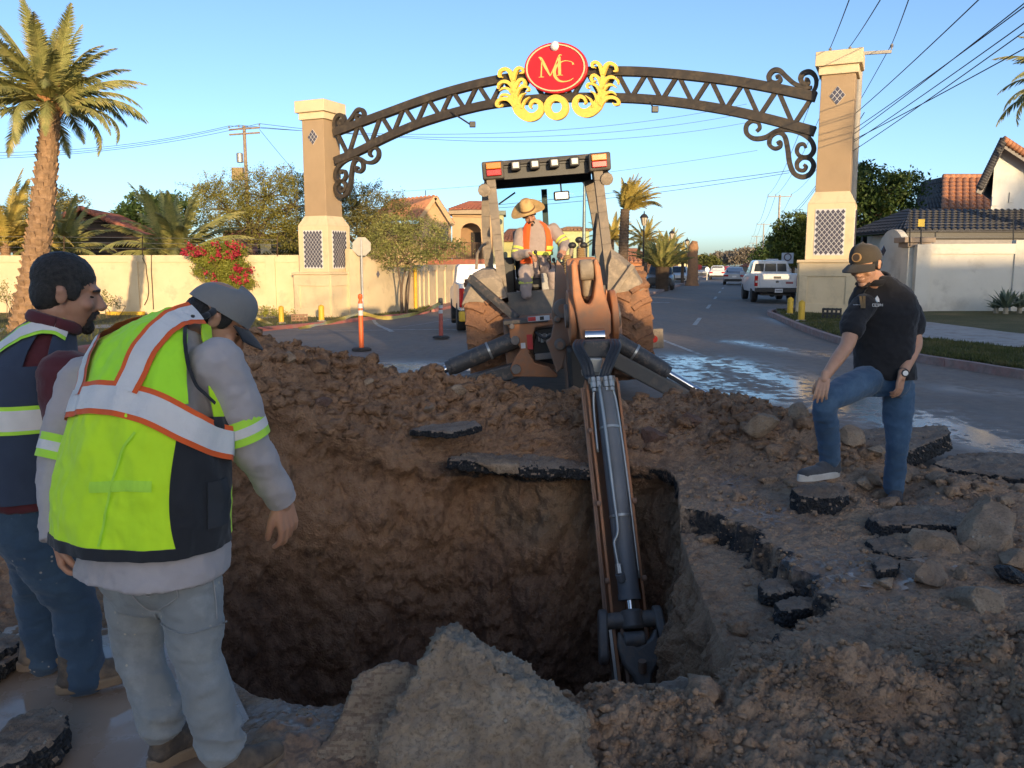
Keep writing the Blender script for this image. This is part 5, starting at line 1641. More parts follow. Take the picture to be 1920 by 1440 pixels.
zs2 = 1.50 + (DB + 27) / math.cos(SUN_AZ) * math.tan(SUN_EL)
wallbox(bh2, 20.5, 60, -DB - 9, -DB, -0.1, zs2 - 0.25, MAT_CREAM)
MB().box((40.25, -DB - 4.5, zs2 - 0.125), (40.1, 9.6, 0.25)).build('parapet', MAT_STUC, bh2, bevel=0.02)
for k in range(5):
 for z in (1.9, 5.4):
  fr = MB().box((25 + 7 * k, -DB + 0.02, z), (1.6, 0.1, 1.4)).build('window', MAT_STUC, bh2)
  MB().box((25 + 7 * k, -DB + 0.08, z), (1.35, 0.04, 1.15)).build('pane', MAT_GLASSD, fr)
b_ = Vector((28.0, -30.5, 0))
tree('shade_tree', 'unseen tall tree guessed behind the viewer to shade the gate pillar', b_, [((0.3, 0, 13.0), (2.2, 1.6, 0.9)), ((1.8, 0, 12.2), (1.5, 1.4, 1.0))], LF_DARK, 101, 0.14, 40, 34, 0.3, trunk_r=0.25)  # unseen, guessed tree; crown placed to throw shade on the pillar shaft
b_ = Vector((42.0, -30.5, 0))
tree('shade_tree', 'unseen broad tree guessed behind the viewer to shade the white gable house', b_, [((0, 0, 11.5), (5.5, 2.5, 2.6)), ((5, 0, 12), (4.5, 2.5, 2.6)), ((10, 0, 11.5), (4.5, 2.5, 2.6))], LF_DARK, 102, 0.22, 30, 34, 0.5, trunk_r=0.35)  # unseen, guessed tree; put in to shade the white gable
# ================================================================== STREET FURNITURE
MAT_CONC = M('concrete_pole', (0.36, 0.33, 0.29), (0.29, 0.27, 0.24), 4, 0.9, 0.3, 30)
MAT_WPOLE = M('wood_pole', (0.30, 0.22, 0.15), (0.22, 0.16, 0.11), 5, 0.9, 0.3, 30)
MAT_WIRE = M('cable_black', (0.02, 0.02, 0.022), (0.03, 0.03, 0.03))
MAT_STEEL = M('galvanised', (0.36, 0.36, 0.36), (0.28, 0.28, 0.28), 10, 0.5, metal=0.6)
MAT_LANT = M('lantern_black', (0.022, 0.020, 0.018), (0.035, 0.03, 0.028), 8, 0.6)
MAT_LGLASS = M('lantern_glass', (0.58, 0.50, 0.38), (0.52, 0.45, 0.34), 8, 0.35)
def utility_pole(label, p, h, arm=2.2, arm_dir=RT, mat=MAT_CONC, two=False, transformer=False):
 r = thing('utility_pole', label, 'utility pole', p, group='utility poles')
 MB().tube([(0, 0, -0.2), (0, 0, h)], [0.17, 0.11], 10).build('pole', mat, r, 40)
 tips = []
 for z in ([h - 0.2] + ([h - 0.55] if two else [])):
  a, b = arm_dir * (-arm / 2), arm_dir * (arm / 2)
  MB().bar(a + V(0, 0, z), b + V(0, 0, z), 0.09, 0.11).build('crossarm', mat, r)
 for u in (-1, -0.35, 1):
  q = arm_dir * (arm / 2 * u) + V(0, 0, h - 0.12)
  MB().lathe([(0.03, 0), (0.03, 0.06), (0.07, 0.08), (0.03, 0.11), (0.07, 0.14), (0.02, 0.2)], 8, T(tuple(q))).build('insulator', M('porcelain', (0.35, 0.33, 0.32), (0.25, 0.24, 0.24), 5, 0.3), r, 40)
  tips.append(Vector(p) + q + V(0, 0, 0.2))
 if transformer:
  MB().lathe([(0.2, 0), (0.24, 0.03), (0.24, 0.62), (0.18, 0.68)], 12, T(-0.38, -0.1, h - 2.6)).build('transformer', MAT_STEEL, r, 40)
  MB().box((-0.6, 0, h - 3.4), (0.8, 0.4, 0.9)).build('switch_box', M('rusty_box', (0.28, 0.2, 0.09)), r, bevel=0.02)
 return tips
def wire(label, a, b, sag=0.6, r=0.012, group='overhead cables'):
 a, b = Vector(a), Vector(b)
 o_ = a.copy()
 pts = [a.lerp(b, k / 22) - V(0, 0, sag * 4 * (k / 22) * (1 - k / 22)) - o_ for k in range(23)]
 o = MB().tube(pts, r, 5, caps=False).build('power_cable', MAT_WIRE)
 o.location = o_
 tag(o, label, 'cable', group)
p1 = RP(34.0, 3.95)
z1 = P(1576, 95, p1.y).z
tips1 = utility_pole('concrete pole with insulators rising just above the right gate pillar', V(p1.x, p1.y, 0.1), z1, 2.1)
poles = [tips1]
for k, (s0, lb) in enumerate(((103, 'utility pole with crossarm beyond the parked pickup'), (172, 'second utility pole down the street past the pickup'), (245, 'third utility pole down the street past the pickup'), (320, 'farthest utility pole down the street'))):
 q = RP(s0, 4.1)
 poles.append(utility_pole(lb, V(q.x, q.y, 0.1), 9.6, 2.6))
for k in range(4):
 for j in range(3):
  wire('thin cable strung between the utility poles along the street', poles[k][j], poles[k + 1][j], 1.0, 0.014 if k == 0 else 0.022)
 for j, (t0, z0) in enumerate(((0.2, 7.2), (-0.1, 6.6), (0.1, 6.0))):
  a = RP([34, 103, 172, 245][k], 4.0 + t0, z0)
  b = RP([103, 172, 245, 320][k], 4.1 + t0, z0 - 0.2)
  wire('lower communication cable below the crossarms along the street', a, b, 0.9, 0.016 if k == 0 else 0.024)
for tip, px in zip(tips1, (1585, 1638, 1697)):
 q = P(px, -2, 20.5)
 d_ = q - tip
 wire('high cable leaving the pole top above the right gate pillar', tip, tip + d_ * 4.2, 0.4, 0.013)
for (x0, y0, x1, y1) in ((1600, 216, 1811, 0), (1600, 252, 1900, 0), (1599, 244, 1918, -8), (1598, 268, 1925, 18), (1532, 297, 1925, 66), (1598, 284, 1930, 30)):
 a = P(x0, y0, p1.y)
 b = P(x1, y1, 17.0)
 d_ = b - a
 wire('slack cable running from behind the right gate pillar across the sky', a, a + d_ * 2.6, 0.25, 0.013)
a, b = P(940, 372, 70), P(1480, 320, 55)
wire('cable crossing the street behind the arch towards the windswept palm', a + (a - b) * 1.2, b, 0.5, 0.018)
wire('second cable crossing the street just below the first one', P(700, 398, 66), P(1480, 324, 55), 0.6, 0.016)
wire('thin cable crossing behind the arch at the crown of the palm', P(690, 362, 80), P(1420, 282, 70), 0.5, 0.014)
lp = at(472, 560, 62)
hl = P(470, 236, 62).z - lp.z
tl = utility_pole('wooden utility pole with long crossarm rising from the mesquite tree', lp, hl, 2.7, Vector((0.93, -0.36, 0)), MAT_WPOLE, True, True)
for k, (tp, yl, yr) in enumerate(zip(tl, (286, 293, 298), (255, 262, 270))):
 wire('long cable sloping from the wooden pole past the date palm', tp, P(-40, yl, 52), 0.5, 0.016)
 wire('long cable from the wooden pole passing behind the left pillar', tp, P(1400, yr - 60 + 10 * k, 90), 1.6, 0.018)
wire('slanting guy cable from the wooden pole to the yard', tl[2] + V(0, 0, -0.4), P(560, 330, 60), 0.05, 0.016)
def lantern(label, p, h):
 r = thing('street_lamp', label, 'street lamp', p, group='lanterns along the median')
 MB().lathe([(0.16, -0.1), (0.16, 0.25), (0.10, 0.32), (0.075, 0.5), (0.055, 0.6), (0.045, h - 0.95), (0.07, h - 0.92), (0.05, h - 0.85)], 10).build('post', MAT_LANT, r, 40)
 MB().lathe([(0.07, h - 0.84), (0.12, h - 0.80), (0.22, h - 0.38), (0.20, h - 0.36)], 8).build('lantern_glass', MAT_LGLASS, r)
 MB().lathe([(0.27, h - 0.36), (0.25, h - 0.30), (0.14, h - 0.16), (0.05, h - 0.12), (0.03, h - 0.04), (0.045, h - 0.02), (0.01, h + 0.06)], 8).build('lantern_cap', MAT_LANT, r)
 cg = MB()
 for k in range(8):
  a = math.pi / 4 * k
  cg.bar((0.12 * math.cos(a), 0.12 * math.sin(a), h - 0.80), (0.225 * math.cos(a), 0.225 * math.sin(a), h - 0.37), 0.02, 0.02)
 cg.build('lantern_ribs', MAT_LANT, r)
for px, py, s_, lb in ((1208, 397, 51, 'black street lantern in front of the slim median palm'), (1260, 430, 73, 'black street lantern rising above the squat median palm'), (1288.5, 446, 92, 'black street lantern just left of the bare palm trunk'), (1306.5, 461, 116, 'black street lantern just right of the bare palm trunk'), (1332, 477, 165, 'small far lantern above the distant round tree'), (1341, 482, 205, 'tiny far lantern past the distant round tree')):
 q = P(px, py, s_)
 lantern(lb, V(q.x, q.y, 0.14), q.z - 0.14)
q = P(1096, 345, 38)
r = thing('light_pole', 'slim grey light pole seen through the cab windscreen', 'light pole', V(q.x, q.y, 0))
MB().tube([(0, 0, -0.1), (0, 0, q.z)], [0.10, 0.06], 10).build('post', MAT_STEEL, r, 40)
MB().lathe([(0.05, 0), (0.14, 0.1), (0.12, 0.35), (0.03, 0.42)], 10, T(0, 0, q.z)).build('lamp_head', MAT_STEEL, r, 40)
def bollard(p, h, r_, label, tilt=0.0):
 r = thing('bollard', label, 'bollard', p, group='yellow bollards')
 r.rotation_euler = (0, tilt, 0)
 MB().lathe([(r_, -0.1), (r_, h - r_ * 0.6), (r_ * 0.85, h - r_ * 0.2), (r_ * 0.5, h), (0.01, h + 0.02)], 16).build('post', MAT_YEL, r, 45)
 MB().lathe([(r_ + 0.06, -0.02), (r_ + 0.05, 0.03), (r_, 0.04)], 16).build('footing', MAT_WALK, r, 45)
def bol(px, pyb, pyt, w, label, tilt=0, dz=0.12):
 b = G(px, pyb, dz)
 h = P(px, pyt, b.y).z - b.z
 bollard(b, h, w * b.y / FPX / 2, label, tilt)
bol(603, 602, 572, 11, 'round-topped yellow bollard in front of the left gate pillar')
bol(528, 606, 574, 10, 'yellow bollard beside the left garden wall next to the old crate')
bol(699, 588, 574, 10, 'short tilted yellow bollard behind the stop sign post', -0.35)
bol(780, 580, 502, 6.5, 'tall thin yellow post beside the small tree')
bol(1481, 590, 558, 11, 'yellow bollard on the right verge close to the pickup')
bol(1502, 602, 564, 12, 'yellow bollard on the right verge close to the gate pillar')
o = MB().box((0, 0, 0.08), (1.6, 0.3, 0.16)).build('wheel_stop', MAT_YEL, bevel=0.02)
o.location = at(235, 588, 35.6)
tag(o, 'low yellow wheel stop lying at the foot of the left wall', 'wheel stop')
b = G(681, 592, 0.12)
ss = thing('stop_sign', 'back of an octagonal stop sign on a grey post by the pillar', 'road sign', V(b.x, b.y, b.z))
zc = P(680, 462, b.y).z - b.z
MB().bar((0, 0, -0.1), (0, 0, zc + 0.35), 0.07, 0.05, (0, 1, 0)).build('post', MAT_STEEL, ss)
MB().lathe([(0.41, 0), (0.41, 0.012)], 8, T(0, 0.06, zc) @ rotm(-math.pi / 2, 0, 0) @ rotm(0, 0, math.pi / 8)).build('octagon_plate', M('sign_back', (0.40, 0.37, 0.31), (0.34, 0.31, 0.26), 5, 0.5), ss)
def small_sign(px, py, d, w, h, label, cat, face, poly=4, mark=None):
 q = P(px, py, d)
 s_ = thing('road_sign', label, cat, V(q.x, q.y, float(gz(q.x, q.y)) + 0.1))
 z = q.z - s_.location.z
 MB().bar((0, 0, -0.1), (0, 0, z), 0.06, 0.05, (0, 1, 0)).build('post', MAT_STEEL, s_)
 if poly == 4: MB().box((0, -0.05, z), (w, 0.02, h)).build('plate', face, s_)
 else: MB().lathe([(w / 2, 0), (w / 2, 0.02)], poly, T(0, -0.05, z) @ rotm(math.pi / 2, 0, 0) @ rotm(0, 0, math.pi / poly)).build('plate', face, s_)
 if mark is not None: MB().add([(w * 0.33 * math.cos(a) * k_, -0.075, z + 0.05 + w * 0.33 * math.sin(a) * k_) for k_ in (1.0, 0.72) for a in np.linspace(0, 2 * math.pi, 24, endpoint=False)], [(i, (i + 1) % 24, 24 + (i + 1) % 24, 24 + i) for i in range(24)]).build('speed_ring', mark, s_)
 return s_
MAT_SIGNW = M('sign_face_white', (0.66, 0.66, 0.68), (0.6, 0.6, 0.62), 5, 0.5)
MAT_SIGNR = M('sign_face_red', (0.55, 0.04, 0.035), (0.5, 0.035, 0.03), 5, 0.5)
small_sign(1476, 484, 44, 0.62, 0.55, 'square white speed-limit sign behind the pickup cab', 'road sign', MAT_SIGNW, 4, M('sign_dark_ring', (0.15, 0.1, 0.1)))
small_sign(1447, 496, 52, 0.75, 0.7, 'pale square sign board left of the speed-limit sign', 'road sign', MAT_SIGNW)
small_sign(1311, 501, 72, 0.5, 0.5, 'red octagonal stop sign in the median by the bare trunk', 'road sign', MAT_SIGNR, 8)
small_sign(1326, 505, 90, 0.5, 0.5, 'white round sign in the median past the red stop sign', 'road sign', MAT_SIGNW, 12)
MAT_ORA = M('plastic_orange', (0.72, 0.13, 0.025), (0.62, 0.11, 0.02), 6, 0.5, dirt=(0.4, 0.17, 0.08), damt=0.2)
MAT_ORAF = M('plastic_red_faded', (0.42, 0.085, 0.055), (0.36, 0.07, 0.045), 6, 0.55, dirt=(0.3, 0.15, 0.1), damt=0.3)
MAT_WBAND = M('reflective_white', (0.62, 0.60, 0.58), (0.5, 0.48, 0.46), 12, 0.5)
MAT_RUB = M('black_rubber', (0.030, 0.028, 0.027), (0.06, 0.052, 0.045), 6, 0.85, 0.3, 60)
def delineator(px, pyb, pyt, label, mat, topd):
 b = G(px, pyb)
 h = P(px, pyt, b.y).z
 r = thing('delineator_post', label, 'delineator', V(b.x, b.y, 0), group='delineator posts')
 MB().lathe([(0.19, 0.0), (0.19, 0.03), (0.15, 0.05), (0.07, 0.055)], 18).build('rubber_base', MAT_RUB, r, 40)
 MB().lathe([(0.048, 0.05), (0.045, h - 0.16), (0.03, h - 0.13), (0.03, h - 0.10), (0.045, h - 0.08), (0.043, h - 0.02), (0.02, h)], 14).build('tube', mat, r, 40)
 for z0, z1 in ((h * 0.62, h * 0.71), (h * 0.75, h * 0.83)):
  MB().lathe([(0.0475, z0), (0.0475, z1)], 14, caps=False).build('reflective_band', MAT_WBAND, r, True)
 if topd: MB().lathe([(0.05, h - 0.15), (0.05, h - 0.01), (0.03, h + 0.005)], 14).build('top_cap', M('cap_dark', (0.10, 0.085, 0.08)), r, 40)
 return V(b.x, b.y, h)
h1 = delineator(678, 658, 551, 'orange delineator post standing behind the soil heap', MAT_ORA, False)
h2 = delineator(827, 636, 559, 'faded red delineator post with dark top beside the backhoe wheel', MAT_ORAF, True)
b = G(459, 616)
r = thing('traffic_cone', 'orange traffic cone with white band by the kerb', 'traffic cone', V(b.x, b.y, 0.02))
hc = P(455, 570, b.y).z
MB().box((0, 0, 0.03), (0.42, 0.42, 0.05)).build('base', MAT_ORA, r, bevel=0.01)
MB().lathe([(0.17, 0.05), (0.05, hc), (0.02, hc + 0.01)], 18).build('cone', MAT_ORA, r, 40)
MB().lathe([(0.125, hc * 0.42), (0.09, hc * 0.66)], 18, caps=False).build('white_band', MAT_WBAND, r, True)
def tape(label, pts, w=0.075):
 c = crom([tuple(q) for q in pts], 50)
 mb = MB()
 rows = []
 for i, q in enumerate(c):
  t = Vector(c[min(i + 1, 49)] - c[max(i - 1, 0)])
  s_, u, w_ = frame_from(t)
  a = 0.9 * math.sin(i * 0.23)
  d = u * math.cos(a) + s_ * math.sin(a)
  q = Vector(q)
  rows.append([tuple(q - d * w / 2 - pts[0]), tuple(q + d * w / 2 - pts[0])])
 o = mb.grid(rows).build('caution_tape', M('tape_yellow', (0.62, 0.48, 0.10), (0.42, 0.34, 0.12), 14, 0.4), fixn=False)
 o.location = pts[0]
 tag(o, label, 'tape')
tp0 = V(h1.x, h1.y, h1.z - 0.36)
tape('yellow caution tape sagging between the two delineator posts', [tp0, P(720, 596, 16.4), P(760, 592, 17.0), P(800, 582, 17.6), V(h2.x, h2.y, h2.z - 0.1)])
tape('yellow caution tape trailing from the orange post to the kerb', [tp0, P(640, 598, 16.5), P(600, 608, 18.2), P(560, 616, 19.5)])
tape('yellow caution tape from the cone towards the wall', [V(b.x, b.y, hc), P(480, 595, 22.5), P(510, 607, 24.0)])
def crate(p, label, mat, w=0.5, h=0.32, rz=0.0):
 r = thing('crate', label, 'crate', p, rz)
 for z in (0.03, h / 2, h - 0.03):
  for sx in (-1, 1):
   MB().bar((sx * w / 2, -w * 0.35, z), (sx * w / 2, w * 0.35, z), 0.02, 0.045).build('rail', mat, r)
   MB().bar((-w / 2, sx * w * 0.35, z), (w / 2, sx * w * 0.35, z), 0.02, 0.045).build('rail', mat, r)
 for k in range(5):
  x = -w / 2 + w * k / 4
  for sy in (-1, 1): MB().bar((x, sy * w * 0.352, 0), (x, sy * w * 0.352, h), 0.035, 0.022, (0, 1, 0)).build('slat', mat, r)
 MB().box((0, 0, 0.02), (w * 0.96, w * 0.66, 0.02)).build('bottom', mat, r)
pc = G(1559, 598, 0.13)
crate(pc, 'black wire lamp cage standing on the grass by the right pillar', MAT_BLACK, 0.46, 0.30, GANG)
pc = G(562, 602, 0.12)
crate(pc, 'old brown crate lying by the left pillar base', M('crate_brown', (0.30, 0.17, 0.10), (0.22, 0.13, 0.08), 6, 0.8), 0.55, 0.26, 0.2)
ef = thing('electric_fence', 'thin electric fence with a yellow warning plate on the right wall', 'fence', V(rw0.x, rw0.y, zt), world=True)
for px in (1706, 1727, 1900):
 a, b = P(px, 462, 25.6), P(px, 402 if px != 1727 else 420, 25.6)
 MB().tube([a, b], 0.018, 6).build('fence_post', MAT_BLACK, ef)
for y in (420, 433, 446):
 a, b = P(1706, y, 25.6), P(1900, y - 3, 25.6)
 MB().tube([a, b], 0.005, 4).build('fence_wire', MAT_STEEL, ef)
a, b = P(1722, 411, 25.5), P(1733, 425, 25.5)
pl = MB().box(((a.x + b.x) / 2, 25.5, (a.z + b.z) / 2), (b.x - a.x, 0.02, a.z - b.z)).build('warning_plate', M('plate_yellow', (0.75, 0.5, 0.03), (0.7, 0.45, 0.03), 5, 0.5), ef)
MB().box(((a.x + b.x) / 2, 25.485, (a.z + b.z) / 2), ((b.x - a.x) * 0.45, 0.008, (a.z - b.z) * 0.4)).build('warning_mark', MAT_BLACK, pl)
ef2 = thing('electric_fence', 'thin electric fence wires along the cracked left wall', 'fence', V(wl[3].x, wl[3].y, 2), world=True)
for px, d in ((267, 36.35), (120, 36.9), (520, 35.3)):
 MB().tube([P(px, 479, d), P(px, 442, d)], 0.02, 6).build('fence_post', MAT_WOOD, ef2)
for y in (446, 456, 466):
 MB().tube([P(-20, y - 3, 37.5), P(267, y, 36.35), P(520, y + 3, 35.3)], 0.006, 4).build('fence_wire', MAT_STEEL, ef2)
for pts, nm in ((ck, 'wall_crack'), (jt, 'wall_joint')):
 o = MB().tube([q + V(0, -0.02, 0) - pts[0] for q in pts], 0.02, 5).build(nm, M('crack_dirt', (0.08, 0.06, 0.04)))
 o.location = pts[0]
 structure(o)
dd = P(709, 514, 36.3)
o = MB().lathe([(0.11, 0), (0.11, 0.04)], 4, rotm(math.pi / 2, 0, 0) @ Matrix.Diagonal((0.7, 1.5, 1, 1))).build('diamond_plaque', MAT_TILE)
o.location = dd
tag(o, 'small dark diamond plaque on the swooping wing wall', 'plaque')
o2 = o.copy()
COL.objects.link(o2)
o2.location = P(1656, 470, 27.2)
o2['label'] = 'small dark diamond plaque on the round-topped white wall'
# ================================================================== VEHICLES ON THE STREET
MAT_CARW = M('car_white', (0.66, 0.66, 0.67), (0.60, 0.60, 0.61), 2, 0.3, coat=0.3, dirt=(0.42, 0.40, 0.37), damt=0.15)
MAT_CARS = M('car_silver', (0.42, 0.43, 0.45), (0.36, 0.37, 0.39), 2, 0.3, metal=0.3, coat=0.3)
MAT_CARD = M('car_dark', (0.045, 0.045, 0.05), (0.06, 0.06, 0.065), 2, 0.3, coat=0.3)
MAT_CGLASS = M('car_glass', (0.02, 0.025, 0.03), (0.04, 0.048, 0.055), 2, 0.08)
MAT_TAIL = M('lamp_red', (0.45, 0.012, 0.012), (0.36, 0.01, 0.01), 5, 0.2)
MAT_AMB = M('lamp_amber', (0.75, 0.22, 0.015), (0.66, 0.18, 0.012), 5, 0.2)
MAT_LAMPW = M('lamp_clear', (0.70, 0.68, 0.62), (0.6, 0.58, 0.55), 5, 0.12)
MAT_TYRE = M('tyre_rubber', (0.022, 0.021, 0.020), (0.045, 0.040, 0.036), 8, 0.85, 0.2, 50)
MAT_CHROME = M('chrome', (0.62, 0.63, 0.65), (0.5, 0.51, 0.53), 5, 0.12, metal=1.0)
def wheel(root, x, y, r, w, name='wheel'):
 t = MB().lathe([(r * 0.6, -w / 2), (r * 0.93, -w / 2), (r, -w * 0.36), (r, w * 0.36), (r * 0.93, w / 2), (r * 0.6, w / 2)], 24, T(x, y, r) @ rotm(0, math.pi / 2, 0)).build(name, MAT_TYRE, root, 40)
 MB().lathe([(r * 0.62, -w * 0.42), (r * 0.5, -w * 0.3), (r * 0.2, -w * 0.36), (r * 0.2, w * 0.36), (r * 0.5, w * 0.3), (r * 0.62, w * 0.42)], 20, T(x, y, r) @ rotm(0, math.pi / 2, 0)).build('rim', MAT_STEEL, t, 40)
def shell(sections, name, mat, root, bevel=0.03):
 mb = MB()
 m = len(sections[0][1])
 for y, o in sections:
  mb.v += [(x, y, z) for x, z in o] + [(-x, y, z) for x, z in reversed(o)]
 k = 2 * m
 for i in range(len(sections) - 1):
  for j in range(k):
   j2 = (j + 1) % k
   mb.f.append((i * k + j, i * k + j2, (i + 1) * k + j2, (i + 1) * k + j))
 mb.f += [tuple(range(k))[::-1], tuple((len(sections) - 1) * k + j for j in range(k))]
 return mb.build(name, mat, root, 35, bevel=bevel, seg=2)
def pickup():
 p = at(1455, 573, 35.2, -0.08)
 r = thing('pickup_truck', 'white crew-cab pickup truck parked beside the right gate pillar, seen from behind', 'pickup truck', p, math.radians(-15.5) + 0.12)
 W = 0.92
 body = [(0.0, [(W * 0.93, 0.62), (W, 0.72), (W, 1.12), (W * 0.97, 1.22)]), (0.10, [(W * 0.96, 0.5), (W, 0.62), (W * 1.01, 1.12), (W * 0.98, 1.24)]), (1.55, [(W * 0.96, 0.5), (W, 0.62), (W * 1.01, 1.12), (W * 0.98, 1.24)]),
   (1.56, [(W * 0.96, 0.45), (W, 0.62), (W * 1.01, 1.10), (W * 0.97, 1.20)]), (3.7, [(W * 0.96, 0.45), (W, 0.62), (W, 1.08), (W * 0.95, 1.16)]), (5.0, [(W * 0.9, 0.45), (W * 0.94, 0.62), (W * 0.93, 0.95), (W * 0.82, 1.05)])]
 shell(body, 'body', MAT_CARW, r)
 cab = [(1.95, [(W * 0.94, 1.16), (W * 0.90, 1.3), (W * 0.80, 1.74), (W * 0.70, 1.79)]), (3.0, [(W * 0.95, 1.16), (W * 0.92, 1.3), (W * 0.80, 1.74), (W * 0.70, 1.82)]), (3.9, [(W * 0.93, 1.10), (W * 0.90, 1.12), (W * 0.88, 1.14), (W * 0.85, 1.15)])]
 shell(cab, 'cab', MAT_CARW, r)
 for x0, x1 in ((-0.70, -0.30), (-0.25, 0.25), (0.30, 0.70)):
  s_ = lambda x, z: x * (1 - (z - 1.3) * 0.20)
  MB().add([(s_(x0, 1.32), 1.93, 1.32), (s_(x1, 1.32), 1.93, 1.32), (s_(x1, 1.66), 1.94, 1.66), (s_(x0, 1.66), 1.94, 1.66)], [(0, 1, 2, 3)]).build('rear_window', MAT_CGLASS, r)
 for sx in (-1, 1):
  MB().add([(sx * (W * 0.93 + 0.008), 2.1, 1.26), (sx * (W * 0.93 + 0.008), 3.3, 1.26), (sx * (W * 0.83), 2.9, 1.70), (sx * (W * 0.83), 2.1, 1.66)], [(0, 1, 2, 3)]).build('side_window', MAT_CGLASS, r)
  MB().box((sx * (W - 0.06), -0.01, 0.93), (0.14, 0.08, 0.44)).build('tail_lamp', MAT_TAIL, r, bevel=0.02)
  MB().box((sx * (W - 0.07), -0.045, 0.90), (0.09, 0.03, 0.08)).build('reversing_lamp', MAT_LAMPW, r)
  wheel(r, sx * 0.78, 1.15, 0.37, 0.26)
  wheel(r, sx * 0.78, 4.2, 0.37, 0.26)
  MB().box((sx * (W + 0.12), 3.3, 1.22), (0.2, 0.1, 0.18)).build('mirror', MAT_CARW, r, bevel=0.03)
 tg = MB().box((0, -0.015, 0.90), (1.44, 0.05, 0.52)).build('tailgate', MAT_CARW, r, bevel=0.02)
 MB().box((0, -0.045, 1.08), (0.30, 0.03, 0.09)).build('handle', MAT_BLACK, tg, bevel=0.01)
 MB().box((0, -0.045, 0.90), (0.12, 0.015, 0.10)).build('badge', MAT_CHROME, tg, bevel=0.01)
 MB().box((0.50, -0.045, 0.86), (0.30, 0.012, 0.09)).build('side_lettering', M('decal_grey', (0.35, 0.12, 0.12)), tg)
 MB().box((0, -0.10, 0.55), (1.82, 0.22, 0.20)).build('bumper', MAT_BLACK, r, bevel=0.03)
 pl = MB().box((0.05, -0.225, 0.53), (0.32, 0.02, 0.16)).build('number_plate', MAT_CARW, r)
 for k in range(7):
  MB().box((-0.06 + 0.037 * k, -0.238, 0.53), (0.02, 0.004, 0.07)).build('plate_character', M('plate_ink', (0.12, 0.12, 0.13)), pl)
 MB().box((0, 1.2, 0.42), (1.2, 2.2, 0.2)).build('chassis', MAT_BLACK, r)
 MB().ell((0.0, 1.15, 0.36), (0.16, 0.16, 0.14)).build('axle', MAT_BLACK, r, True)
pickup()
def sedan(px, py, d, label, mat, rz=0.0, front=False, sc=1.0, name='parked_car', tall=0.0, lit=False):
 p = at(px, py, d, -0.1)
 p.z = float(gz(p.x, p.y))
 r = thing(name, label, 'car', p, math.radians(-15.5) + rz + (math.pi if front else 0), scale=sc)
 W = 0.90
 b = 0.10 * tall
 body = [(0.0, [(W * 0.86, 0.38), (W * 0.93, 0.55), (W * 0.92, 0.80 + b), (W * 0.82, 0.92 + b)]), (0.35, [(W * 0.95, 0.28), (W, 0.5), (W * 0.98, 0.86 + b), (W * 0.86, 0.98 + b)]),
   (2.2, [(W * 0.96, 0.26), (W * 1.0, 0.5), (W * 0.98, 0.86 + b), (W * 0.9, 0.96 + b)]), (3.6, [(W * 0.96, 0.26), (W, 0.5), (W * 0.96, 0.80 + b), (W * 0.85, 0.90 + b)]), (4.4, [(W * 0.85, 0.30), (W * 0.92, 0.45), (W * 0.88, 0.66 + b), (W * 0.7, 0.74 + b)])]
 shell(body, 'body', mat, r)
 t = 0.28 * tall
 cab = [(0.45 - 0.4 * tall, [(W * 0.84, 0.93), (W * 0.80, 0.98), (W * 0.78, 1.0), (W * 0.6, 1.0)]), (1.1 - 0.8 * tall, [(W * 0.86, 0.92), (W * 0.80, 1.15 + t), (W * 0.70, 1.37 + t), (W * 0.55, 1.43 + t)]), (2.3, [(W * 0.88, 0.92), (W * 0.82, 1.15 + t), (W * 0.72, 1.39 + t), (W * 0.56, 1.46 + t)]), (3.35, [(W * 0.86, 0.86), (W * 0.84, 0.88), (W * 0.8, 0.89), (W * 0.6, 0.90)])]
 shell(cab, 'cabin', mat, r)
 y0, y1 = 0.52 - 0.4 * tall, 1.06 - 0.8 * tall
 MB().add([(-W * 0.70, y0 - 0.03, 1.03), (W * 0.70, y0 - 0.03, 1.03), (W * 0.60, y1 - 0.03, 1.36 + t), (-W * 0.60, y1 - 0.03, 1.36 + t)], [(0, 1, 2, 3)]).build('rear_window', MAT_CGLASS, r)
 MB().add([(-W * 0.76, 3.26, 0.97), (W * 0.76, 3.26, 0.97), (W * 0.62, 2.42, 1.41 + t), (-W * 0.62, 2.42, 1.41 + t)], [(3, 2, 1, 0)]).build('windscreen', MAT_CGLASS, r)
 for sx in (-1, 1):
  MB().add([(sx * W * 0.875, 0.8, 1.0), (sx * W * 0.885, 3.0, 1.0), (sx * W * 0.745, 2.3, 1.36 + t), (sx * W * 0.735, 1.2, 1.34 + t)], [(0, 1, 2, 3)]).build('side_window', MAT_CGLASS, r)
  MB().box((sx * W * 0.72, 0.03, 0.76 + b), (0.36, 0.16, 0.14)).build('tail_lamp', MAT_TAIL, r, bevel=0.02)
  MB().box((sx * W * 0.70, 4.30, 0.62 + b), (0.34, 0.14, 0.14)).build('headlamp', MAT_LAMPW, r, bevel=0.02)
  wheel(r, sx * 0.78, 0.85, 0.31, 0.2)
  wheel(r, sx * 0.78, 3.55, 0.31, 0.2)
 MB().box((0, -0.02, 0.42), (1.5, 0.12, 0.16)).build('bumper', MAT_BLACK, r, bevel=0.02)
 MB().box((0, -0.03, 0.68 + b), (0.34, 0.03, 0.13)).build('number_plate', MAT_CARW, r)
 MB().box((0, 4.42, 0.42), (1.4, 0.1, 0.16)).build('front_grille', MAT_BLACK, r, bevel=0.02)
 return r
sedan(1376, 538, 68, 'silver sedan driving away down the street, nearer of the two', MAT_CARS, name='moving_car')
sedan(1344, 528, 92, 'white hatchback driving away ahead of the silver sedan', MAT_CARW, name='moving_car', tall=0.4)
sedan(1428, 545, 60, 'white van parked in front of the white pickup', MAT_CARW, tall=0.8)
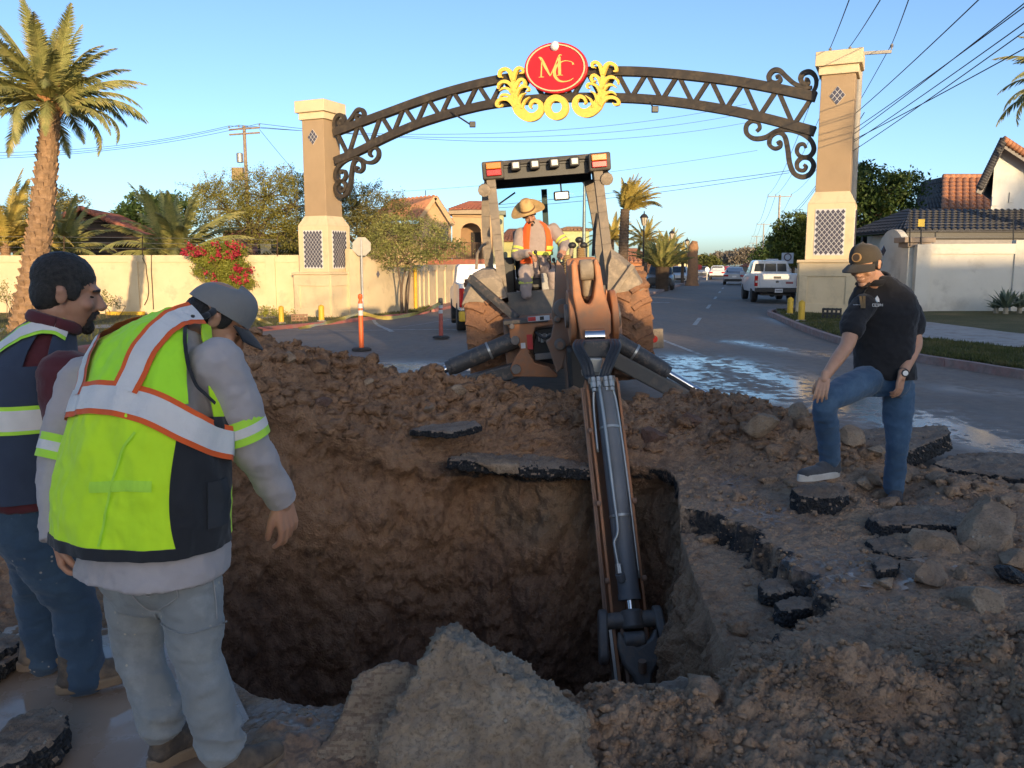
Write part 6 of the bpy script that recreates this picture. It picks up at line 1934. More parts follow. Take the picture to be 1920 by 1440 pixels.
sedan(1241, 540, 58, 'dark sport utility car parked across the median behind the squat palm', MAT_CARD, front=True, tall=0.9, rz=0.05)
sedan(1276, 530, 76, 'white car parked across the median past the dark one', MAT_CARW, front=True, tall=0.2)
sedan(1319, 518, 120, 'grey car far along the opposite carriageway', MAT_CARS, front=True)
sedan(1420, 522, 110, 'dark car parked far along the right kerb', MAT_CARD)
sedan(1360, 522, 140, 'red car far down the street beyond the hatchback', M('car_red', (0.4, 0.04, 0.03), (0.35, 0.035, 0.03), 2, 0.3, coat=0.3), name='moving_car')
p = at(868, 612, 19.5, -0.1)
p.z = 0.0
r = thing('service_truck', 'white truck with yellow bumper half hidden behind the backhoe wheel', 'truck', V(P(912, 600, 20).x, 20.0, float(gz(-0.6, 20))), 0.12)
W = 0.66
shell([(0.0, [(W, 0.55), (W, 0.62), (W, 1.15), (W, 1.2)]), (2.2, [(W, 0.5), (W, 0.6), (W, 1.15), (W, 1.2)]), (2.25, [(W, 0.5), (W, 0.6), (W, 1.1), (W, 1.15)]), (4.6, [(W, 0.5), (W, 0.6), (W, 0.95), (W * 0.9, 1.05)])], 'body', MAT_CARW, r)
shell([(2.3, [(W * 0.95, 1.12), (W * 0.92, 1.2), (W * 0.85, 1.6), (W * 0.75, 1.66)]), (3.4, [(W * 0.95, 1.1), (W * 0.92, 1.2), (W * 0.85, 1.6), (W * 0.75, 1.66)]), (4.0, [(W * 0.95, 1.0), (W * 0.92, 1.02), (W * 0.85, 1.03), (W * 0.75, 1.04)])], 'cab', MAT_CARW, r)
for sx in (-1, 1):
 MB().box((sx * (W - 0.07), -0.02, 0.86), (0.13, 0.08, 0.46)).build('tail_lamp', MAT_TAIL, r, bevel=0.02)
 wheel(r, sx * 0.55, 0.95, 0.36, 0.24)
 wheel(r, sx * 0.55, 3.7, 0.36, 0.24)
MB().box((0, -0.10, 0.42), (1.34, 0.22, 0.24)).build('bumper', MAT_YEL, r, bevel=0.03)
# ================================================================== BACKHOE LOADER
MAT_CASE = M('machine_orange', (0.460, 0.187, 0.077), (0.380, 0.149, 0.061), 5, 0.55, 0.1, 40, dirt=(0.310, 0.182, 0.116), damt=0.45, dscale=6)
MAT_CASED = M('machine_orange_muddy', (0.33, 0.17, 0.10), (0.27, 0.15, 0.10), 5, 0.75, 0.2, 40, dirt=(0.26, 0.175, 0.125), damt=0.7, dscale=9)
MAT_MGREY = M('machine_grey', (0.12, 0.115, 0.105), (0.09, 0.085, 0.08), 4, 0.6, 0.1, 40, dirt=(0.26, 0.195, 0.145), damt=0.4, dscale=5)
MAT_MPOST = M('machine_post', (0.23, 0.185, 0.14), (0.17, 0.14, 0.11), 5, 0.7, 0.15, 50, dirt=(0.33, 0.26, 0.19), damt=0.4, dscale=8)
MAT_MUDTYRE = M('muddy_tyre', (0.33, 0.165, 0.085), (0.24, 0.12, 0.065), 5, 0.95, 0.8, 22, bdist=0.04, dirt=(0.16, 0.095, 0.06), damt=0.35, dscale=4)
MAT_FEND = M('fender_mud', (0.27, 0.22, 0.165), (0.19, 0.155, 0.12), 7, 0.85, 0.4, 60, dirt=(0.40, 0.32, 0.235), damt=0.5, dscale=14)
MAT_CYL = M('cylinder_black', (0.050, 0.050, 0.053), (0.068, 0.066, 0.066), 6, 0.5, 0.05, 60, dirt=(0.24, 0.18, 0.135), damt=0.3, dscale=20)
MAT_CYL2 = M('cylinder_grey', (0.13, 0.135, 0.145), (0.165, 0.17, 0.18), 4, 0.5, 0.05, 60, dirt=(0.22, 0.18, 0.15), damt=0.15, dscale=16)
MAT_HOSE = M('hose_rubber', (0.022, 0.022, 0.024), (0.035, 0.034, 0.034), 8, 0.45)
MAT_IRON2 = M('worn_iron', (0.210, 0.189, 0.175), (0.150, 0.133, 0.123), 6, 0.55, 0.2, 40, dirt=(0.330, 0.246, 0.182), damt=0.35, dscale=10, metal=0.3)
MAT_PIPE = M('steel_pipe', (0.42, 0.43, 0.42), (0.36, 0.37, 0.36), 6, 0.4, metal=0.7)
MAT_CANO = M('canopy_dark', (0.075, 0.068, 0.058), (0.055, 0.05, 0.044), 5, 0.7, 0.1, 50, dirt=(0.15, 0.125, 0.10), damt=0.35, dscale=9)
BH_LOC, BH_ROLL = V(0.62, 10.3, 0.13), math.radians(-4.5)
BHM = Matrix.Translation(BH_LOC) @ rotm(0, BH_ROLL, 0)
BHI = BHM.inverted()
bh_ = thing('backhoe_loader', 'muddy orange and grey backhoe digging the pit, operator in its open cab', 'backhoe', BH_LOC)
bh_.rotation_euler = (0, BH_ROLL, 0)
def L(px, py, d):
 return BHI @ P(px, py, d)
def poly_px(px, d, th, name, mat, parent=bh_, bevel=0.012):
 f = [L(a, b, d) for a, b in px]
 b_ = [q + V(0, th, 0) for q in f]
 n = len(f)
 mb = MB()
 mb.v = [tuple(q) for q in f + b_]
 mb.f = [tuple(range(n)), tuple(range(n, 2 * n))[::-1]] + [(i, (i + 1) % n, n + (i + 1) % n, n + i) for i in range(n)]
 return mb.build(name, mat, parent, bevel=bevel)
def big_wheel(x, y, r, w, name):
 M0 = T(x, y, r) @ rotm(0, math.pi / 2, 0)
 prof = [(r * 0.52, -w * 0.46), (r * 0.72, -w * 0.5), (r * 0.90, -w * 0.47), (r * 0.955, -w * 0.38), (r * 0.965, 0), (r * 0.955, w * 0.38), (r * 0.90, w * 0.47), (r * 0.72, w * 0.5), (r * 0.52, w * 0.46)]
 mb = MB().lathe(prof, 56, M0, caps=False)
 n = 20
 for k in range(n):
  for sgn in (-1, 1):
   a = 2 * math.pi * (k + (0.5 if sgn > 0 else 0)) / n
   for (z0, a0), (z1, a1) in (((0.02, 0.16), (0.24, 0.06)), ((0.24, 0.06), (0.47, 0.0))):
    p0 = Vector((math.cos(a + a0) * r * 0.975, math.sin(a + a0) * r * 0.975, sgn * z0 * w))
    p1 = Vector((math.cos(a + a1) * r * 0.97, math.sin(a + a1) * r * 0.97, sgn * z1 * w))
    up = (p0 + p1) / 2
    up.z = 0
    sub = MB().bar(p0, p1, 0.055, 0.055, up.normalized())
    mb.add(sub.v, sub.f, M0)
 t = mb.build(name, MAT_MUDTYRE, bh_, 40)
 MB().lathe([(r * 0.53, -w * 0.42), (r * 0.48, -w * 0.2), (r * 0.2, -w * 0.25), (r * 0.2, w * 0.25), (r * 0.48, w * 0.2), (r * 0.53, w * 0.42)], 32, M0).build('rim', M('rim_mud', (0.4, 0.33, 0.25), (0.3, 0.22, 0.16), 5, 0.8), t, 40)
for sx in (-1, 1):
 big_wheel(sx * 0.86, 0.05, 0.70, 0.50, 'rear_wheel')
 big_wheel(sx * 0.82, 2.25, 0.45, 0.32, 'front_wheel')
def fender(px, d0, d1, name, mb_=None):
 f = [L(a, b, d0) for a, b in px]
 n = len(f)
 mb = MB()
 ys = [0.0, 0.10, 0.45, 0.95, d1 - d0]
 dz = [-0.10, 0.0, 0.02, 0.0, -0.35]
 for t in (0.0, 0.035):
  for y, z in zip(ys, dz):
   mb.v += [tuple(q + V(0, y, z * (1 if i not in (0, n - 1) else 0.4)) - V(0, 0, t)) for i, q in enumerate(f)]
 m = len(ys)
 for i in range(m - 1):
  for j in range(n - 1):
   a = i * n + j
   mb.f.append((a, a + 1, a + n + 1, a + n))
   b = m * n + a
   mb.f.append((b, b + n, b + n + 1, b + 1))
 for j in range(n - 1):
  mb.f += [(j, m * n + j, m * n + j + 1, j + 1), ((m - 1) * n + j, (m - 1) * n + j + 1, m * n + (m - 1) * n + j + 1, m * n + (m - 1) * n + j)]
 mb.build(name, MAT_FEND, bh_, 35)
 sk = MB()
 rows = [[tuple(q + V(0, -0.01, -0.10 * (1 if i not in (0, n - 1) else 0.4))) for i, q in enumerate(f)]]
 bot = [f[0] + (f[-1] - f[0]) * (i / (n - 1)) for i in range(n)]
 rows.append([tuple(b + V(0, -0.03, 0.02 * math.sin(9 * i / n))) for i, b in enumerate(bot)])
 sk.grid(rows).build('fender_skirt', MAT_FEND, bh_, True)
fender([(866, 571), (869, 545), (884, 516), (903, 506), (925, 505), (941, 516), (953, 560)], 9.85, 11.2, 'fender')
fender([(1138, 560), (1140, 480), (1146, 464), (1165, 477), (1190, 498), (1208, 527), (1213, 547)], 9.85, 11.2, 'fender')
MB().box((0, 2.0, 1.15), (0.85, 1.7, 0.75)).build('engine_hood', MAT_CASE, bh_, bevel=0.06)
MB().box((0, 1.3, 0.62), (0.75, 3.2, 0.40)).build('chassis', MAT_MGREY, bh_, bevel=0.03)
for sx in (-1, 1):
 MB().bar((sx * 0.55, 0.9, 1.25), (sx * 0.55, 2.4, 1.05), 0.12, 0.24).bar((sx * 0.55, 2.4, 1.05), (sx * 0.62, 3.3, 0.35), 0.12, 0.22).build('loader_arm', MAT_CASE, bh_, bevel=0.02)
lb = MB()
prof = [(3.2, 0.85), (3.35, 0.2), (3.6, 0.06), (4.15, 0.05), (4.15, 0.09), (3.62, 0.12), (3.42, 0.26), (3.28, 0.85)]
lb.add([(-1.1, y, z) for y, z in prof] + [(1.1, y, z) for y, z in prof], [tuple(range(8)), tuple(range(8, 16))[::-1]] + [(i, (i + 1) % 8, 8 + (i + 1) % 8, 8 + i) for i in range(8)])
lb.build('loader_bucket', MAT_MGREY, bh_, bevel=0.01)
rl = L(1225, 635, 12.6)
MB().box(tuple(rl), (0.30, 0.10, 0.30)).build('marker_plate', MAT_FEND, bh_, bevel=0.02)
MB().tube([rl + V(0, -0.05, 0), rl + V(0, -0.075, 0)], 0.055, 14).build('marker_reflector', MAT_TAIL, bh_)
MB().bar(rl + V(0, 0.2, 0), V(0.55, 2.6, 0.6), 0.1, 0.1).build('marker_bracket', MAT_MGREY, bh_)
a, b = L(947, 549, 9.9), L(1140, 592, 9.9)
MB().box(((a.x + b.x) / 2, a.y + 0.03, (a.z + b.z) / 2), (b.x - a.x, 0.06, a.z - b.z)).build('rear_panel', MAT_MGREY, bh_, bevel=0.015)
MB().box((0, 0.55, a.z - 0.12), (1.05, 1.5, 0.08)).build('cab_floor', MAT_MGREY, bh_)
seat = MB()
s0 = L(985, 525, 10.35)
seat.box((s0.x + 0.12, s0.y, s0.z - 0.05), (0.50, 0.46, 0.14))
MB().box((s0.x + 0.12, s0.y + 0.28, s0.z + 0.32), (0.46, 0.12, 0.62)).build('seat_back', MAT_BLACK, bh_, bevel=0.04)
seat.box((s0.x + 0.12, s0.y, s0.z - 0.28), (0.34, 0.34, 0.32))
seat.build('seat', MAT_BLACK, bh_, bevel=0.03)
a, b = L(1014, 512, 9.98), L(1055, 550, 9.98)
MB().box(((a.x + b.x) / 2, a.y + 0.12, (a.z + b.z) / 2), (b.x - a.x, 0.24, a.z - b.z)).build('control_console', M('console_grey', (0.38, 0.37, 0.34), (0.32, 0.31, 0.29), 4, 0.7), bh_, bevel=0.02)
for (x0, y0, x1, y1) in ((1012, 508, 1004, 473), (1030, 512, 1029, 488), (1040, 512, 1038, 487)):
 p, q = L(x0, y0, 9.95), L(x1, y1, 9.9)
 lv = MB().tube([p, p.lerp(q, 0.5) + V(0.02, 0, 0), q], 0.010, 6).build('lever', MAT_BLACK, bh_)
 MB().ell(tuple(q), (0.022, 0.022, 0.026)).build('knob', MAT_BLACK, lv, True)
a = L(955, 520, 10.6)
MB().box((a.x, a.y, a.z), (0.16, 0.3, 0.5)).build('side_console', MAT_BLACK, bh_, bevel=0.03)
zt_ = L(1023, 292, 9.9).z
xl, xr = L(903, 305, 9.9).x, L(1144, 290, 9.9).x
ry0, ry1 = L(1023, 292, 9.9).y, 1.28
xm = (xl + xr) / 2
RW = xr - xl
roof = MB()
roof.box((xm, (ry0 + ry1) / 2 + 0.05, zt_ - 0.03), (RW, ry1 - ry0 - 0.1, 0.06), taper=0.97)
ro = roof.build('canopy_roof', MAT_CANO, bh_, bevel=0.02)
cn = MB()
for sx in (-1, 1):
 cn.box((xm + sx * (RW / 2 - 0.03), (ry0 + ry1) / 2 + 0.05, zt_ - 0.13), (0.055, ry1 - ry0 - 0.1, 0.15))
cn.box((xm, ry1 - 0.03, zt_ - 0.12), (RW - 0.14, 0.05, 0.13))
cn.build('canopy_edge', MAT_CANO, bh_, bevel=0.012)
MB().box((xm, (ry0 + ry1) / 2 + 0.05, zt_ - 0.075), (RW - 0.13, ry1 - ry0 - 0.16, 0.02)).build('headliner', MAT_BLACK, bh_)
for sx in (-1, 1):
 c = xm + sx * (RW / 2 - 0.125)
 MB().box((c, ry0 + 0.06, zt_ - 0.115), (0.255, 0.16, 0.205)).build('lamp_housing', MAT_CANO, bh_, bevel=0.02)
 MB().box((c - sx * 0.01, ry0 - 0.035, zt_ - 0.07), (0.175, 0.04, 0.072)).build('indicator_lamp', MAT_AMB, bh_, bevel=0.008)
 MB().box((c - sx * 0.01, ry0 - 0.035, zt_ - 0.148), (0.175, 0.04, 0.072)).build('tail_lamp', MAT_TAIL, bh_, bevel=0.008)
MB().box((xm, ry0 + 0.18, zt_ - 0.14), (RW - 0.5, 0.05, 0.15)).build('lamp_shelf', MAT_BLACK, bh_)
for px in (967, 1003, 1040, 1078):
 q = L(px, 309 - (px - 967) * 0.07, 9.85)
 MB().box((q.x, ry0 + 0.06, q.z), (0.115, 0.12, 0.105)).build('work_lamp', MAT_BLACK, bh_, bevel=0.012)
 MB().box((q.x, ry0 - 0.008, q.z), (0.076, 0.02, 0.068)).build('work_lamp_lens', MAT_LAMPW, bh_, bevel=0.008)
def post(px0, py0, px1, py1, d, w, t, mat=MAT_MPOST, mid=None):
 p, q = L(px0, py0, d), L(px1, py1, d)
 pts = [p, p.lerp(q, 0.5) + (Vector(mid) if mid else V(0, 0, 0)), q]
 c = crom(pts, 9)
 mb = MB()
 for k in range(8): mb.bar(Vector(c[k]), Vector(c[k + 1]) + (Vector(c[k + 1]) - Vector(c[k])) * 0.02, t, w, (1, 0, 0))
 return mb.build('cab_post', mat, bh_)
post(919, 322, 944, 556, 9.98, 0.105, 0.11)
post(1119, 308, 1147, 545, 9.98, 0.105, 0.11)
post(912, 345, 918, 506, 11.35, 0.11, 0.10, MAT_MPOST, (-0.03, 0, 0))
post(1104, 338, 1127, 500, 11.35, 0.13, 0.10, MAT_MPOST, (0.03, 0, 0))
post(1020, 355, 1026, 470, 11.45, 0.075, 0.05, MAT_BLACK)
t = NT('cab_glass')
t.set(Base_Color=(0.75, 0.92, 0.95), Roughness=0.03, Transmission_Weight=1.0, IOR=1.0, Specular_IOR_Level=0.5)
mxs = t.n('ShaderNodeMixShader')
trn = t.n('ShaderNodeBsdfTransparent')
trn.inputs[0].default_value = (0.86, 0.95, 0.96, 1)
gls = t.n('ShaderNodeBsdfGlossy')
gls.inputs['Roughness'].default_value = 0.03
mxs.inputs[0].default_value = 0.05
t.l(trn.outputs[0], mxs.inputs[1])
t.l(gls.outputs[0], mxs.inputs[2])
t.l(mxs.outputs[0], t.out.inputs[0])
MAT_CABGL = t.m
c4 = [L(921, 352, 11.4), L(1103, 340, 11.4), L(1122, 495, 11.4), L(925, 500, 11.4)]
MB().add([tuple(q) for q in c4] + [tuple(q + V(0, 0.008, 0)) for q in c4], [(0, 1, 2, 3), (7, 6, 5, 4), (0, 4, 5, 1), (1, 5, 6, 2), (2, 6, 7, 3), (3, 7, 4, 0)]).build('windscreen', MAT_CABGL, bh_)
MB().tube([L(935, 383, 11.3), L(966, 361, 11.3)], 0.012, 6).build('wiper', MAT_BLACK, bh_)
q = L(1053, 367, 10.6)
MB().box(tuple(q), (0.20, 0.04, 0.115)).build('rear_view_mirror', MAT_BLACK, bh_, bevel=0.025)
MB().box(tuple(q + V(0, -0.022, 0)), (0.16, 0.01, 0.08)).build('mirror_glass', MAT_CHROME, bh_)
MB().tube([q + V(0, 0, 0.05), q + V(0, 0.05, 0.2)], 0.01, 6).build('mirror_stem', MAT_BLACK, bh_)
for px, py in ((908, 355), (1137, 334)):
 q = L(px, py, 9.95)
 MB().lathe([(0.03, -0.07), (0.075, 0.02), (0.075, 0.06), (0.05, 0.07)], 10, T(tuple(q)) @ rotm(math.pi * 0.6, 0, 0)).build('side_lamp', MAT_FEND, bh_, 40)
 MB().tube([q, q + V(0.03, 0.05, 0.14)], 0.015, 6).build('lamp_bracket', MAT_BLACK, bh_)
MB().tube([L(1112, 480, 10.4), L(1115, 430, 10.4), L(1120, 400, 10.4)], 0.02, 8).build('grab_rail', MAT_BLACK, bh_)
MB().tube([L(893, 505, 10.6), L(895, 475, 10.6), L(905, 460, 10.7), L(915, 455, 10.9)], 0.018, 8).build('grab_rail', MAT_MPOST, bh_)
MB().bar(L(880, 520, 9.8), L(970, 598, 9.45), 0.06, 0.09).build('fender_brace', MAT_CYL, bh_, bevel=0.01)
MB().bar(L(1186, 497, 9.82), L(1148, 552, 9.75), 0.06, 0.06).build('fender_brace', MAT_FEND, bh_, bevel=0.01)
MB().box((0.02, -0.62, 0.62), (1.35, 0.55, 0.62)).build('rear_frame', MAT_CASED, bh_, bevel=0.03)
poly_px([(950, 606), (1040, 599), (1041, 609), (1004, 614), (996, 640), (992, 662), (1003, 680), (1030, 688), (1046, 703), (1044, 708), (962, 706), (956, 692), (965, 672), (976, 655), (968, 640), (956, 634), (955, 618)], 9.12, 0.16, 'frame_plate', MAT_CASE)
poly_px([(1006, 618), (1040, 612), (1040, 684), (1008, 676), (999, 660), (1001, 640)], 9.26, 0.05, 'valve_recess', MAT_BLACK)
for k in range(5):
 q = L(1012 + 5 * k, 640 + 2 * (k % 2), 9.14)
 MB().tube([q, q + V(0, 0, 0.09)], 0.018, 8).build('valve', MAT_PIPE if k % 2 else MAT_IRON2, bh_, 40)
MB().tube(crom([L(1003, 622, 9.15), L(1020, 634, 9.1), L(1035, 628, 9.12)], 10), 0.015, 6).build('hose', MAT_HOSE, bh_, True)
MB().box(tuple(L(1020, 668, 9.13)), (0.20, 0.06, 0.07)).build('valve_block', MAT_IRON2, bh_, bevel=0.01)
for px, py, r_ in ((966, 638, 0.05), (968, 692, 0.055), (960, 612, 0.03)):
 q = L(px, py, 9.11)
 MB().tube([q, q + V(0, -0.04, 0)], r_, 16).build('pin', MAT_IRON2, bh_, bevel=0.006)
q = L(993.5, 641, 9.105)
MB().box(tuple(q), (0.062, 0.012, 0.165)).build('red_decal', M('decal_red', (0.55, 0.03, 0.03), (0.48, 0.03, 0.03), 20, 0.5), bh_)
q = L(981, 648, 9.105)
MB().box(tuple(q), (0.05, 0.012, 0.06)).build('white_decal', MAT_CARW, bh_)
a = L(1010, 597, 9.1)
MB().box(tuple(a), (0.24, 0.012, 0.055)).build('name_strip', MAT_CARW, bh_)
MB().box(tuple(a + V(-0.075, -0.004, 0)), (0.085, 0.012, 0.045)).build('strip_red', _mats['decal_red'], bh_)
MB().box(tuple(a + V(0.035, -0.004, 0)), (0.045, 0.012, 0.04)).build('strip_black', MAT_BLACK, bh_)
MB().box(tuple(L(985, 601, 9.25)), (0.5, 0.3, 0.05)).build('step_plate', MAT_CYL, bh_, bevel=0.01)
def stab(p0, p1, p2, a0, a1, d0, d1):
 A, B, C_ = L(*p0, d0), L(*p1, d1), L(*p2, d1 - 0.05)
 cy = MB().tube([A, B], 0.098, 18).build('stabiliser_cylinder', MAT_CYL, bh_, 40, bevel=0.01)
 m = A.lerp(B, 0.42)
 ax = (B - A).normalized()
 MB().tube([m, m + ax * 0.025], 0.104, 18).build('cylinder_band', MAT_PIPE, cy, 40)
 MB().tube([B - ax * 0.03, B + ax * 0.05], 0.085, 18).build('gland', MAT_CYL, cy, 40)
 MB().tube([B, C_ + ax * 0.35], 0.042, 14).build('rod', MAT_CHROME, cy, 40)
 D0, D1 = L(*a0, d0 - 0.02), L(*a1, d1 - 0.02)
 ax = (D1 - D0).normalized()
 MB().bar(D0, D1 + ax * 0.5, 0.15, 0.17).build('stabiliser_arm', MAT_CYL if p0[0] < 1000 else MAT_MGREY, bh_, bevel=0.02)
 F = D1 + ax * 0.55
 MB().box((F.x, F.y, F.z - 0.12), (0.42, 0.40, 0.08)).build('stabiliser_foot', MAT_MGREY, bh_, bevel=0.02)
stab((972, 634), (846, 688), (822, 698), (975, 692), (884, 716), 9.25, 9.2)
stab((1146, 634), (1246, 696), (1318, 737), (1150, 672), (1282, 742), 9.25, 9.2)
MB().tube([L(1105, 640, 8.9), L(1105, 735, 8.9)], 0.13, 18).build('swing_post', MAT_IRON2, bh_, 40)
MB().box(tuple(L(1095, 690, 9.0)), (0.42, 0.35, 0.55)).build('swing_tower', MAT_CASED, bh_, bevel=0.04)
MB().box(tuple(L(1086, 695, 8.35)), (0.22, 0.35, 0.50)).build('swing_guard', MAT_BLACK, bh_, bevel=0.03)
poly_px([(1044, 486), (1056, 500), (1066, 535), (1078, 560), (1083, 600), (1077, 632), (1063, 655), (1054, 690), (1044, 700), (1032, 662), (1024, 642), (1033, 634), (1038, 610), (1034, 590), (1040, 555), (1041, 510)], 8.55, 0.10, 'boom_side_plate', MAT_CASED)
poly_px([(1136, 540), (1150, 575), (1156, 600), (1154, 640), (1140, 652), (1132, 600)], 8.5, 0.10, 'boom_side_plate', MAT_CASE)
for px, py, r_ in ((1055, 578, 0.10), (1050, 645, 0.06), (1045, 598, 0.035)):
 q = L(px, py, 8.54)
 MB().tube([q, q + V(0.0, -0.05, 0)], r_, 20).build('pivot_boss', MAT_IRON2, bh_, bevel=0.01)
 MB().tube([q + V(0, -0.05, 0), q + V(0, -0.07, 0)], r_ * 0.5, 12).build('pivot_pin', MAT_CASED, bh_)
MB().bar(L(1095, 640, 8.8), L(1092, 512, 7.9), 0.30, 0.42).build('boom', MAT_CASE, bh_, bevel=0.04)
for px, x_ in ((1071, -1), (1149, 1)):
 q = L(px, 592, 7.75)
 MB().tube([q + V(-0.03, 0, 0), q + V(0.03, 0, 0)], 0.245, 32).build('boom_head_cheek', MAT_CASE, bh_, 40, bevel=0.012)
 MB().tube([q + V(0.03 * x_, 0, 0), q + V(0.06 * x_, 0, 0)], 0.11, 20).build('pivot_boss', MAT_IRON2, bh_, 40)
poly_px([(1071, 497), (1076, 486), (1082, 490), (1086, 525), (1091, 555), (1097, 569), (1106, 571), (1112, 560), (1117, 525), (1113, 488), (1119, 484), (1126, 500), (1133, 545), (1146, 590), (1146, 624), (1136, 638), (1090, 638), (1083, 600), (1074, 555)], 7.45, 0.22, 'dipper_fork', MAT_CASE, bevel=0.025)
q = L(1099, 506, 7.55)
MB().tube([q + V(-0.062, 0, 0), q + V(0.062, 0, 0)], 0.095, 20).build('cylinder_eye', MAT_FEND, bh_, 40, bevel=0.015)
MB().tube([L(1103, 552, 7.65), L(1100, 515, 7.6)], 0.055, 16).build('dipper_cylinder', MAT_FEND, bh_, 40)
MB().ell(tuple(L(1104, 548, 7.7)), (0.07, 0.07, 0.09)).build('cylinder_cap', MAT_CASED, bh_, True)
for (x0, y0, x1, y1) in ((1066, 512, 1063, 478), (1090, 490, 1089, 465)):
 p, q = L(x0, y0, 9.0), L(x1, y1, 9.0)
 n = 15
 MB().tube([p.lerp(q, k / n) for k in range(n + 1)], [0.045 + (0.012 if k % 2 else 0) - 0.012 * k / n for k in range(n + 1)], 14).build('gaiter', M('gaiter_tan', (0.36, 0.24, 0.11), (0.3, 0.2, 0.09), 5, 0.7), bh_, 60)
for x0, y0, x1, y1 in ((1070, 480, 1073, 460), (1089, 468, 1086, 450), (1096, 490, 1094, 460)):
 lv = MB().tube([L(x0, y0, 9.0), L(x1, y1, 9.0)], 0.018, 8).build('lever', MAT_FEND, bh_)
 MB().ell(tuple(L(x1, y1, 9.0)), (0.045, 0.04, 0.035)).build('knob', MAT_BLACK, lv, True)
DA, DB_ = P(1124, 700, 6.85), P(1190, 1260, 5.75)
ax = (DB_ - DA).normalized()
sd = Vector((1, 0, 0)) - ax * ax.x
sd.normalize()
fd = ax.cross(sd)
if fd.y > 0: fd = -fd                     # towards the viewer
def D(u, s_=0.0, f=0.0):
 return BHI @ (DA.lerp(DB_, u) + sd * s_ + fd * f)
sdl = BHI.to_3x3() @ sd
fdl = BHI.to_3x3() @ fd
for s_, nm in ((-0.125, 'dipper_side'), (0.125, 'dipper_side')):
 mb = MB()
 pr = [(0.03, 0.07), (0.06, 0.12), (0.5, 0.10), (0.80, 0.07), (0.985, 0.02), (0.985, -0.14), (0.5, -0.22), (0.03, -0.20)]
 for t_ in (-0.011, 0.011): mb.v += [tuple(D(u, s_ + t_, f)) for u, f in pr]
 n = len(pr)
 mb.f = [tuple(range(n)), tuple(range(n, 2 * n))[::-1]] + [(i, (i + 1) % n, n + (i + 1) % n, n + i) for i in range(n)]
 mb.build(nm, MAT_CASE, bh_, bevel=0.004)
 for u in (0.22, 0.47, 0.72):
  MB().tube([D(u, s_ * 1.0, 0.10), D(u, s_ * 1.25, 0.10)], 0.022, 10).build('guide_lug', MAT_CASED, bh_)
MB().bar(D(0.04, 0, -0.16), D(0.97, 0, -0.12), 0.24, 0.05, fdl).build('dipper_back', MAT_CASED, bh_)
for s_ in (-0.155, -0.170):
 MB().tube([D(0.06, s_, 0.06), D(0.45, s_, 0.06), D(0.93, s_ - 0.01, 0.0)], 0.010, 6).build('side_rail', MAT_CASED, bh_)
bc = MB().tube([D(0.075, 0.012, 0.13), D(0.775, 0.012, 0.11)], 0.080, 24).build('bucket_cylinder', MAT_CYL2, bh_, 40, bevel=0.008)
MB().tube([D(0.765, 0.012, 0.11), D(0.785, 0.012, 0.11)], 0.086, 24).build('gland', MAT_CYL2, bc, 40)
MB().tube([D(0.04, 0.012, 0.13), D(0.09, 0.012, 0.13)], 0.060, 20).build('cylinder_base', MAT_PIPE, bc, 40)
for u in (0.22, 0.52):
 MB().tube([D(u - 0.004, 0.012, 0.13), D(u + 0.004, 0.012, 0.13)], 0.085, 24).build('pipe_clamp', MAT_PIPE, bc, 40)
MB().tube([D(0.77, 0.012, 0.11), D(0.835, 0.012, 0.11)], 0.042, 18).build('bucket_rod', MAT_CHROME, bc, 40)
pp_ = [D(0.075, -0.045, 0.215), D(0.2, -0.038, 0.225), D(0.45, -0.032, 0.215), D(0.55, -0.028, 0.215), D(0.585, -0.040, 0.215), D(0.605, -0.066, 0.205), D(0.63, -0.066, 0.205), D(0.69, -0.055, 0.20)]
MB().tube(crom(pp_, 40), 0.0135, 10).build('hydraulic_pipe', MAT_PIPE, bh_, True)
MB().tube([D(0.675, -0.057, 0.20), D(0.705, -0.055, 0.20)], 0.026, 6).build('pipe_nut', MAT_PIPE, bh_)
MB().tube([D(0.705, -0.055, 0.20), D(0.725, -0.04, 0.17)], 0.034, 12).build('pipe_elbow', MAT_CYL2, bh_, 40)
MB().tube(crom([D(0.075, 0.055, 0.20), D(0.15, 0.085, 0.17), D(0.4, 0.102, 0.13), D(0.72, 0.105, 0.10)], 30), 0.010, 8).build('hydraulic_pipe', MAT_PIPE, bh_, True)
MB().tube(crom([D(0.075, -0.085, 0.20), D(0.15, -0.10, 0.16), D(0.3, -0.105, 0.14)], 20), 0.010, 8).build('hydraulic_pipe', MAT_PIPE, bh_, True)
for s_ in (-0.085, -0.045, 0.015, 0.055):
 for u0, u1, r_ in ((0.045, 0.060, 0.022), (0.062, 0.082, 0.026), (0.084, 0.096, 0.019)):
  MB().tube([D(u0, s_, 0.205), D(u1, s_, 0.205)], r_, 6).build('hose_fitting', MAT_PIPE, bh_)
MB().box(tuple(D(0.052, -0.015, 0.185)), (0.22, 0.04, 0.05)).build('fitting_block', MAT_IRON2, bh_, bevel=0.006)
poly_px([(1078, 640), (1162, 637), (1150, 668), (1140, 672), (1100, 672), (1086, 664)], 7.02, 0.14, 'hose_guard', MAT_CYL, bevel=0.02)
MB().tube([L(1096, 632, 7.42), L(1133, 631, 7.42)], 0.075, 18).build('cross_pin', MAT_CHROME, bh_, 40)
poly_px([(1100, 672), (1130, 672), (1124, 700), (1108, 700)], 6.93, 0.10, 'steel_bracket', MAT_PIPE, bevel=0.01)
poly_px([(1090, 694), (1142, 692), (1140, 704), (1092, 706)], 6.95, 0.06, 'pin_boss', MAT_PIPE, bevel=0.01)
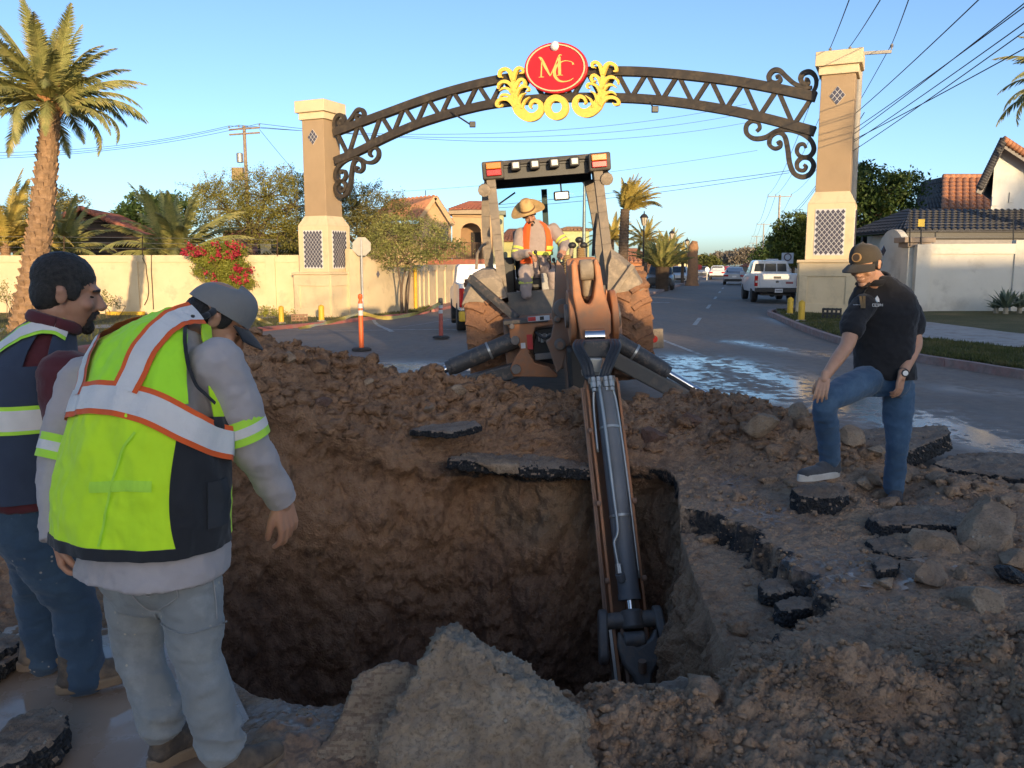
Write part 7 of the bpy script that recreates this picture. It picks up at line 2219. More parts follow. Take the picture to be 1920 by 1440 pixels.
for s_, xs in ((-0.085, (1082, 1078, 1092, 1100)), (-0.065, (1088, 1084, 1098, 1106)), (-0.045, (1094, 1090, 1106, 1112)), (0.015, (1146, 1148, 1136, 1128)), (0.035, (1152, 1155, 1142, 1133)), (0.055, (1158, 1160, 1148, 1138))):
 pts = [L(xs[0], 640, 7.03), L(xs[1], 652, 6.90), L(xs[2], 682, 6.76), L(xs[3], 708, 6.70), D(0.048, s_, 0.205)]
 MB().tube(crom(pts, 26), 0.021, 10).build('hose', MAT_HOSE, bh_, True)
for s_, k in ((-0.205, -1), (0.205, 1)):
 mb = MB()
 out = []
 for j in range(20):
  a = 2 * math.pi * j / 20
  cu, cf = (0.838, 0.10) if math.sin(a) < 0 else (0.94, 0.10)
  out.append((cu + 0.032 * math.sin(a), cf + 0.072 * math.cos(a)))
 for t_ in (-0.034, 0.034): mb.v += [tuple(D(u, s_ + t_ + k * 0.02 * (u - 0.83) / 0.1, f)) for u, f in out]
 n = 20
 mb.f = [tuple(range(n)), tuple(range(n, 2 * n))[::-1]] + [(i, (i + 1) % n, n + (i + 1) % n, n + i) for i in range(n)]
 mb.build('guide_link', MAT_IRON2, bh_, 40, bevel=0.015)
MB().tube([D(0.845, -0.20, 0.10), D(0.845, 0.20, 0.10)], 0.062, 20).build('link_pin', MAT_IRON2, bh_, 40, bevel=0.01)
MB().tube([D(0.815, 0.012, 0.11), D(0.875, 0.012, 0.12)], 0.085, 20).build('rod_eye', MAT_IRON2, bh_, 40, bevel=0.02)
MB().tube([D(0.905, -0.075, 0.15), D(0.905, 0.085, 0.15)], 0.058, 20).build('link_roller', MAT_IRON2, bh_, 40, bevel=0.015)
mb = MB()
pr = [(0.875, -0.125), (0.905, -0.085), (0.93, 0.0), (0.905, 0.10), (0.875, 0.15), (0.945, 0.165), (0.985, 0.13), (1.01, 0.085), (1.06, 0.06), (1.075, 0.01), (1.05, -0.035), (1.01, -0.06), (0.975, -0.12), (0.92, -0.145)]
for f in (0.19, 0.08): mb.v += [tuple(D(u, s_ + 0.02, f - 0.10 * max(0, u - 0.95) * 2)) for u, s_ in pr]
n = len(pr)
mb.f = [tuple(range(n)), tuple(range(n, 2 * n))[::-1]] + [(i, (i + 1) % n, n + (i + 1) % n, n + i) for i in range(n)]
mb.build('bucket_link', MAT_IRON2, bh_, 35, bevel=0.02)
MB().tube([D(1.0, 0.03, 0.19), D(0.97, 0.03, 0.24)], 0.03, 10).build('grease_boss', MAT_CASED, bh_, 40)
for s_, m_ in ((-0.16, MAT_PIPE), (-0.135, MAT_CASE), (-0.075, MAT_CASED), (0.10, MAT_CASED)):
 MB().bar(D(0.84, s_, 0.04), D(1.13, s_ + 0.01, 0.0), 0.022, 0.16, fdl).build('dipper_tip_plate', m_, bh_)
mb = MB()
sec = []
for j in range(9):
 a = math.radians(-20 + 150 * j / 8)
 sec.append((1.20 + 0.13 * math.cos(a), -0.05 - 0.38 * math.sin(a)))
sec2 = [(u - 0.02 * (u - 1.2), f) for u, f in sec]
for s_ in (-0.30, 0.30): mb.v += [tuple(D(u, s_, f)) for u, f in sec]
n = 9
mb.f = [(i, i + 1, n + i + 1, n + i) for i in range(n - 1)] + [tuple(range(n)), tuple(range(n, 2 * n))[::-1]]
mb.build('digging_bucket', MAT_IRON2, bh_, 35)
for k in range(5):
 s_ = -0.26 + 0.13 * k
 MB().bar(D(sec[-1][0], s_, sec[-1][1]), D(sec[-1][0] - 0.05, s_, sec[-1][1] - 0.14), 0.05, 0.03).build('bucket_tooth', MAT_IRON2, bh_)
# ================================================================== PEOPLE
def organic(name, mb, voxel, mat, parent, smooth=6, wr=None, push=0.0, label=None):
 me = mb.mesh(name)
 bm = bmesh.new()
 bm.from_mesh(me)
 bmesh.ops.recalc_face_normals(bm, faces=bm.faces)
 bm.to_mesh(me)
 bm.free()
 o = bpy.data.objects.new(name, me)
 COL.objects.link(o)
 r = o.modifiers.new('r', 'REMESH')
 r.mode = 'VOXEL'
 r.voxel_size = voxel
 if smooth:
  s_ = o.modifiers.new('s', 'SMOOTH')
  s_.factor = 0.5
  s_.iterations = smooth
 bpy.context.view_layer.update()
 dg = bpy.context.evaluated_depsgraph_get()
 out = bpy.data.meshes.new_from_object(o.evaluated_get(dg))
 bpy.data.objects.remove(o)
 n = len(out.vertices)
 co = np.empty(n * 3, np.float32)
 out.vertices.foreach_get('co', co)
 co = co.reshape(-1, 3).astype(float)
 no = np.empty(n * 3, np.float32)
 out.vertices.foreach_get('normal', no)
 no = no.reshape(-1, 3)
 d = np.full(n, push)
 if wr is not None:
  for amp, sc, mode in wr:
   d = d + amp * fbm(co * np.array(sc), 3, mode=mode)
 co = co + no * d[:, None]
 off = Vector(parent['_w']) if parent is not None and parent.get('_w') else Vector((0, 0, 0))
 co = co - np.array(off)
 out.vertices.foreach_set('co', np.ascontiguousarray(co, np.float32).ravel())
 out.update()
 out.name = name
 out.materials.clear()
 return link(name, out, mat, parent, True, label=label)
def limb(mb, pts, rad, n=14, seg=None, flat=1.0, up=(0, 0, 1)):
 pts = [Vector(q) for q in pts]
 seg = seg or 6 * len(pts)
 c = crom(pts, seg)
 r = np.interp(np.linspace(0, 1, seg), np.linspace(0, 1, len(rad)), rad)
 path = [Vector(q) for q in c]
 d0, d1 = (path[0] - path[1]).normalized(), (path[-1] - path[-2]).normalized()
 full = [path[0] + d0 * r[0] * 0.75, path[0] + d0 * r[0] * 0.5] + path + [path[-1] + d1 * r[-1] * 0.5, path[-1] + d1 * r[-1] * 0.75]
 rr = [r[0] * 0.35, r[0] * 0.8] + list(r) + [r[-1] * 0.8, r[-1] * 0.35]
 mb.tube(full, rr, n, True, flat, up)
 return mb
def ring_loft(rings, nu, nv, power=2.4):
 C_ = crom([tuple(r[0]) for r in rings], nv)
 A_ = crom([(r[1],) for r in rings], nv)[:, 0]
 B_ = crom([(r[2],) for r in rings], nv)[:, 0]
 R_ = crom([tuple(r[3]) for r in rings], nv)
 F_ = crom([tuple(r[4]) for r in rings], nv)
 out = []
 for k in range(nv):
  rv, fv = Vector(R_[k]).normalized(), Vector(F_[k]).normalized()
  row = []
  for j in range(nu):
   a = 2 * math.pi * j / nu
   s_, c_ = math.sin(a), math.cos(a)
   e = 2.0 / power
   x = A_[k] * math.copysign(abs(s_) ** e, s_)
   y = B_[k] * math.copysign(abs(c_) ** e, c_)
   row.append(Vector(C_[k]) + rv * x + fv * y)
  out.append(row)
 return out
def loft_solid(mb, rings, nu=28, nv=30, power=2.4):
 g = ring_loft(rings, nu, nv, power)
 b = len(mb.v)
 for row in g: mb.v += [tuple(q) for q in row]
 for i in range(nv - 1):
  for j in range(nu):
   j2 = (j + 1) % nu
   mb.f.append((b + i * nu + j, b + i * nu + j2, b + (i + 1) * nu + j2, b + (i + 1) * nu + j))
 mb.f += [tuple(b + j for j in range(nu))[::-1], tuple(b + (nv - 1) * nu + j for j in range(nu))]
 return mb
class Sheet:
 def __init__(s, rings, nu=200, nv=150, power=2.3, wr=((0.010, (5, 5, 3.0), 2), (0.005, (16, 16, 9), 0)), seed=0.0):
  s.nu, s.nv = nu, nv
  g = ring_loft(rings, nu, nv, power)
  p = np.array([[list(q) for q in row] for row in g])
  nrm = np.cross(np.roll(p, -1, 1) - np.roll(p, 1, 1), np.gradient(p, axis=0))
  nrm /= np.linalg.norm(nrm, axis=2)[..., None] + 1e-9
  cen = p.mean(1, keepdims=True)
  sgn = np.sign(((p - cen) * nrm).sum(2, keepdims=True))
  s.n = nrm * np.where(np.median(sgn) < 0, -1, 1)
  d = np.zeros(p.shape[:2])
  for amp, sc, mode in wr:
   d += amp * fbm((p * np.array(sc)).reshape(-1, 3) + seed, 3, mode=mode).reshape(p.shape[:2])
  s.p = p + s.n * d[..., None]
 def at(s, u, v, off=0.0):
  x = (u % 1.0) * s.nu
  y = min(max(v, 0.0), 1.0) * (s.nv - 1)
  i, j = int(x), int(y)
  fx, fy = x - i, y - j
  i2, j2 = (i + 1) % s.nu, min(j + 1, s.nv - 1)
  i %= s.nu
  w = ((1 - fx) * (1 - fy), fx * (1 - fy), (1 - fx) * fy, fx * fy)
  q = s.p[j, i] * w[0] + s.p[j, i2] * w[1] + s.p[j2, i] * w[2] + s.p[j2, i2] * w[3]
  n = s.n[j, i]
  return Vector(q + n * off)
 def panel(s, fn, nu, nv, off, name, mat, parent, thick=0.004):
  mb = MB()
  for t in (off, off - thick):
   for i in range(nv + 1):
    for j in range(nu + 1):
     mb.v.append(tuple(s.at(*fn(j / nu, i / nv), t)))
  m = (nu + 1) * (nv + 1)
  for i in range(nv):
   for j in range(nu):
    a = i * (nu + 1) + j
    mb.f.append((a, a + 1, a + nu + 2, a + nu + 1))
    mb.f.append((m + a, m + a + nu + 1, m + a + nu + 2, m + a + 1))
  for i in range(nv):
   for j in (0, nu):
    a, b = i * (nu + 1) + j, (i + 1) * (nu + 1) + j
    mb.f.append((a, b, m + b, m + a))
  for j in range(nu):
   for i in (0, nv):
    a = i * (nu + 1) + j
    mb.f.append((a, m + a, m + a + 1, a + 1))
  return mb.build(name, mat, parent, 60)
 def band(s, path, w, off, name, mat, parent, n=60):
  c = crom(path, n)
  pts = [s.at(u, v, off) for u, v in c]
  nr = [(s.at(u, v, off + 0.05) - q) for (u, v), q in zip(c, pts)]
  mb = MB()
  rows = []
  for k in range(n):
   t = pts[min(k + 1, n - 1)] - pts[max(k - 1, 0)]
   sd_ = t.cross(nr[k]).normalized()
   rows.append([tuple(pts[k] - sd_ * w), tuple(pts[k] + nr[k].normalized() * 0.002), tuple(pts[k] + sd_ * w)])
  return mb.grid(rows).build(name, mat, parent, True, fixn=False)
def cloth(name, c1, c2=None, weave=420, rough=0.9, wear=None, bump=0.25, splat=None, sheen=0.15):
 t = NT(name)
 c2 = c2 or tuple(x * 0.8 for x in c1)
 col = t.mix(t.ramp(t.noise(7, 5, 0.6), [(0.3, 0.0), (0.7, 1.0)]), c1, c2)
 if wear is not None: col = t.mix(t.ramp(t.noise(4.5, 6, 0.7), [(0.48, 0.0), (0.70, 0.8)]), col, wear)
 if splat is not None:
  sp = t.math('MULTIPLY', t.ramp(t.voro(30), [(0.10, 1.0), (0.16, 0.0)]), t.ramp(t.noise(4, 3, 0.5), [(0.52, 0.0), (0.60, 1.0)]))
  col = t.mix(sp, col, splat)
 t.set(Base_Color=col, Roughness=rough, Sheen_Weight=sheen)
 h = t.math('ADD', t.math('MULTIPLY', t.noise(weave, 2, 0.5), 0.35), t.noise(38, 5, 0.6))
 t.bump(h, bump, 0.008)
 return t.m
def skin_mat(name, c1, c2):
 t = NT(name)
 col = t.mix(t.ramp(t.noise(9, 5, 0.6), [(0.35, 0.0), (0.65, 1.0)]), c1, c2)
 t.set(Base_Color=col, Roughness=0.52, Subsurface_Weight=0.12, Subsurface_Scale=0.02)
 t.b.inputs['Subsurface Radius'].default_value = (1.0, 0.35, 0.2)
 t.bump(t.noise(140, 4, 0.6), 0.15, 0.004)
 return t.m
SK1 = skin_mat('skin_a', (0.432, 0.222, 0.141), (0.372, 0.181, 0.113))
SK2 = skin_mat('skin_b', (0.480, 0.252, 0.158), (0.408, 0.205, 0.124))
SK3 = skin_mat('skin_c', (0.528, 0.292, 0.186), (0.456, 0.240, 0.147))
def hair_mat(name, c1, c2):
 t = NT(name)
 col = t.mix(t.ramp(t.noise(60, 4, 0.6), [(0.35, 0.0), (0.65, 1.0)]), c1, c2)
 t.set(Base_Color=col, Roughness=0.5)
 t.bump(t.noise(180, 5, 0.7), 0.9, 0.01)
 return t.m
HAIR = hair_mat('hair_black', (0.012, 0.010, 0.009), (0.030, 0.025, 0.022))
HAIRG = hair_mat('hair_greying', (0.014, 0.012, 0.011), (0.042, 0.037, 0.033))
BEARD = hair_mat('beard_dark', (0.018, 0.013, 0.011), (0.035, 0.028, 0.024))
EYE = M('eye_dark', (0.02, 0.015, 0.012), (0.03, 0.02, 0.015), 9, 0.2)
JEANB = cloth('denim_dark', (0.020, 0.045, 0.083), (0.030, 0.062, 0.107), wear=(0.050, 0.090, 0.138), splat=(0.475, 0.400, 0.325))
JEANM = cloth('denim_blue', (0.031, 0.072, 0.140), (0.043, 0.095, 0.170), wear=(0.093, 0.162, 0.246))
JEANG = cloth('denim_grey', (0.195, 0.204, 0.209), (0.242, 0.252, 0.247), wear=(0.347, 0.354, 0.345), splat=(0.473, 0.410, 0.308))
LIME = cloth('vest_lime', (0.62, 0.94, 0.014), (0.56, 0.88, 0.014), 700, 0.8, bump=0.2)
LIMEB = cloth('vest_lime_upper', (0.46, 0.92, 0.025), (0.42, 0.86, 0.025), 700, 0.8, bump=0.2)
LIMET = cloth('trim_lime', (0.48, 0.84, 0.06), (0.44, 0.78, 0.05), 700, 0.8)
ORAN = cloth('trim_orange', (0.82, 0.115, 0.012), (0.75, 0.10, 0.012), 600, 0.75)
SILV = cloth('reflective_tape', (0.78, 0.75, 0.72), (0.66, 0.63, 0.61), 900, 0.45, bump=0.5)
NAVY = cloth('vest_navy', (0.025, 0.037, 0.069), (0.033, 0.048, 0.085), 500)
BLKC = cloth('vest_black', (0.013, 0.014, 0.018), (0.020, 0.021, 0.025), 500)
MAROON = cloth('shirt_maroon', (0.075, 0.012, 0.018), (0.095, 0.016, 0.022), 500)
SHGREY = cloth('shirt_grey', (0.428, 0.383, 0.377), (0.373, 0.336, 0.337), 600)
SHKHAK = cloth('shirt_work', (0.36, 0.285, 0.255), (0.31, 0.245, 0.22), 600)
POLO = cloth('polo_black', (0.0085, 0.0085, 0.011), (0.012, 0.012, 0.015), 600)
ORVEST = cloth('vest_orange', (0.85, 0.13, 0.02), (0.78, 0.11, 0.02), 600)
YTAPE = cloth('tape_yellow_green', (0.62, 0.66, 0.10), (0.55, 0.58, 0.10), 600)
CAPG = cloth('cap_grey', (0.20, 0.195, 0.19), (0.17, 0.165, 0.16), 500)
CAPO = cloth('cap_olive', (0.052, 0.040, 0.026), (0.042, 0.033, 0.022), 500)
BOOT = M('boot_leather', (0.065, 0.05, 0.04), (0.04, 0.032, 0.027), 8, 0.7, 0.3, 40, dirt=(0.21, 0.15, 0.10), damt=0.6, dscale=9)
SOLEM = M('boot_sole_mud', (0.24, 0.165, 0.10), (0.17, 0.12, 0.08), 8, 0.9, 0.4, 40)
SNEAK = cloth('sneaker_grey', (0.045, 0.045, 0.05), (0.06, 0.06, 0.066), 300)
SOLEW = M('sole_white', (0.55, 0.52, 0.48), (0.42, 0.38, 0.34), 10, 0.7)
STRAW = M('straw', (0.62, 0.40, 0.17), (0.50, 0.31, 0.12), 26, 0.8, 0.6, 120)
def head(root, c, face, up, skin, hair=None, sc=1.0, beard=None, cap=None, bill=None, neck_to=None, hat=False, hairline=0.0, voxel=0.0045, stubble=None):
 f = Vector(face).normalized()
 u = Vector(up)
 u = (u - f * u.dot(f)).normalized()
 r = f.cross(u)
 Mh = Matrix((tuple(r) + (0,), tuple(f) + (0,), tuple(u) + (0,), (0, 0, 0, 1))).transposed()
 Mh = Matrix.Translation(Vector(c)) @ Mh @ Matrix.Scale(sc, 4)
 mb = MB()
 mb.ell((0, -0.012, 0.042), (0.076, 0.098, 0.084), Mh, 24, 16)
 mb.ell((0, 0.030, -0.022), (0.061, 0.070, 0.082), Mh, 20, 14)
 mb.ell((0, 0.030, -0.072), (0.050, 0.056, 0.044), Mh, 18, 12)
 mb.ell((0, 0.072, -0.098), (0.026, 0.020, 0.019), Mh)
 mb.ell((0, 0.083, 0.030), (0.050, 0.017, 0.013), Mh)
 for s_ in (-1, 1):
  mb.ell((s_ * 0.040, 0.068, -0.022), (0.024, 0.022, 0.022), Mh)
  mb.ell((s_ * 0.077, -0.008, -0.004), (0.009, 0.019, 0.029), Mh)
  mb.ell((s_ * 0.083, -0.013, 0.012), (0.007, 0.015, 0.015), Mh)
  mb.ell((s_ * 0.013, 0.104, -0.030), (0.010, 0.012, 0.009), Mh)
 nose = [Mh @ Vector(q) for q in ((0, 0.088, 0.022), (0, 0.103, -0.004), (0, 0.118, -0.028))]
 mb.tube(nose, [0.010 * sc, 0.0125 * sc, 0.0155 * sc], 10)
 mb.ell((0, 0.112, -0.028), (0.0165, 0.014, 0.012), Mh)
 mb.ell((0, 0.092, -0.056), (0.026, 0.012, 0.008), Mh)
 mb.ell((0, 0.090, -0.068), (0.022, 0.012, 0.008), Mh)
 nk = Mh @ Vector((0, -0.022, -0.05))
 ne = Vector(neck_to) if neck_to is not None else Mh @ Vector((0, -0.05, -0.19))
 limb(mb, [nk, nk.lerp(ne, 0.5), ne], [0.058 * sc, 0.060 * sc, 0.070 * sc], 16)
 hd = organic('head', mb, voxel * sc, skin, root, 3)
 off = Vector(root['_w'])
 for s_ in (-1, 1):
  MB().ell((s_ * 0.031, 0.077, 0.006), (0.012, 0.009, 0.0045), Mh).build('eye', EYE, root, True)
  e0 = [Mh @ Vector(q) for q in ((s_ * 0.014, 0.098, 0.026), (s_ * 0.032, 0.096, 0.031), (s_ * 0.052, 0.080, 0.026))]
  MB().tube(e0, [0.0035 * sc, 0.005 * sc, 0.003 * sc], 6).build('eyebrow', BEARD, root, True)
 if hair is not None:
  hb = MB()
  if cap is None: hb.ell((0, -0.022 - hairline, 0.054), (0.082, 0.100, 0.086), Mh, 26, 16)
  hb.ell((0, -0.048, -0.008 if cap is not None else 0.0), (0.0765, 0.062, 0.070 if cap is not None else 0.078), Mh, 24, 14)
  for s_ in (-1, 1): hb.ell((s_ * 0.068, 0.018 - hairline * 0.5, 0.022), (0.016, 0.026, 0.040), Mh)
  organic('hair', hb, 0.0055 * sc, hair, root, 2, wr=((0.0025, (70, 70, 70), 1), (0.002, (150, 150, 80), 0)))
 if beard is not None:
  bb = MB()
  if beard == 'chin':
   bb.tube([Mh @ Vector(q) for q in ((-0.044, 0.058, -0.094), (-0.024, 0.076, -0.106), (0, 0.083, -0.110), (0.024, 0.076, -0.106), (0.044, 0.058, -0.094))], 0.011 * sc, 8)
  else:
   bb.ell((0, 0.078, -0.100), (0.030, 0.024, 0.027), Mh)
   bb.ell((0, 0.100, -0.046), (0.028, 0.010, 0.007), Mh)
   for s_ in (-1, 1):
    bb.tube([Mh @ Vector(q) for q in ((s_ * 0.026, 0.094, -0.048), (s_ * 0.033, 0.084, -0.075), (s_ * 0.026, 0.080, -0.100))], 0.009 * sc, 8)
  organic('beard', bb, 0.004 * sc, BEARD, root, 2, wr=((0.004, (120, 120, 120), 1),))
 if cap is not None:
  cb = MB()
  n, m = 40, 16
  rows = []
  for i in range(m + 1):
   ph = (math.pi / 2) * i / m
   row = []
   for k in range(n):
    a = 2 * math.pi * k / n
    hgt = 0.100 if math.sin(a) > -0.2 else 0.096
    rr = math.cos(ph) ** 0.55
    q = Vector((0.089 * rr * math.cos(a), -0.008 + 0.110 * rr * math.sin(a), 0.030 + 0.012 * math.sin(a) + hgt * math.sin(ph) * (1.0 + 0.06 * math.sin(a))))
    seam = 1 - 0.010 * max(0, 1 - abs(((a * 6 / (2 * math.pi)) % 1) - 0.5) * -1 * 0 - abs(((a * 6 / (2 * math.pi)) % 1)) * 12)
    row.append(Mh @ (q * seam))
   rows.append(row)
  b = 0
  cb.v = [tuple(q) for row in rows for q in row]
  for i in range(m):
   for k in range(n):
    k2 = (k + 1) % n
    cb.f.append((i * n + k, i * n + k2, (i + 1) * n + k2, (i + 1) * n + k))
  co_ = cb.build('cap_crown', cap, root, True)
  bt = MB().ell((0, -0.008, 0.131), (0.009, 0.009, 0.005), Mh).build('cap_button', cap, co_, True)
  bl = MB()
  rows, rows2 = [], []
  for i in range(9):
   t = i / 8
   row = []
   for k in range(21):
    a = math.radians(-62 + 124 * k / 20)
    base = Vector((0.090 * math.sin(a), -0.008 + 0.111 * math.cos(a), 0.042))
    ext = 0.078 * math.cos(a * 0.92) ** 0.6
    q = base + Vector((0.10 * math.sin(a) * t * 0.25, ext * t, -0.012 * t - 0.022 * (math.sin(a) ** 2) - 0.010 * t * t))
    row.append(Mh @ q)
   rows.append(row)
  th = (Mh.to_3x3() @ Vector((0, 0, -0.005)))
  for t in (Vector((0, 0, 0)), th): bl.grid([[tuple(q + t) for q in row] for row in rows])
  nn, mm = 9, 21
  for k in range(mm - 1):
   a = (nn - 1) * mm + k
   bl.f.append((a, a + 1, nn * mm + a + 1, nn * mm + a))
  bl.build('cap_bill', bill or cap, root, 50)
 if hat:
  rows = []
  prof = [(0.205, 0.030), (0.200, 0.034), (0.15, 0.020), (0.105, 0.018), (0.096, 0.030), (0.088, 0.090), (0.078, 0.130), (0.055, 0.150), (0.01, 0.148)]
  hb = MB()
  for j, (rr, z) in enumerate(prof):
   for k in range(36):
    a = 2 * math.pi * k / 36
    fl = 0.028 * math.cos(2 * a) if rr > 0.12 else 0.0
    pin = -0.018 * math.exp(-(a - math.pi / 2) ** 2 * 3) if rr < 0.09 else 0
    hb.v.append(tuple(Mh @ Vector((rr * math.cos(a) * (0.92 if rr < 0.12 else 1), rr * math.sin(a) * 1.08, z + 0.045 - fl * (1 if rr > 0.16 else 0.3) + pin))))
  for j in range(len(prof) - 1):
   for k in range(36):
    k2 = (k + 1) % 36
    hb.f.append((j * 36 + k, j * 36 + k2, (j + 1) * 36 + k2, (j + 1) * 36 + k))
  hb.f.append(tuple((len(prof) - 1) * 36 + k for k in range(36)))
  hb.build('straw_hat', STRAW, root, True)
  bd = MB()
  for z, rr in ((0.075, 0.0985), (0.098, 0.0965)):
   for k in range(36):
    a = 2 * math.pi * k / 36
    bd.v.append(tuple(Mh @ Vector((rr * math.cos(a) * 0.92, rr * math.sin(a) * 1.08, z))))
  bd.f = [(k, (k + 1) % 36, 36 + (k + 1) % 36, 36 + k) for k in range(36)]
  bd.build('hat_band', M('hat_band', (0.16, 0.09, 0.04)), root, True)
 return Mh
def hand(root, wrist, dirv, palm, skin, side=1, curl=0.5, sc=1.0, spread=0.10, thumb=0.6, voxel=0.0038, name='hand'):
 d = Vector(dirv).normalized()
 p = Vector(palm)
 p = (p - d * p.dot(d)).normalized()
 s_ = d.cross(p) * side
 w = Vector(wrist)
 mb = MB()
 k = sc
 limb(mb, [w - d * 0.03 * k, w + d * 0.015 * k], [0.027 * k, 0.026 * k], 12)
 for j in range(4):
  o = (0.031 - 0.0205 * j) * k
  a = w + d * 0.012 * k + s_ * o * 0.72
  b = w + d * (0.090 - 0.004 * abs(j - 1)) * k + s_ * o
  limb(mb, [a, a.lerp(b, 0.5) + p * 0.002, b], [0.0155 * k, 0.0155 * k, 0.0125 * k], 10)
 lens = (0.070, 0.078, 0.072, 0.056)
 for j in range(4):
  o = (0.031 - 0.0205 * j) * k
  q = w + d * (0.092 - 0.004 * abs(j - 1)) * k + s_ * o
  ang = 0.0
  fd_ = (d + s_ * (spread * (1.2 - 0.8 * j))).normalized()
  pts = [q]
  cj = curl * (0.85 + 0.12 * j)
  for seg, (fr, c_) in enumerate(((0.46, 0.75), (0.30, 1.0), (0.24, 0.7))):
   ang += cj * c_
   dd_ = fd_ * math.cos(ang) + p * math.sin(ang)
   q = q + dd_ * lens[j] * fr * k
   pts.append(q)
  limb(mb, pts, [0.0105 * k, 0.0098 * k, 0.0088 * k, 0.0076 * k], 10, 16)
 t0 = w + d * 0.022 * k + s_ * 0.024 * k + p * 0.006 * k
 t1 = t0 + (d * 0.62 + s_ * 0.62 * thumb + p * 0.25).normalized() * 0.042 * k
 t2 = t1 + (d * 0.85 + s_ * 0.30 * thumb + p * 0.35).normalized() * 0.032 * k
 t3 = t2 + (d * 0.85 + s_ * 0.02 * thumb + p * 0.5).normalized() * 0.024 * k
 limb(mb, [t0, t1, t2, t3], [0.0165 * k, 0.0128 * k, 0.0112 * k, 0.009 * k], 10, 16)
 return organic(name, mb, voxel * k, skin, root, 2)
def shoe(root, heel, toe, ankle, mat, sole, w=0.048, h=0.07, name='shoe', sole_h=0.028):
 heel, toe = Vector(heel), Vector(toe)
 f = (toe - heel)
 Ln = f.length
 f.normalize()
 u = Vector((0, 0, 1)) - f * f.z
 u.normalize()
 mb = MB()
 b = heel + u * (sole_h + 0.018)
 limb(mb, [b + f * 0.04, b + f * Ln * 0.35 + u * 0.010, b + f * Ln * 0.65 + u * 0.002, b + f * (Ln - 0.045) - u * 0.004], [w * 0.82, w * 0.85, w * 0.95, w * 0.80], 16, flat=0.85)
 limb(mb, [b + f * 0.055 + u * 0.02, b + f * 0.06 + u * h], [w * 0.82, w * 0.82], 14)
 limb(mb, [b + f * 0.08 + u * 0.045, b + f * Ln * 0.5 + u * 0.022], [w * 0.75, w * 0.8], 14)
 sh = organic(name, mb, 0.007, mat, root, 3, wr=((0.002, (40, 40, 40), 0),))
 sd_ = f.cross(u)
 out = []
 for k in range(28):
  a = 2 * math.pi * k / 28
  x = math.cos(a)
  wid = w * (1.06 if x > 0 else 0.92) * (1.0 if x > -0.2 else 0.98)
  out.append(heel + f * (Ln * 0.5 + Ln * 0.51 * math.copysign(abs(x) ** 0.75, x)) + sd_ * (wid * math.sin(a)))
 sb = MB()
 sb.v = [tuple(q) for q in out] + [tuple(q + u * (sole_h + 0.012)) for q in out]
 n = 28
 sb.f = [tuple(range(n)), tuple(range(n, 2 * n))] + [(i, (i + 1) % n, n + (i + 1) % n, n + i) for i in range(n)]
 sb.build('sole', sole, sh if False else root, 40, bevel=0.006)
def strip(root, pts, w, name, mat, nrm):
 mb = MB().tube([Vector(q) for q in pts], w, 6)
 return mb.build(name, mat, root, True)
WR_J = ((0.011, (4.5, 4.5, 8), 2), (0.0045, (14, 14, 26), 2))
WR_S = ((0.010, (5, 5, 6), 2), (0.005, (15, 15, 17), 2))
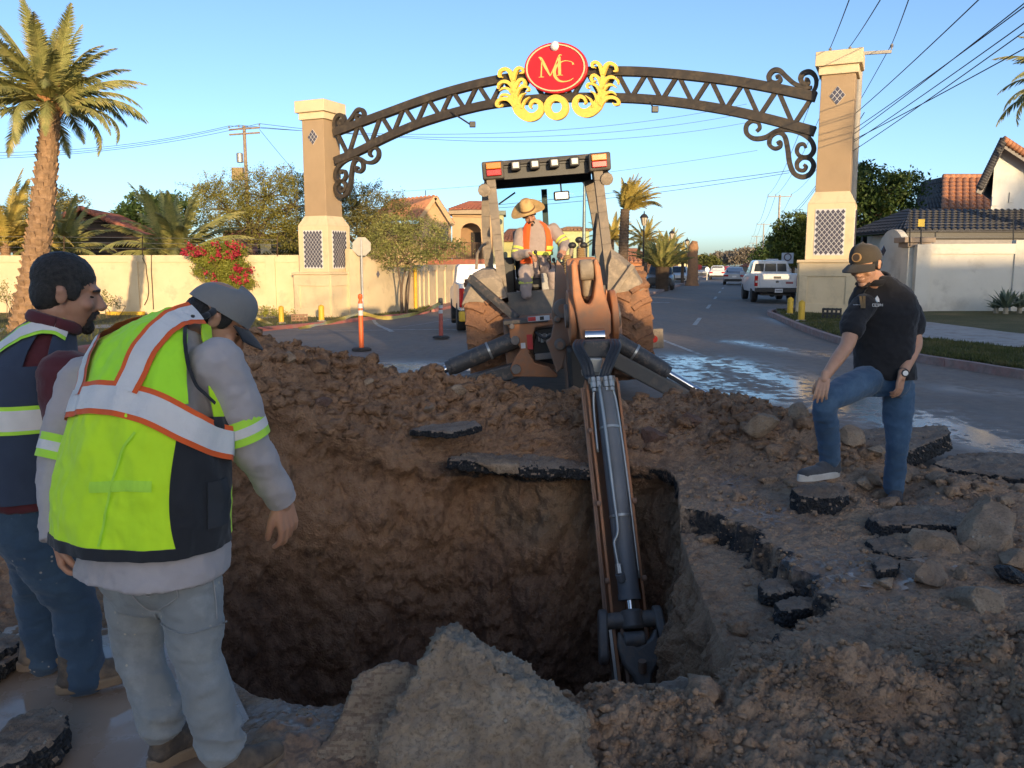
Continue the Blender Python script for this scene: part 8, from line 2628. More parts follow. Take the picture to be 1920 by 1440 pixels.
def man_lime():
 P0 = globals()['P']
 P = lambda px, py, d: P0(px, py, d - 0.15)
 g1, g2 = G(318, 1418), G(432, 1462)
 root = thing('person', 'man in lime hi-vis vest, grey cap and grey jeans leaning over the pit', 'person', V((g1.x + g2.x) / 2, (g1.y + g2.y) / 2, 0), world=True)
 fr = V(0.37, 0.93, 0)
 rt = V(0.93, -0.37, 0)
 up = V(0, 0, 1)
 tilt = V(0.10, 0.30, 0)
 hipL, hipR = P(248, 1075, 2.74), P(352, 1070, 2.60)
 kneeL, kneeR = P(262, 1225, 2.72), P(372, 1235, 2.55)
 ankL, ankR = P(303, 1362, 2.66), P(415, 1402, 2.52)
 mb = MB()
 pc = (hipL + hipR) / 2
 loft_solid(mb, [(pc + V(0, 0, 0.17), 0.168, 0.125, rt, fr), (pc + V(0, 0, 0.07), 0.178, 0.140, rt, fr), (pc + V(0, 0, -0.02), 0.176, 0.140, rt, fr), (pc + V(0, 0.0, -0.11), 0.140, 0.10, rt, fr)], 28, 14)
 for s_ in (-1, 1): mb.ell(tuple(pc + rt * 0.075 * s_ - fr * 0.055 + V(0, 0, 0.0)), (0.088, 0.085, 0.095))
 limb(mb, [hipL + V(0.015, 0, 0.02), (hipL + kneeL) / 2, kneeL, (kneeL + ankL) / 2, ankL], [0.100, 0.094, 0.075, 0.073, 0.066], 20)
 limb(mb, [hipR + V(-0.01, 0, 0.02), (hipR + kneeR) / 2, kneeR, (kneeR + ankR) / 2, ankR], [0.100, 0.094, 0.075, 0.073, 0.066], 20)
 for a, k in ((ankL, kneeL), (ankR, kneeR)):
  for j in range(3):          # bunched hems
   q = a + V(0, 0, 0.018 + 0.03 * j)
   mb.lathe([(0.060, -0.014), (0.080 - 0.004 * j, 0), (0.060, 0.014)], 18, T(tuple(q)) @ rotm(0.25 * (-1) ** j, 0.2, 0))
 jeans = organic('jeans', mb, 0.0085, JEANG, root, 5, wr=WR_J)
 def on_back(px, py, d0=2.40):
  r = ray(px, py)
  off = Vector(root['_w'])
  hit, loc, nor, idx = jeans.ray_cast(V(0, 0, CAMH) - off, r.normalized())
  return (loc + off + nor * 0.0045) if hit else P(px, py, 2.5)
 def stitched(px, wd=0.0022, mat=None, nm='pocket_seam'):
  c = crom(px, len(px) * 5)
  MB().tube([on_back(a, b) for a, b in c], wd, 5).build(nm, mat or M('denim_thread', (0.36, 0.35, 0.34), (0.30, 0.29, 0.28), 30, 0.9), jeans if False else root, True)
 stitched([(237, 1072), (322, 1062), (330, 1100), (330, 1122), (288, 1144), (252, 1118), (240, 1090), (237, 1072)])
 stitched([(242, 1084), (262, 1096), (280, 1108), (296, 1084), (318, 1078)])
 stitched([(244, 1092), (262, 1104), (281, 1117), (298, 1094), (318, 1088)])
 stitched([(395, 1070), (402, 1120), (405, 1160)], 0.002)
 stitched([(290, 1150), (308, 1172), (345, 1187), (390, 1178), (425, 1165)], 0.003, JEANG, 'jeans_fold')
 sL, sR = P(165, 712, 2.88), P(402, 676, 2.70)
 eL, eR = P(112, 868, 2.78), P(462, 822, 2.74)
 wL, wR = P(108, 1000, 2.68), P(524, 930, 2.86)
 mb = MB()
 hem = P(277, 1052, 2.68)
 tops = [(hem + rt * 0.055 - fr * 0.035 + V(0, 0, -0.012), 0.238, 0.185, rt, fr), (P(284, 1000, 2.68) + rt * 0.035 - fr * 0.02, 0.232, 0.175, rt, fr), (P(277, 900, 2.69), 0.21, 0.14, rt, fr), (P(282, 780, 2.72), 0.20, 0.135, rt, fr + V(0, 0, -0.2)), (P(290, 690, 2.77), 0.195, 0.12, rt, fr + V(0, 0, -0.35)), (P(325, 625, 2.82), 0.11, 0.09, rt, fr + V(0, 0, -0.5))]
 loft_solid(mb, tops, 32, 30)
 limb(mb, [sL, (sL + eL) / 2 + V(-0.01, 0, 0), eL, (eL + wL) / 2, wL], [0.088, 0.078, 0.064, 0.060, 0.050], 18)
 limb(mb, [sR, (sR + eR) / 2 + V(0.015, 0, 0), eR, (eR + wR) / 2, wR], [0.086, 0.076, 0.064, 0.060, 0.052], 18)
 shirt = organic('shirt', mb, 0.0085, SHGREY, root, 5, wr=WR_S)
 for w_, e_ in ((wL, eL), (wR, eR)):
  dv = (w_ - e_).normalized()
  MB().tube([w_ - dv * 0.05, w_ + dv * 0.022], [0.053, 0.051], 20).build('cuff', SHGREY, root, 40, bevel=0.004)
 for e_, s_, u0 in ((eR, sR, 0.86), (eL, sL, 0.84)):
  c = s_.lerp(e_, u0)
  dv = (e_ - s_).normalized()
  MB().tube([c - dv * 0.040, c + dv * 0.040], [0.0815, 0.0775], 26, caps=False).build('armband_lime', LIMET, root, True)
  MB().tube([c - dv * 0.015, c + dv * 0.015], [0.0815, 0.0800], 26, caps=False).build('armband_tape', SILV, root, True)
 f1, f2 = fr + V(0, 0, -0.15), fr + V(0, 0, -0.45)
 rings = [(P(262, 1006, 2.66), 0.300, 0.205, rt, fr), (P(266, 945, 2.66), 0.288, 0.198, rt, fr), (P(272, 870, 2.67), 0.272, 0.188, rt, fr), (P(278, 790, 2.69), 0.258, 0.178, rt, f1),
             (P(282, 722, 2.72), 0.234, 0.160, rt + V(0, 0, 0.08), f1), (P(289, 672, 2.76), 0.206, 0.142, rt + V(0, 0, 0.12), f2), (P(308, 634, 2.80), 0.158, 0.118, rt + V(0, 0, 0.16), f2), (P(340, 604, 2.83), 0.092, 0.088, rt + V(0, 0, 0.2), f2)]
 sh = Sheet(rings, 220, 170, 2.25, ((0.026, (3.0, 3.0, 1.5), 2), (0.012, (8, 8, 4), 2), (0.004, (26, 26, 16), 0)))
 v0 = 0.035
 sh.panel(lambda a, b: (0.335 + 0.335 * a, v0 + (0.50 - v0) * b), 90, 60, 0.0, 'vest_back', LIME, root)
 sh.panel(lambda a, b: (0.318 + 0.42 * a, 0.50 + 0.50 * b), 110, 70, 0.001, 'vest_yoke', LIMEB, root)
 sh.panel(lambda a, b: (0.19 + (0.335 - 0.19 + 0.022 * math.sin(b * 3)) * a, -0.0 + 0.46 * b - 0.06 * (1 - a) * (1 - b)), 40, 60, 0.003, 'vest_side_panel', BLKC, root)
 sh.panel(lambda a, b: (0.67 + 0.10 * a, v0 + 0.45 * b), 30, 60, 0.002, 'vest_side_panel', LIME, root)
 sh.panel(lambda a, b: (0.335 + 0.44 * a, 0.0 + (v0 + 0.012) * b), 90, 6, 0.004, 'vest_hem', BLKC, root)
 sh.panel(lambda a, b: (0.02 + 0.23 * a, 0.02 + 0.93 * b), 40, 60, 0.0, 'vest_front', LIME, root)
 sh.panel(lambda a, b: (0.77 + 0.21 * a, 0.02 + 0.93 * b), 40, 60, 0.0, 'vest_front', LIME, root)
 sh.panel(lambda a, b: (0.225 + 0.05 * a, 0.10 + 0.16 * b), 12, 14, 0.010, 'vest_pocket', M('pocket_dark', (0.03, 0.033, 0.04), (0.024, 0.026, 0.03), 20, 0.8), root)
 ws = [(0.18, 0.36), (0.24, 0.385), (0.32, 0.43), (0.42, 0.495), (0.52, 0.52), (0.62, 0.50), (0.70, 0.475), (0.80, 0.46)]
 sh.band(ws, 0.052, 0.009, 'waist_edge', ORAN, root, 90)
 sh.band(ws, 0.036, 0.012, 'waist_tape', SILV, root, 90)
 for path in ([(0.455, 0.545), (0.43, 0.66), (0.395, 0.80), (0.355, 0.91), (0.30, 0.985)], [(0.605, 0.53), (0.605, 0.66), (0.62, 0.80), (0.65, 0.91), (0.70, 0.97)]):
  sh.band(path, 0.046, 0.010, 'brace_edge', ORAN, root, 60)
  sh.band(path, 0.030, 0.013, 'brace_tape', SILV, root, 60)
 sh.band([(0.475, 0.06), (0.47, 0.2), (0.455, 0.34), (0.425, 0.41)], 0.004, 0.006, 'vest_seam', LIMET, root)
 sh.band([(0.39, 0.27), (0.44, 0.272), (0.50, 0.26)], 0.016, 0.004, 'vest_tape_inner', LIMET, root)
 for path in ([(0.295, 0.985), (0.318, 0.90), (0.330, 0.78), (0.322, 0.66), (0.295, 0.56), (0.25, 0.50)], [(0.73, 0.97), (0.735, 0.85), (0.735, 0.7), (0.74, 0.58)]):
  sh.band(path, 0.006, 0.012, 'armhole_binding', BLKC, root, 50)
 nb = P(352, 596, 2.84)
 MB().tube([nb + rt * (0.085 * math.cos(t)) + V(0.02, 0.05, 0.015).normalized() * (0.075 * math.sin(t)) + V(0, 0, 0.012) for t in np.linspace(0, 2 * math.pi, 36)], 0.011, 8).build('collar_binding', BLKC, root, True)
 hc = P(404, 601, 2.93)
 head(root, hc, V(0.70, 0.30, -0.65), V(0.55, 0.25, 0.80), SK2, hair=HAIR, cap=CAPG, bill=BLKC, neck_to=P(345, 622, 2.84), stubble=True, hairline=0.01)
 hand(root, wR + (wR - eR).normalized() * 0.02, V(0.16, 0.10, -0.97), V(-0.85, 0.45, -0.1), SK2, side=-1, curl=0.55, sc=1.12)
 hand(root, wL + (wL - eL).normalized() * 0.015, V(0.25, -0.15, -0.95), V(0.8, 0.3, 0.2), SK2, side=1, curl=0.85, sc=0.98)
 for a, s_ in ((ankL, -1), (ankR, 1)):
  hl = V(a.x - 0.03, a.y - 0.05, 0.0)
  shoe(root, hl, hl + V(0.17, 0.23, 0.0).normalized() * 0.29, a, BOOT, SOLEM, 0.050, 0.10, 'boot')
man_lime()
def man_navy():
 P0 = globals()['P']
 P = lambda px, py, d: P0(px, py, d + 0.13)
 fA, fB = G(108, 1285), G(190, 1335)
 root = thing('person', 'man in navy vest and maroon shirt standing at the pit, head in profile', 'person', V((fA.x + fB.x) / 2, (fA.y + fB.y) / 2, 0), world=True)
 fr = V(0.86, 0.51, 0)
 rt = V(0.51, -0.86, 0)
 D0 = 2.90
 pc = P(62, 960, D0)
 kA, kB = P(70, 1110, 3.05), P(138, 1130, 2.88)
 aA, aB = P(85, 1240, 3.06), P(158, 1275, 2.88)
 hA, hB = pc - rt * 0.085 + V(0, 0, -0.06), pc + rt * 0.085 + V(0, 0, -0.06)
 mb = MB()
 loft_solid(mb, [(pc + V(0, 0, 0.10), 0.175, 0.150, rt, fr), (pc + V(0, 0, 0.0), 0.180, 0.150, rt, fr), (pc + V(0, 0, -0.10), 0.172, 0.135, rt, fr), (pc + V(0, 0, -0.17), 0.13, 0.10, rt, fr)], 28, 14)
 mb.ell(tuple(pc - fr * 0.06 + V(0, 0, -0.04)), (0.12, 0.12, 0.11))
 limb(mb, [hA, (hA + kA) / 2, kA, (kA + aA) / 2, aA], [0.105, 0.100, 0.082, 0.078, 0.072], 20)
 limb(mb, [hB, (hB + kB) / 2, kB, (kB + aB) / 2, aB], [0.108, 0.104, 0.085, 0.082, 0.076], 20)
 for a in (aA, aB):
  for j in range(2): mb.lathe([(0.06, -0.014), (0.082 - 0.004 * j, 0), (0.06, 0.014)], 18, T(tuple(a + V(0, 0, 0.015 + 0.032 * j))) @ rotm(0.2 * (-1) ** j, 0.15, 0))
 organic('jeans', mb, 0.009, JEANB, root, 5, wr=WR_J)
 sR, sA = P(128, 700, 2.74), P(30, 690, 3.05)
 eR, wR = P(140, 850, 2.70), P(185, 950, 2.80)
 mb = MB()
 tops = [(P(60, 935, D0), 0.200, 0.172, rt, fr), (P(58, 850, D0), 0.195, 0.170, rt, fr), (P(60, 760, D0), 0.19, 0.155, rt, fr), (P(66, 680, D0), 0.185, 0.125, rt, fr), (P(85, 625, D0), 0.11, 0.09, rt, fr), (P(100, 600, D0), 0.075, 0.075, rt, fr)]
 loft_solid(mb, tops, 32, 28)
 limb(mb, [sR, (sR + eR) / 2, eR, (eR + wR) / 2, wR], [0.102, 0.090, 0.072, 0.062, 0.052], 18)
 limb(mb, [sA, P(40, 830, 3.15), P(100, 900, 3.2)], [0.09, 0.075, 0.055], 16)
 organic('shirt', mb, 0.009, MAROON, root, 5, wr=WR_S)
 cb = P(103, 610, 2.88)
 MB().tube([cb + rt * (0.074 * math.cos(t)) + fr * (0.078 * math.sin(t)) + V(0, 0, 0.028 * math.sin(t) * -1 + 0.012) for t in np.linspace(0, 2 * math.pi, 36)], 0.014, 8, flat=1.7).build('collar', MAROON, root, True)
 rings = [(P(58, 918, D0), 0.232, 0.200, rt, fr), (P(56, 850, D0), 0.226, 0.196, rt, fr), (P(56, 770, D0), 0.220, 0.184, rt, fr), (P(60, 705, D0), 0.212, 0.162, rt, fr), (P(68, 660, D0), 0.190, 0.138, rt, fr), (P(82, 626, D0), 0.138, 0.105, rt, fr), (P(97, 603, D0), 0.085, 0.082, rt, fr)]
 sh = Sheet(rings, 200, 150, 2.25, ((0.012, (3.5, 3.5, 2.0), 2), (0.006, (10, 10, 6), 0)), 31.0)
 sh.panel(lambda a, b: (0.05 + 0.90 * a, 0.0 + 0.60 * b), 140, 60, 0.0, 'vest_body', NAVY, root)
 sh.panel(lambda a, b: (0.285 + 0.43 * a, 0.60 + 0.40 * b), 100, 50, 0.001, 'vest_back', NAVY, root)
 sh.panel(lambda a, b: (0.05 + 0.17 * a, 0.60 + 0.40 * b), 50, 50, 0.001, 'vest_front', NAVY, root)
 sh.panel(lambda a, b: (0.22 + 0.065 * a, 0.86 + 0.14 * b), 20, 20, 0.001, 'vest_shoulder', NAVY, root)
 belt = [(0.02 + 0.1 * k, 0.335) for k in range(10)]
 sh.band(belt, 0.050, 0.008, 'belt_edge', LIMET, root, 120)
 sh.band(belt, 0.036, 0.011, 'belt_tape', SILV, root, 120)
 for path in ([(0.455, 0.02), (0.455, 0.30)], [(0.455, 0.38), (0.45, 0.55), (0.425, 0.72), (0.375, 0.86), (0.30, 0.945), (0.22, 0.945), (0.15, 0.88)]):
  sh.band(path, 0.040, 0.008, 'brace_edge', LIMET, root, 60)
  sh.band(path, 0.027, 0.011, 'brace_tape', SILV, root, 60)
 head(root, P(124, 551, 2.90), V(0.88, 0.40, -0.20), V(0.16, 0.05, 1), SK1, hair=HAIRG, beard='goatee', neck_to=P(96, 640, 2.90), sc=1.08, hairline=-0.006)
 hand(root, wR + (wR - eR).normalized() * 0.02, (wR - eR), V(0.2, 0.6, -0.5), SK1, side=1, curl=0.5)
 for a in (aA, aB):
  hl = V(a.x - 0.08, a.y - 0.06, 0.0)
  shoe(root, hl, hl + V(0.22, 0.14, 0.0).normalized() * 0.30, a, BOOT, SOLEM, 0.054, 0.10, 'boot')
man_navy()
def man_polo():
 root = thing('person', 'man in black polo shirt, jeans and dark cap, one foot up on a chunk', 'person', V(G(1670, 935).x, 5.7, 0.0), world=True)
 fr = V(-0.50, -0.86, 0)
 rt = V(-0.86, 0.50, 0)           # his right, at the viewer's left
 D0 = 5.65
 pc = P(1655, 700, D0)
 hR, hL = P(1628, 712, 5.58), P(1684, 722, 5.68)
 kR, aR = P(1549, 756, 5.32), P(1556, 862, 5.45)
 kL, aL = P(1683, 822, 5.62), P(1676, 915, 5.68)
 mb = MB()
 loft_solid(mb, [(pc + V(0, 0, 0.10), 0.168, 0.125, rt, fr), (pc + V(0, 0, 0.0), 0.178, 0.132, rt, fr), (pc + V(0, 0, -0.09), 0.172, 0.125, rt, fr), (pc + V(0, 0, -0.15), 0.13, 0.10, rt, fr)], 28, 14)
 limb(mb, [hR, (hR + kR) / 2 + V(0, 0, 0.015), kR, (kR + aR) / 2, aR], [0.104, 0.098, 0.078, 0.074, 0.064], 20)
 limb(mb, [hL, (hL + kL) / 2, kL, (kL + aL) / 2, aL], [0.106, 0.100, 0.080, 0.075, 0.068], 20)
 for a in (aR, aL): mb.lathe([(0.055, -0.014), (0.075, 0), (0.055, 0.014)], 18, T(tuple(a + V(0, 0, 0.01))))
 organic('jeans', mb, 0.0095, JEANM, root, 5, wr=WR_J)
 sR, sL = P(1612, 572, 5.58), P(1701, 568, 5.70)
 eR, wR = P(1588, 648, 5.42), P(1548, 705, 5.25)
 eL, wL = P(1716, 645, 5.62), P(1692, 702, 5.45)
 mb = MB()
 tops = [(P(1660, 708, D0), 0.198, 0.150, rt, fr), (P(1658, 670, D0), 0.196, 0.152, rt, fr), (P(1657, 625, D0), 0.198, 0.150, rt, fr), (P(1656, 582, D0), 0.222, 0.138, rt, fr), (P(1655, 548, D0), 0.196, 0.112, rt, fr), (P(1648, 518, D0 - 0.03), 0.078, 0.078, rt, fr)]
 loft_solid(mb, tops, 32, 28)
 q = sR.lerp(eR, 0.62)
 limb(mb, [sR + V(0.03, 0, 0.0), sR.lerp(eR, 0.35), q], [0.084, 0.084, 0.082], 18)
 q = sL.lerp(eL, 0.62)
 limb(mb, [sL - V(0.03, 0, 0), sL.lerp(eL, 0.35), q], [0.084, 0.086, 0.086], 18)
 polo = organic('polo_shirt', mb, 0.009, POLO, root, 5, wr=WR_S)
 for s_, e_, w_ in ((sR, eR, wR), (sL, eL, wL)):
  ab = MB()
  limb(ab, [s_.lerp(e_, 0.35), s_.lerp(e_, 0.7), e_, e_.lerp(w_, 0.4), w_], [0.055, 0.053, 0.047, 0.045, 0.031], 18)
  organic('arm', ab, 0.007, SK3, root, 4)
 hand(root, wR + (wR - eR).normalized() * 0.015, V(-0.25, -0.25, -0.90), V(0.30, 0.75, -0.5), SK3, side=-1, curl=0.28, sc=1.0)
 hand(root, wL + (wL - eL).normalized() * 0.015, V(-0.12, 0.0, -0.98), V(-0.6, 0.75, 0.0), SK3, side=1, curl=0.45, sc=1.0)
 dv = (wL - eL).normalized()
 MB().tube([wL - dv * 0.028, wL + dv * 0.002], [0.037, 0.036], 22).build('watch_strap', MAT_BLACK, root, 40, bevel=0.003)
 wc = wL - dv * 0.013 + V(-0.1, -0.99, 0.1).normalized() * 0.034
 n_ = V(-0.15, -0.98, 0.12).normalized()
 MB().tube([wc, wc + n_ * 0.012], 0.025, 24).build('watch_case', MAT_BLACK, root, 40, bevel=0.003)
 MB().tube([wc + n_ * 0.0125, wc + n_ * 0.014], 0.017, 24).build('watch_face', M('watch_face', (0.65, 0.68, 0.68), (0.6, 0.63, 0.63), 5, 0.2), root)
 cb = P(1645, 522, D0 - 0.03)
 MB().tube([cb + rt * (0.076 * math.cos(t)) + fr * (0.080 * math.sin(t)) + V(0, 0, -0.030 * math.sin(t)) for t in np.linspace(0, 2 * math.pi, 36)], 0.013, 8, flat=1.8).build('collar', POLO, root, True)
 def on(px, py, lift=0.004):
  r = ray(px, py)
  off = Vector(root['_w'])
  hit, loc, nor, idx = polo.ray_cast(V(0, 0, CAMH) - off, r.normalized())
  return (loc + off + nor * lift) if hit else P(px, py, 5.45)
 PRN = M('print_white', (0.62, 0.64, 0.66), (0.56, 0.58, 0.60), 20, 0.7)
 def pr(pts, w=0.0042, nm='chest_print'):
  MB().tube([on(a, b, 0.003) for a, b in pts], w, 5).build(nm, PRN, root)
 def patch(pts, nm, mat):
  q = [on(a, b, 0.004) for a, b in pts]
  MB().add([tuple(v) for v in q], [tuple(range(len(q)))]).build(nm, mat, root)
 patch([(1645, 554), (1649, 561), (1649, 567), (1645, 566), (1641, 562)], 'chest_emblem', PRN)
 patch([(1645, 554), (1640, 560), (1641, 565), (1644, 568), (1645, 566)], 'chest_emblem', M('print_blue', (0.35, 0.5, 0.62), (0.3, 0.45, 0.57), 20, 0.7))
 x0, y0, w_, h_ = 1635.5, 570.0, 3.0, 4.4
 glyph = {'C': [[(1, 0), (0, 0), (0, 1), (1, 1)]], 'E': [[(1, 0), (0, 0), (0, 1), (1, 1)], [(0, 0.5), (0.8, 0.5)]], 'S': [[(1, 0), (0, 0), (0, 0.5), (1, 0.5), (1, 1), (0, 1)]], 'P': [[(0, 1), (0, 0), (1, 0), (1, 0.5), (0, 0.5)]], 'M': [[(0, 1), (0, 0), (0.5, 0.6), (1, 0), (1, 1)]]}
 for k, ch in enumerate('CESPM'):
  for st in glyph[ch]:
   pr([(x0 + k * 4.1 + a * w_, y0 + b * h_) for a, b in st], 0.0022, 'chest_lettering')
 for k in range(6): pr([(1600 + k * 2.6, 572), (1601.6 + k * 2.6, 572)], 0.0022, 'chest_lettering')
 cord = [on(1632, 532, 0.008), on(1622, 550, 0.010), on(1617, 568, 0.012)]
 MB().tube(crom(cord, 10), 0.004, 6).build('neck_cord', MAT_BLACK, root, True)
 for dx in (-2.2, 2.2):
  q0, q1 = on(1617 + dx, 558, 0.014), on(1616 + dx, 580, 0.016)
  MB().bar(q0, q1, 0.018, 0.008).build('hanging_glasses', M('glasses_bronze', (0.20, 0.14, 0.07), (0.1, 0.07, 0.04), 8, 0.25), root, bevel=0.003)
 Mh = head(root, P(1623, 497, D0 - 0.08), V(-0.68, -0.64, -0.34), V(-0.12, -0.08, 0.99), SK3, hair=HAIR, cap=CAPO, beard='chin', neck_to=P(1650, 540, D0 - 0.02), sc=1.10)
 bc_, bn = Mh @ V(0, 0.096, 0.082), (Mh.to_3x3() @ V(0, 1, 0.38)).normalized()
 MB().tube([bc_, bc_ + bn * 0.012], 0.030, 24).build('cap_badge', M('badge_tan', (0.42, 0.25, 0.10), (0.36, 0.21, 0.08), 20, 0.6), root)
 MB().tube([bc_ + bn * 0.0125, bc_ + bn * 0.0135], 0.023, 24).build('cap_badge_disc', M('badge_dark', (0.08, 0.05, 0.03), (0.06, 0.04, 0.02), 20, 0.6), root)
 hl = P(1572, 893, 5.50)
 shoe(root, hl, P(1497, 903, 5.26), aR, SNEAK, SOLEW, 0.050, 0.075, 'sneaker', 0.034)
 hl = P(1684, 938, 5.72)
 shoe(root, hl, hl + V(-0.16, -0.22, 0.0), aL, SNEAK, SNEAK, 0.050, 0.075, 'sneaker', 0.02)
man_polo()
def operator():
 D0 = 10.28
 root = thing('person', 'backhoe operator in straw hat and orange vest seated in the cab', 'person', V(P(1000, 540, D0).x, D0, P(1000, 545, D0).z), world=True)
 fr = V(0.10, -0.99, 0)
 rt = V(-0.99, -0.10, 0)
 pc = P(1003, 512, D0 + 0.02)
 mb = MB()
 tops = [(pc + V(0, 0, -0.04), 0.18, 0.14, rt, fr), (P(1004, 488, D0), 0.18, 0.135, rt, fr), (P(1006, 460, D0 - 0.03), 0.185, 0.13, rt, fr), (P(1006, 436, D0 - 0.06), 0.19, 0.115, rt, fr), (P(1004, 420, D0 - 0.09), 0.12, 0.09, rt, fr), (P(1000, 412, D0 - 0.1), 0.07, 0.07, rt, fr)]
 loft_solid(mb, tops, 28, 24)
 sA, eA, wA = P(978, 438, D0 - 0.05), P(969, 478, D0 - 0.12), P(992, 474, D0 - 0.36)
 sB, eB, wB = P(1036, 430, D0 - 0.05), P(1059, 458, D0 - 0.15), P(1056, 468, D0 - 0.42)
 limb(mb, [sA, (sA + eA) / 2, eA, (eA + wA) / 2, wA], [0.085, 0.075, 0.065, 0.058, 0.045], 16)
 limb(mb, [sB, (sB + eB) / 2, eB, (eB + wB) / 2, wB], [0.085, 0.075, 0.065, 0.058, 0.045], 16)
 organic('shirt', mb, 0.012, SHKHAK, root, 4, wr=WR_S)
 mb = MB()
 kA, fA = P(985, 514, D0 - 0.48), P(987, 553, D0 - 0.50)
 kB, fB = P(1038, 512, D0 - 0.30), P(1040, 545, D0 - 0.28)
 limb(mb, [pc + V(-0.10, 0, -0.02), (pc + kA) / 2 + V(-0.05, 0, 0.01), kA, (kA + fA) / 2, fA], [0.10, 0.095, 0.082, 0.074, 0.065], 16)
 limb(mb, [pc + V(0.10, 0, -0.02), (pc + kB) / 2 + V(0.05, 0, 0.01), kB, (kB + fB) / 2, fB], [0.10, 0.095, 0.082, 0.074, 0.065], 16)
 mb.ell(tuple(pc + V(0, 0, -0.03)), (0.18, 0.14, 0.12))
 organic('trousers', mb, 0.012, SHKHAK, root, 4, wr=WR_J)
 c = kA.lerp(fA, 0.30)
 dv = (fA - kA).normalized()
 for o in (-0.035, 0.012): MB().tube([c + dv * o, c + dv * (o + 0.028)], [0.084, 0.083], 20, caps=False).build('leg_tape', YTAPE, root, True)
 for s_, e_ in ((sA, eA), (sB, eB)):
  c = s_.lerp(e_, 0.80)
  dv = (e_ - s_).normalized()
  for o in (-0.04, 0.012): MB().tube([c + dv * o, c + dv * (o + 0.030)], [0.078, 0.076], 20, caps=False).build('arm_tape', YTAPE, root, True)
 rings = [(P(1004, 494, D0), 0.198, 0.158, rt, fr), (P(1005, 470, D0 - 0.02), 0.200, 0.154, rt, fr), (P(1006, 444, D0 - 0.05), 0.196, 0.142, rt, fr), (P(1005, 426, D0 - 0.08), 0.155, 0.115, rt, fr), (P(1001, 414, D0 - 0.1), 0.085, 0.085, rt, fr)]
 sh = Sheet(rings, 120, 90, 2.25, ((0.008, (5, 5, 4), 2),), 50.0)
 for u0, u1 in ((0.075, 0.20), (0.80, 0.925)):
  sh.panel(lambda a, b: (u0 + (u1 - u0) * a, 0.22 + 0.74 * b), 24, 40, 0.004, 'vest_front', ORVEST, root)
 sh.panel(lambda a, b: (0.30 + 0.40 * a, 0.0 + 0.96 * b), 40, 40, 0.003, 'vest_back', ORVEST, root)
 sh.panel(lambda a, b: (0.04 + 0.16 * a, 0.0 + 0.17 * b), 24, 10, 0.005, 'vest_lower', ORVEST, root)
 sh.band([(0.80 + 0.04 * k, 0.20) for k in range(11)], 0.022, 0.012, 'vest_tape', YTAPE, root, 50)
 sh.band([(0.80, 0.30), (0.87, 0.30), (0.92, 0.30)], 0.022, 0.012, 'vest_tape', YTAPE, root, 30)
 head(root, P(992, 403, D0 - 0.14), V(0.12, -0.88, -0.46), V(-0.30, -0.16, 0.94), SK1, hair=HAIR, neck_to=P(1002, 425, D0 - 0.08), hat=True, sc=1.02, voxel=0.007, beard='goatee')
 hand(root, wA, V(0.65, -0.6, -0.4), V(0.1, -0.4, -0.9), SK1, side=1, curl=0.8, voxel=0.006)
 hand(root, wB, V(-0.15, -0.7, -0.65), V(-0.2, -0.2, -0.9), SK1, side=-1, curl=0.8, voxel=0.006)
operator()
# ================================================================== RUBBLE, CLODS, WATER
def conc_mat(name, c1, c2, c3, stone=(0.42, 0.36, 0.29), peb=26, wet=0.0):
 t = NT(name)
 col = t.ramp(t.noise(5, 6, 0.65), [(0.3, c1), (0.5, c2), (0.7, c3)])
 col = t.mix(t.ramp(t.noise(70, 4, 0.7), [(0.35, 0.5), (0.5, 0.0)]), col, tuple(x * 0.45 for x in c1))
 pb = t.math('MULTIPLY', t.ramp(t.voro(peb), [(0.14, 1.0), (0.20, 0.0)]), t.ramp(t.noise(8, 2, 0.5), [(0.5, 0.0), (0.58, 1.0)]))
 col = t.mix(pb, col, stone)
 t.set(Base_Color=col, Roughness=0.92 - wet)
 t.bump(t.math('ADD', t.noise(40, 8, 0.7), t.math('MULTIPLY', pb, 0.5)), 0.9, 0.02)
 return t.m
CONC = conc_mat('old_concrete', (0.240, 0.177, 0.124), (0.353, 0.270, 0.191), (0.482, 0.385, 0.283))
ROCKM = conc_mat('rubble_stone', (0.214, 0.144, 0.092), (0.334, 0.231, 0.151), (0.440, 0.329, 0.226))
DUST = conc_mat('slab_top', (0.174, 0.116, 0.078), (0.268, 0.189, 0.131), (0.360, 0.268, 0.188), peb=40, wet=0.15)
CLAY = conc_mat('clay_lump', (0.123, 0.064, 0.043), (0.195, 0.111, 0.079), (0.268, 0.163, 0.117), (0.308, 0.232, 0.184), 40)
def asph_mat():
 t = NT('asphalt_broken')
 n = t.noise(55, 4, 0.7)
 col = t.ramp(n, [(0.35, (0.007, 0.008, 0.011)), (0.55, (0.022, 0.022, 0.024)), (0.75, (0.10, 0.085, 0.07))])
 t.set(Base_Color=col, Roughness=0.6)
 t.bump(t.math('ADD', n, t.voro(60)), 1.0, 0.02)
 return t.m
ASPH = asph_mat()
def two_tone(o, top, side, nz=0.55):
 me = o.data
 me.materials.clear()
 me.materials.append(top)
 me.materials.append(side)
 nn = np.empty(len(me.polygons) * 3, np.float32)
 me.polygons.foreach_get('normal', nn)
 nn = nn.reshape(-1, 3)
 cc = np.empty(len(me.polygons) * 3, np.float32)
 me.polygons.foreach_get('center', cc)
 j = 0.35 * pnoise(cc.reshape(-1, 3) * 14.0)
 me.polygons.foreach_set('material_index', ((nn[:, 2] + j) < nz).astype(np.int32))
 me.update()
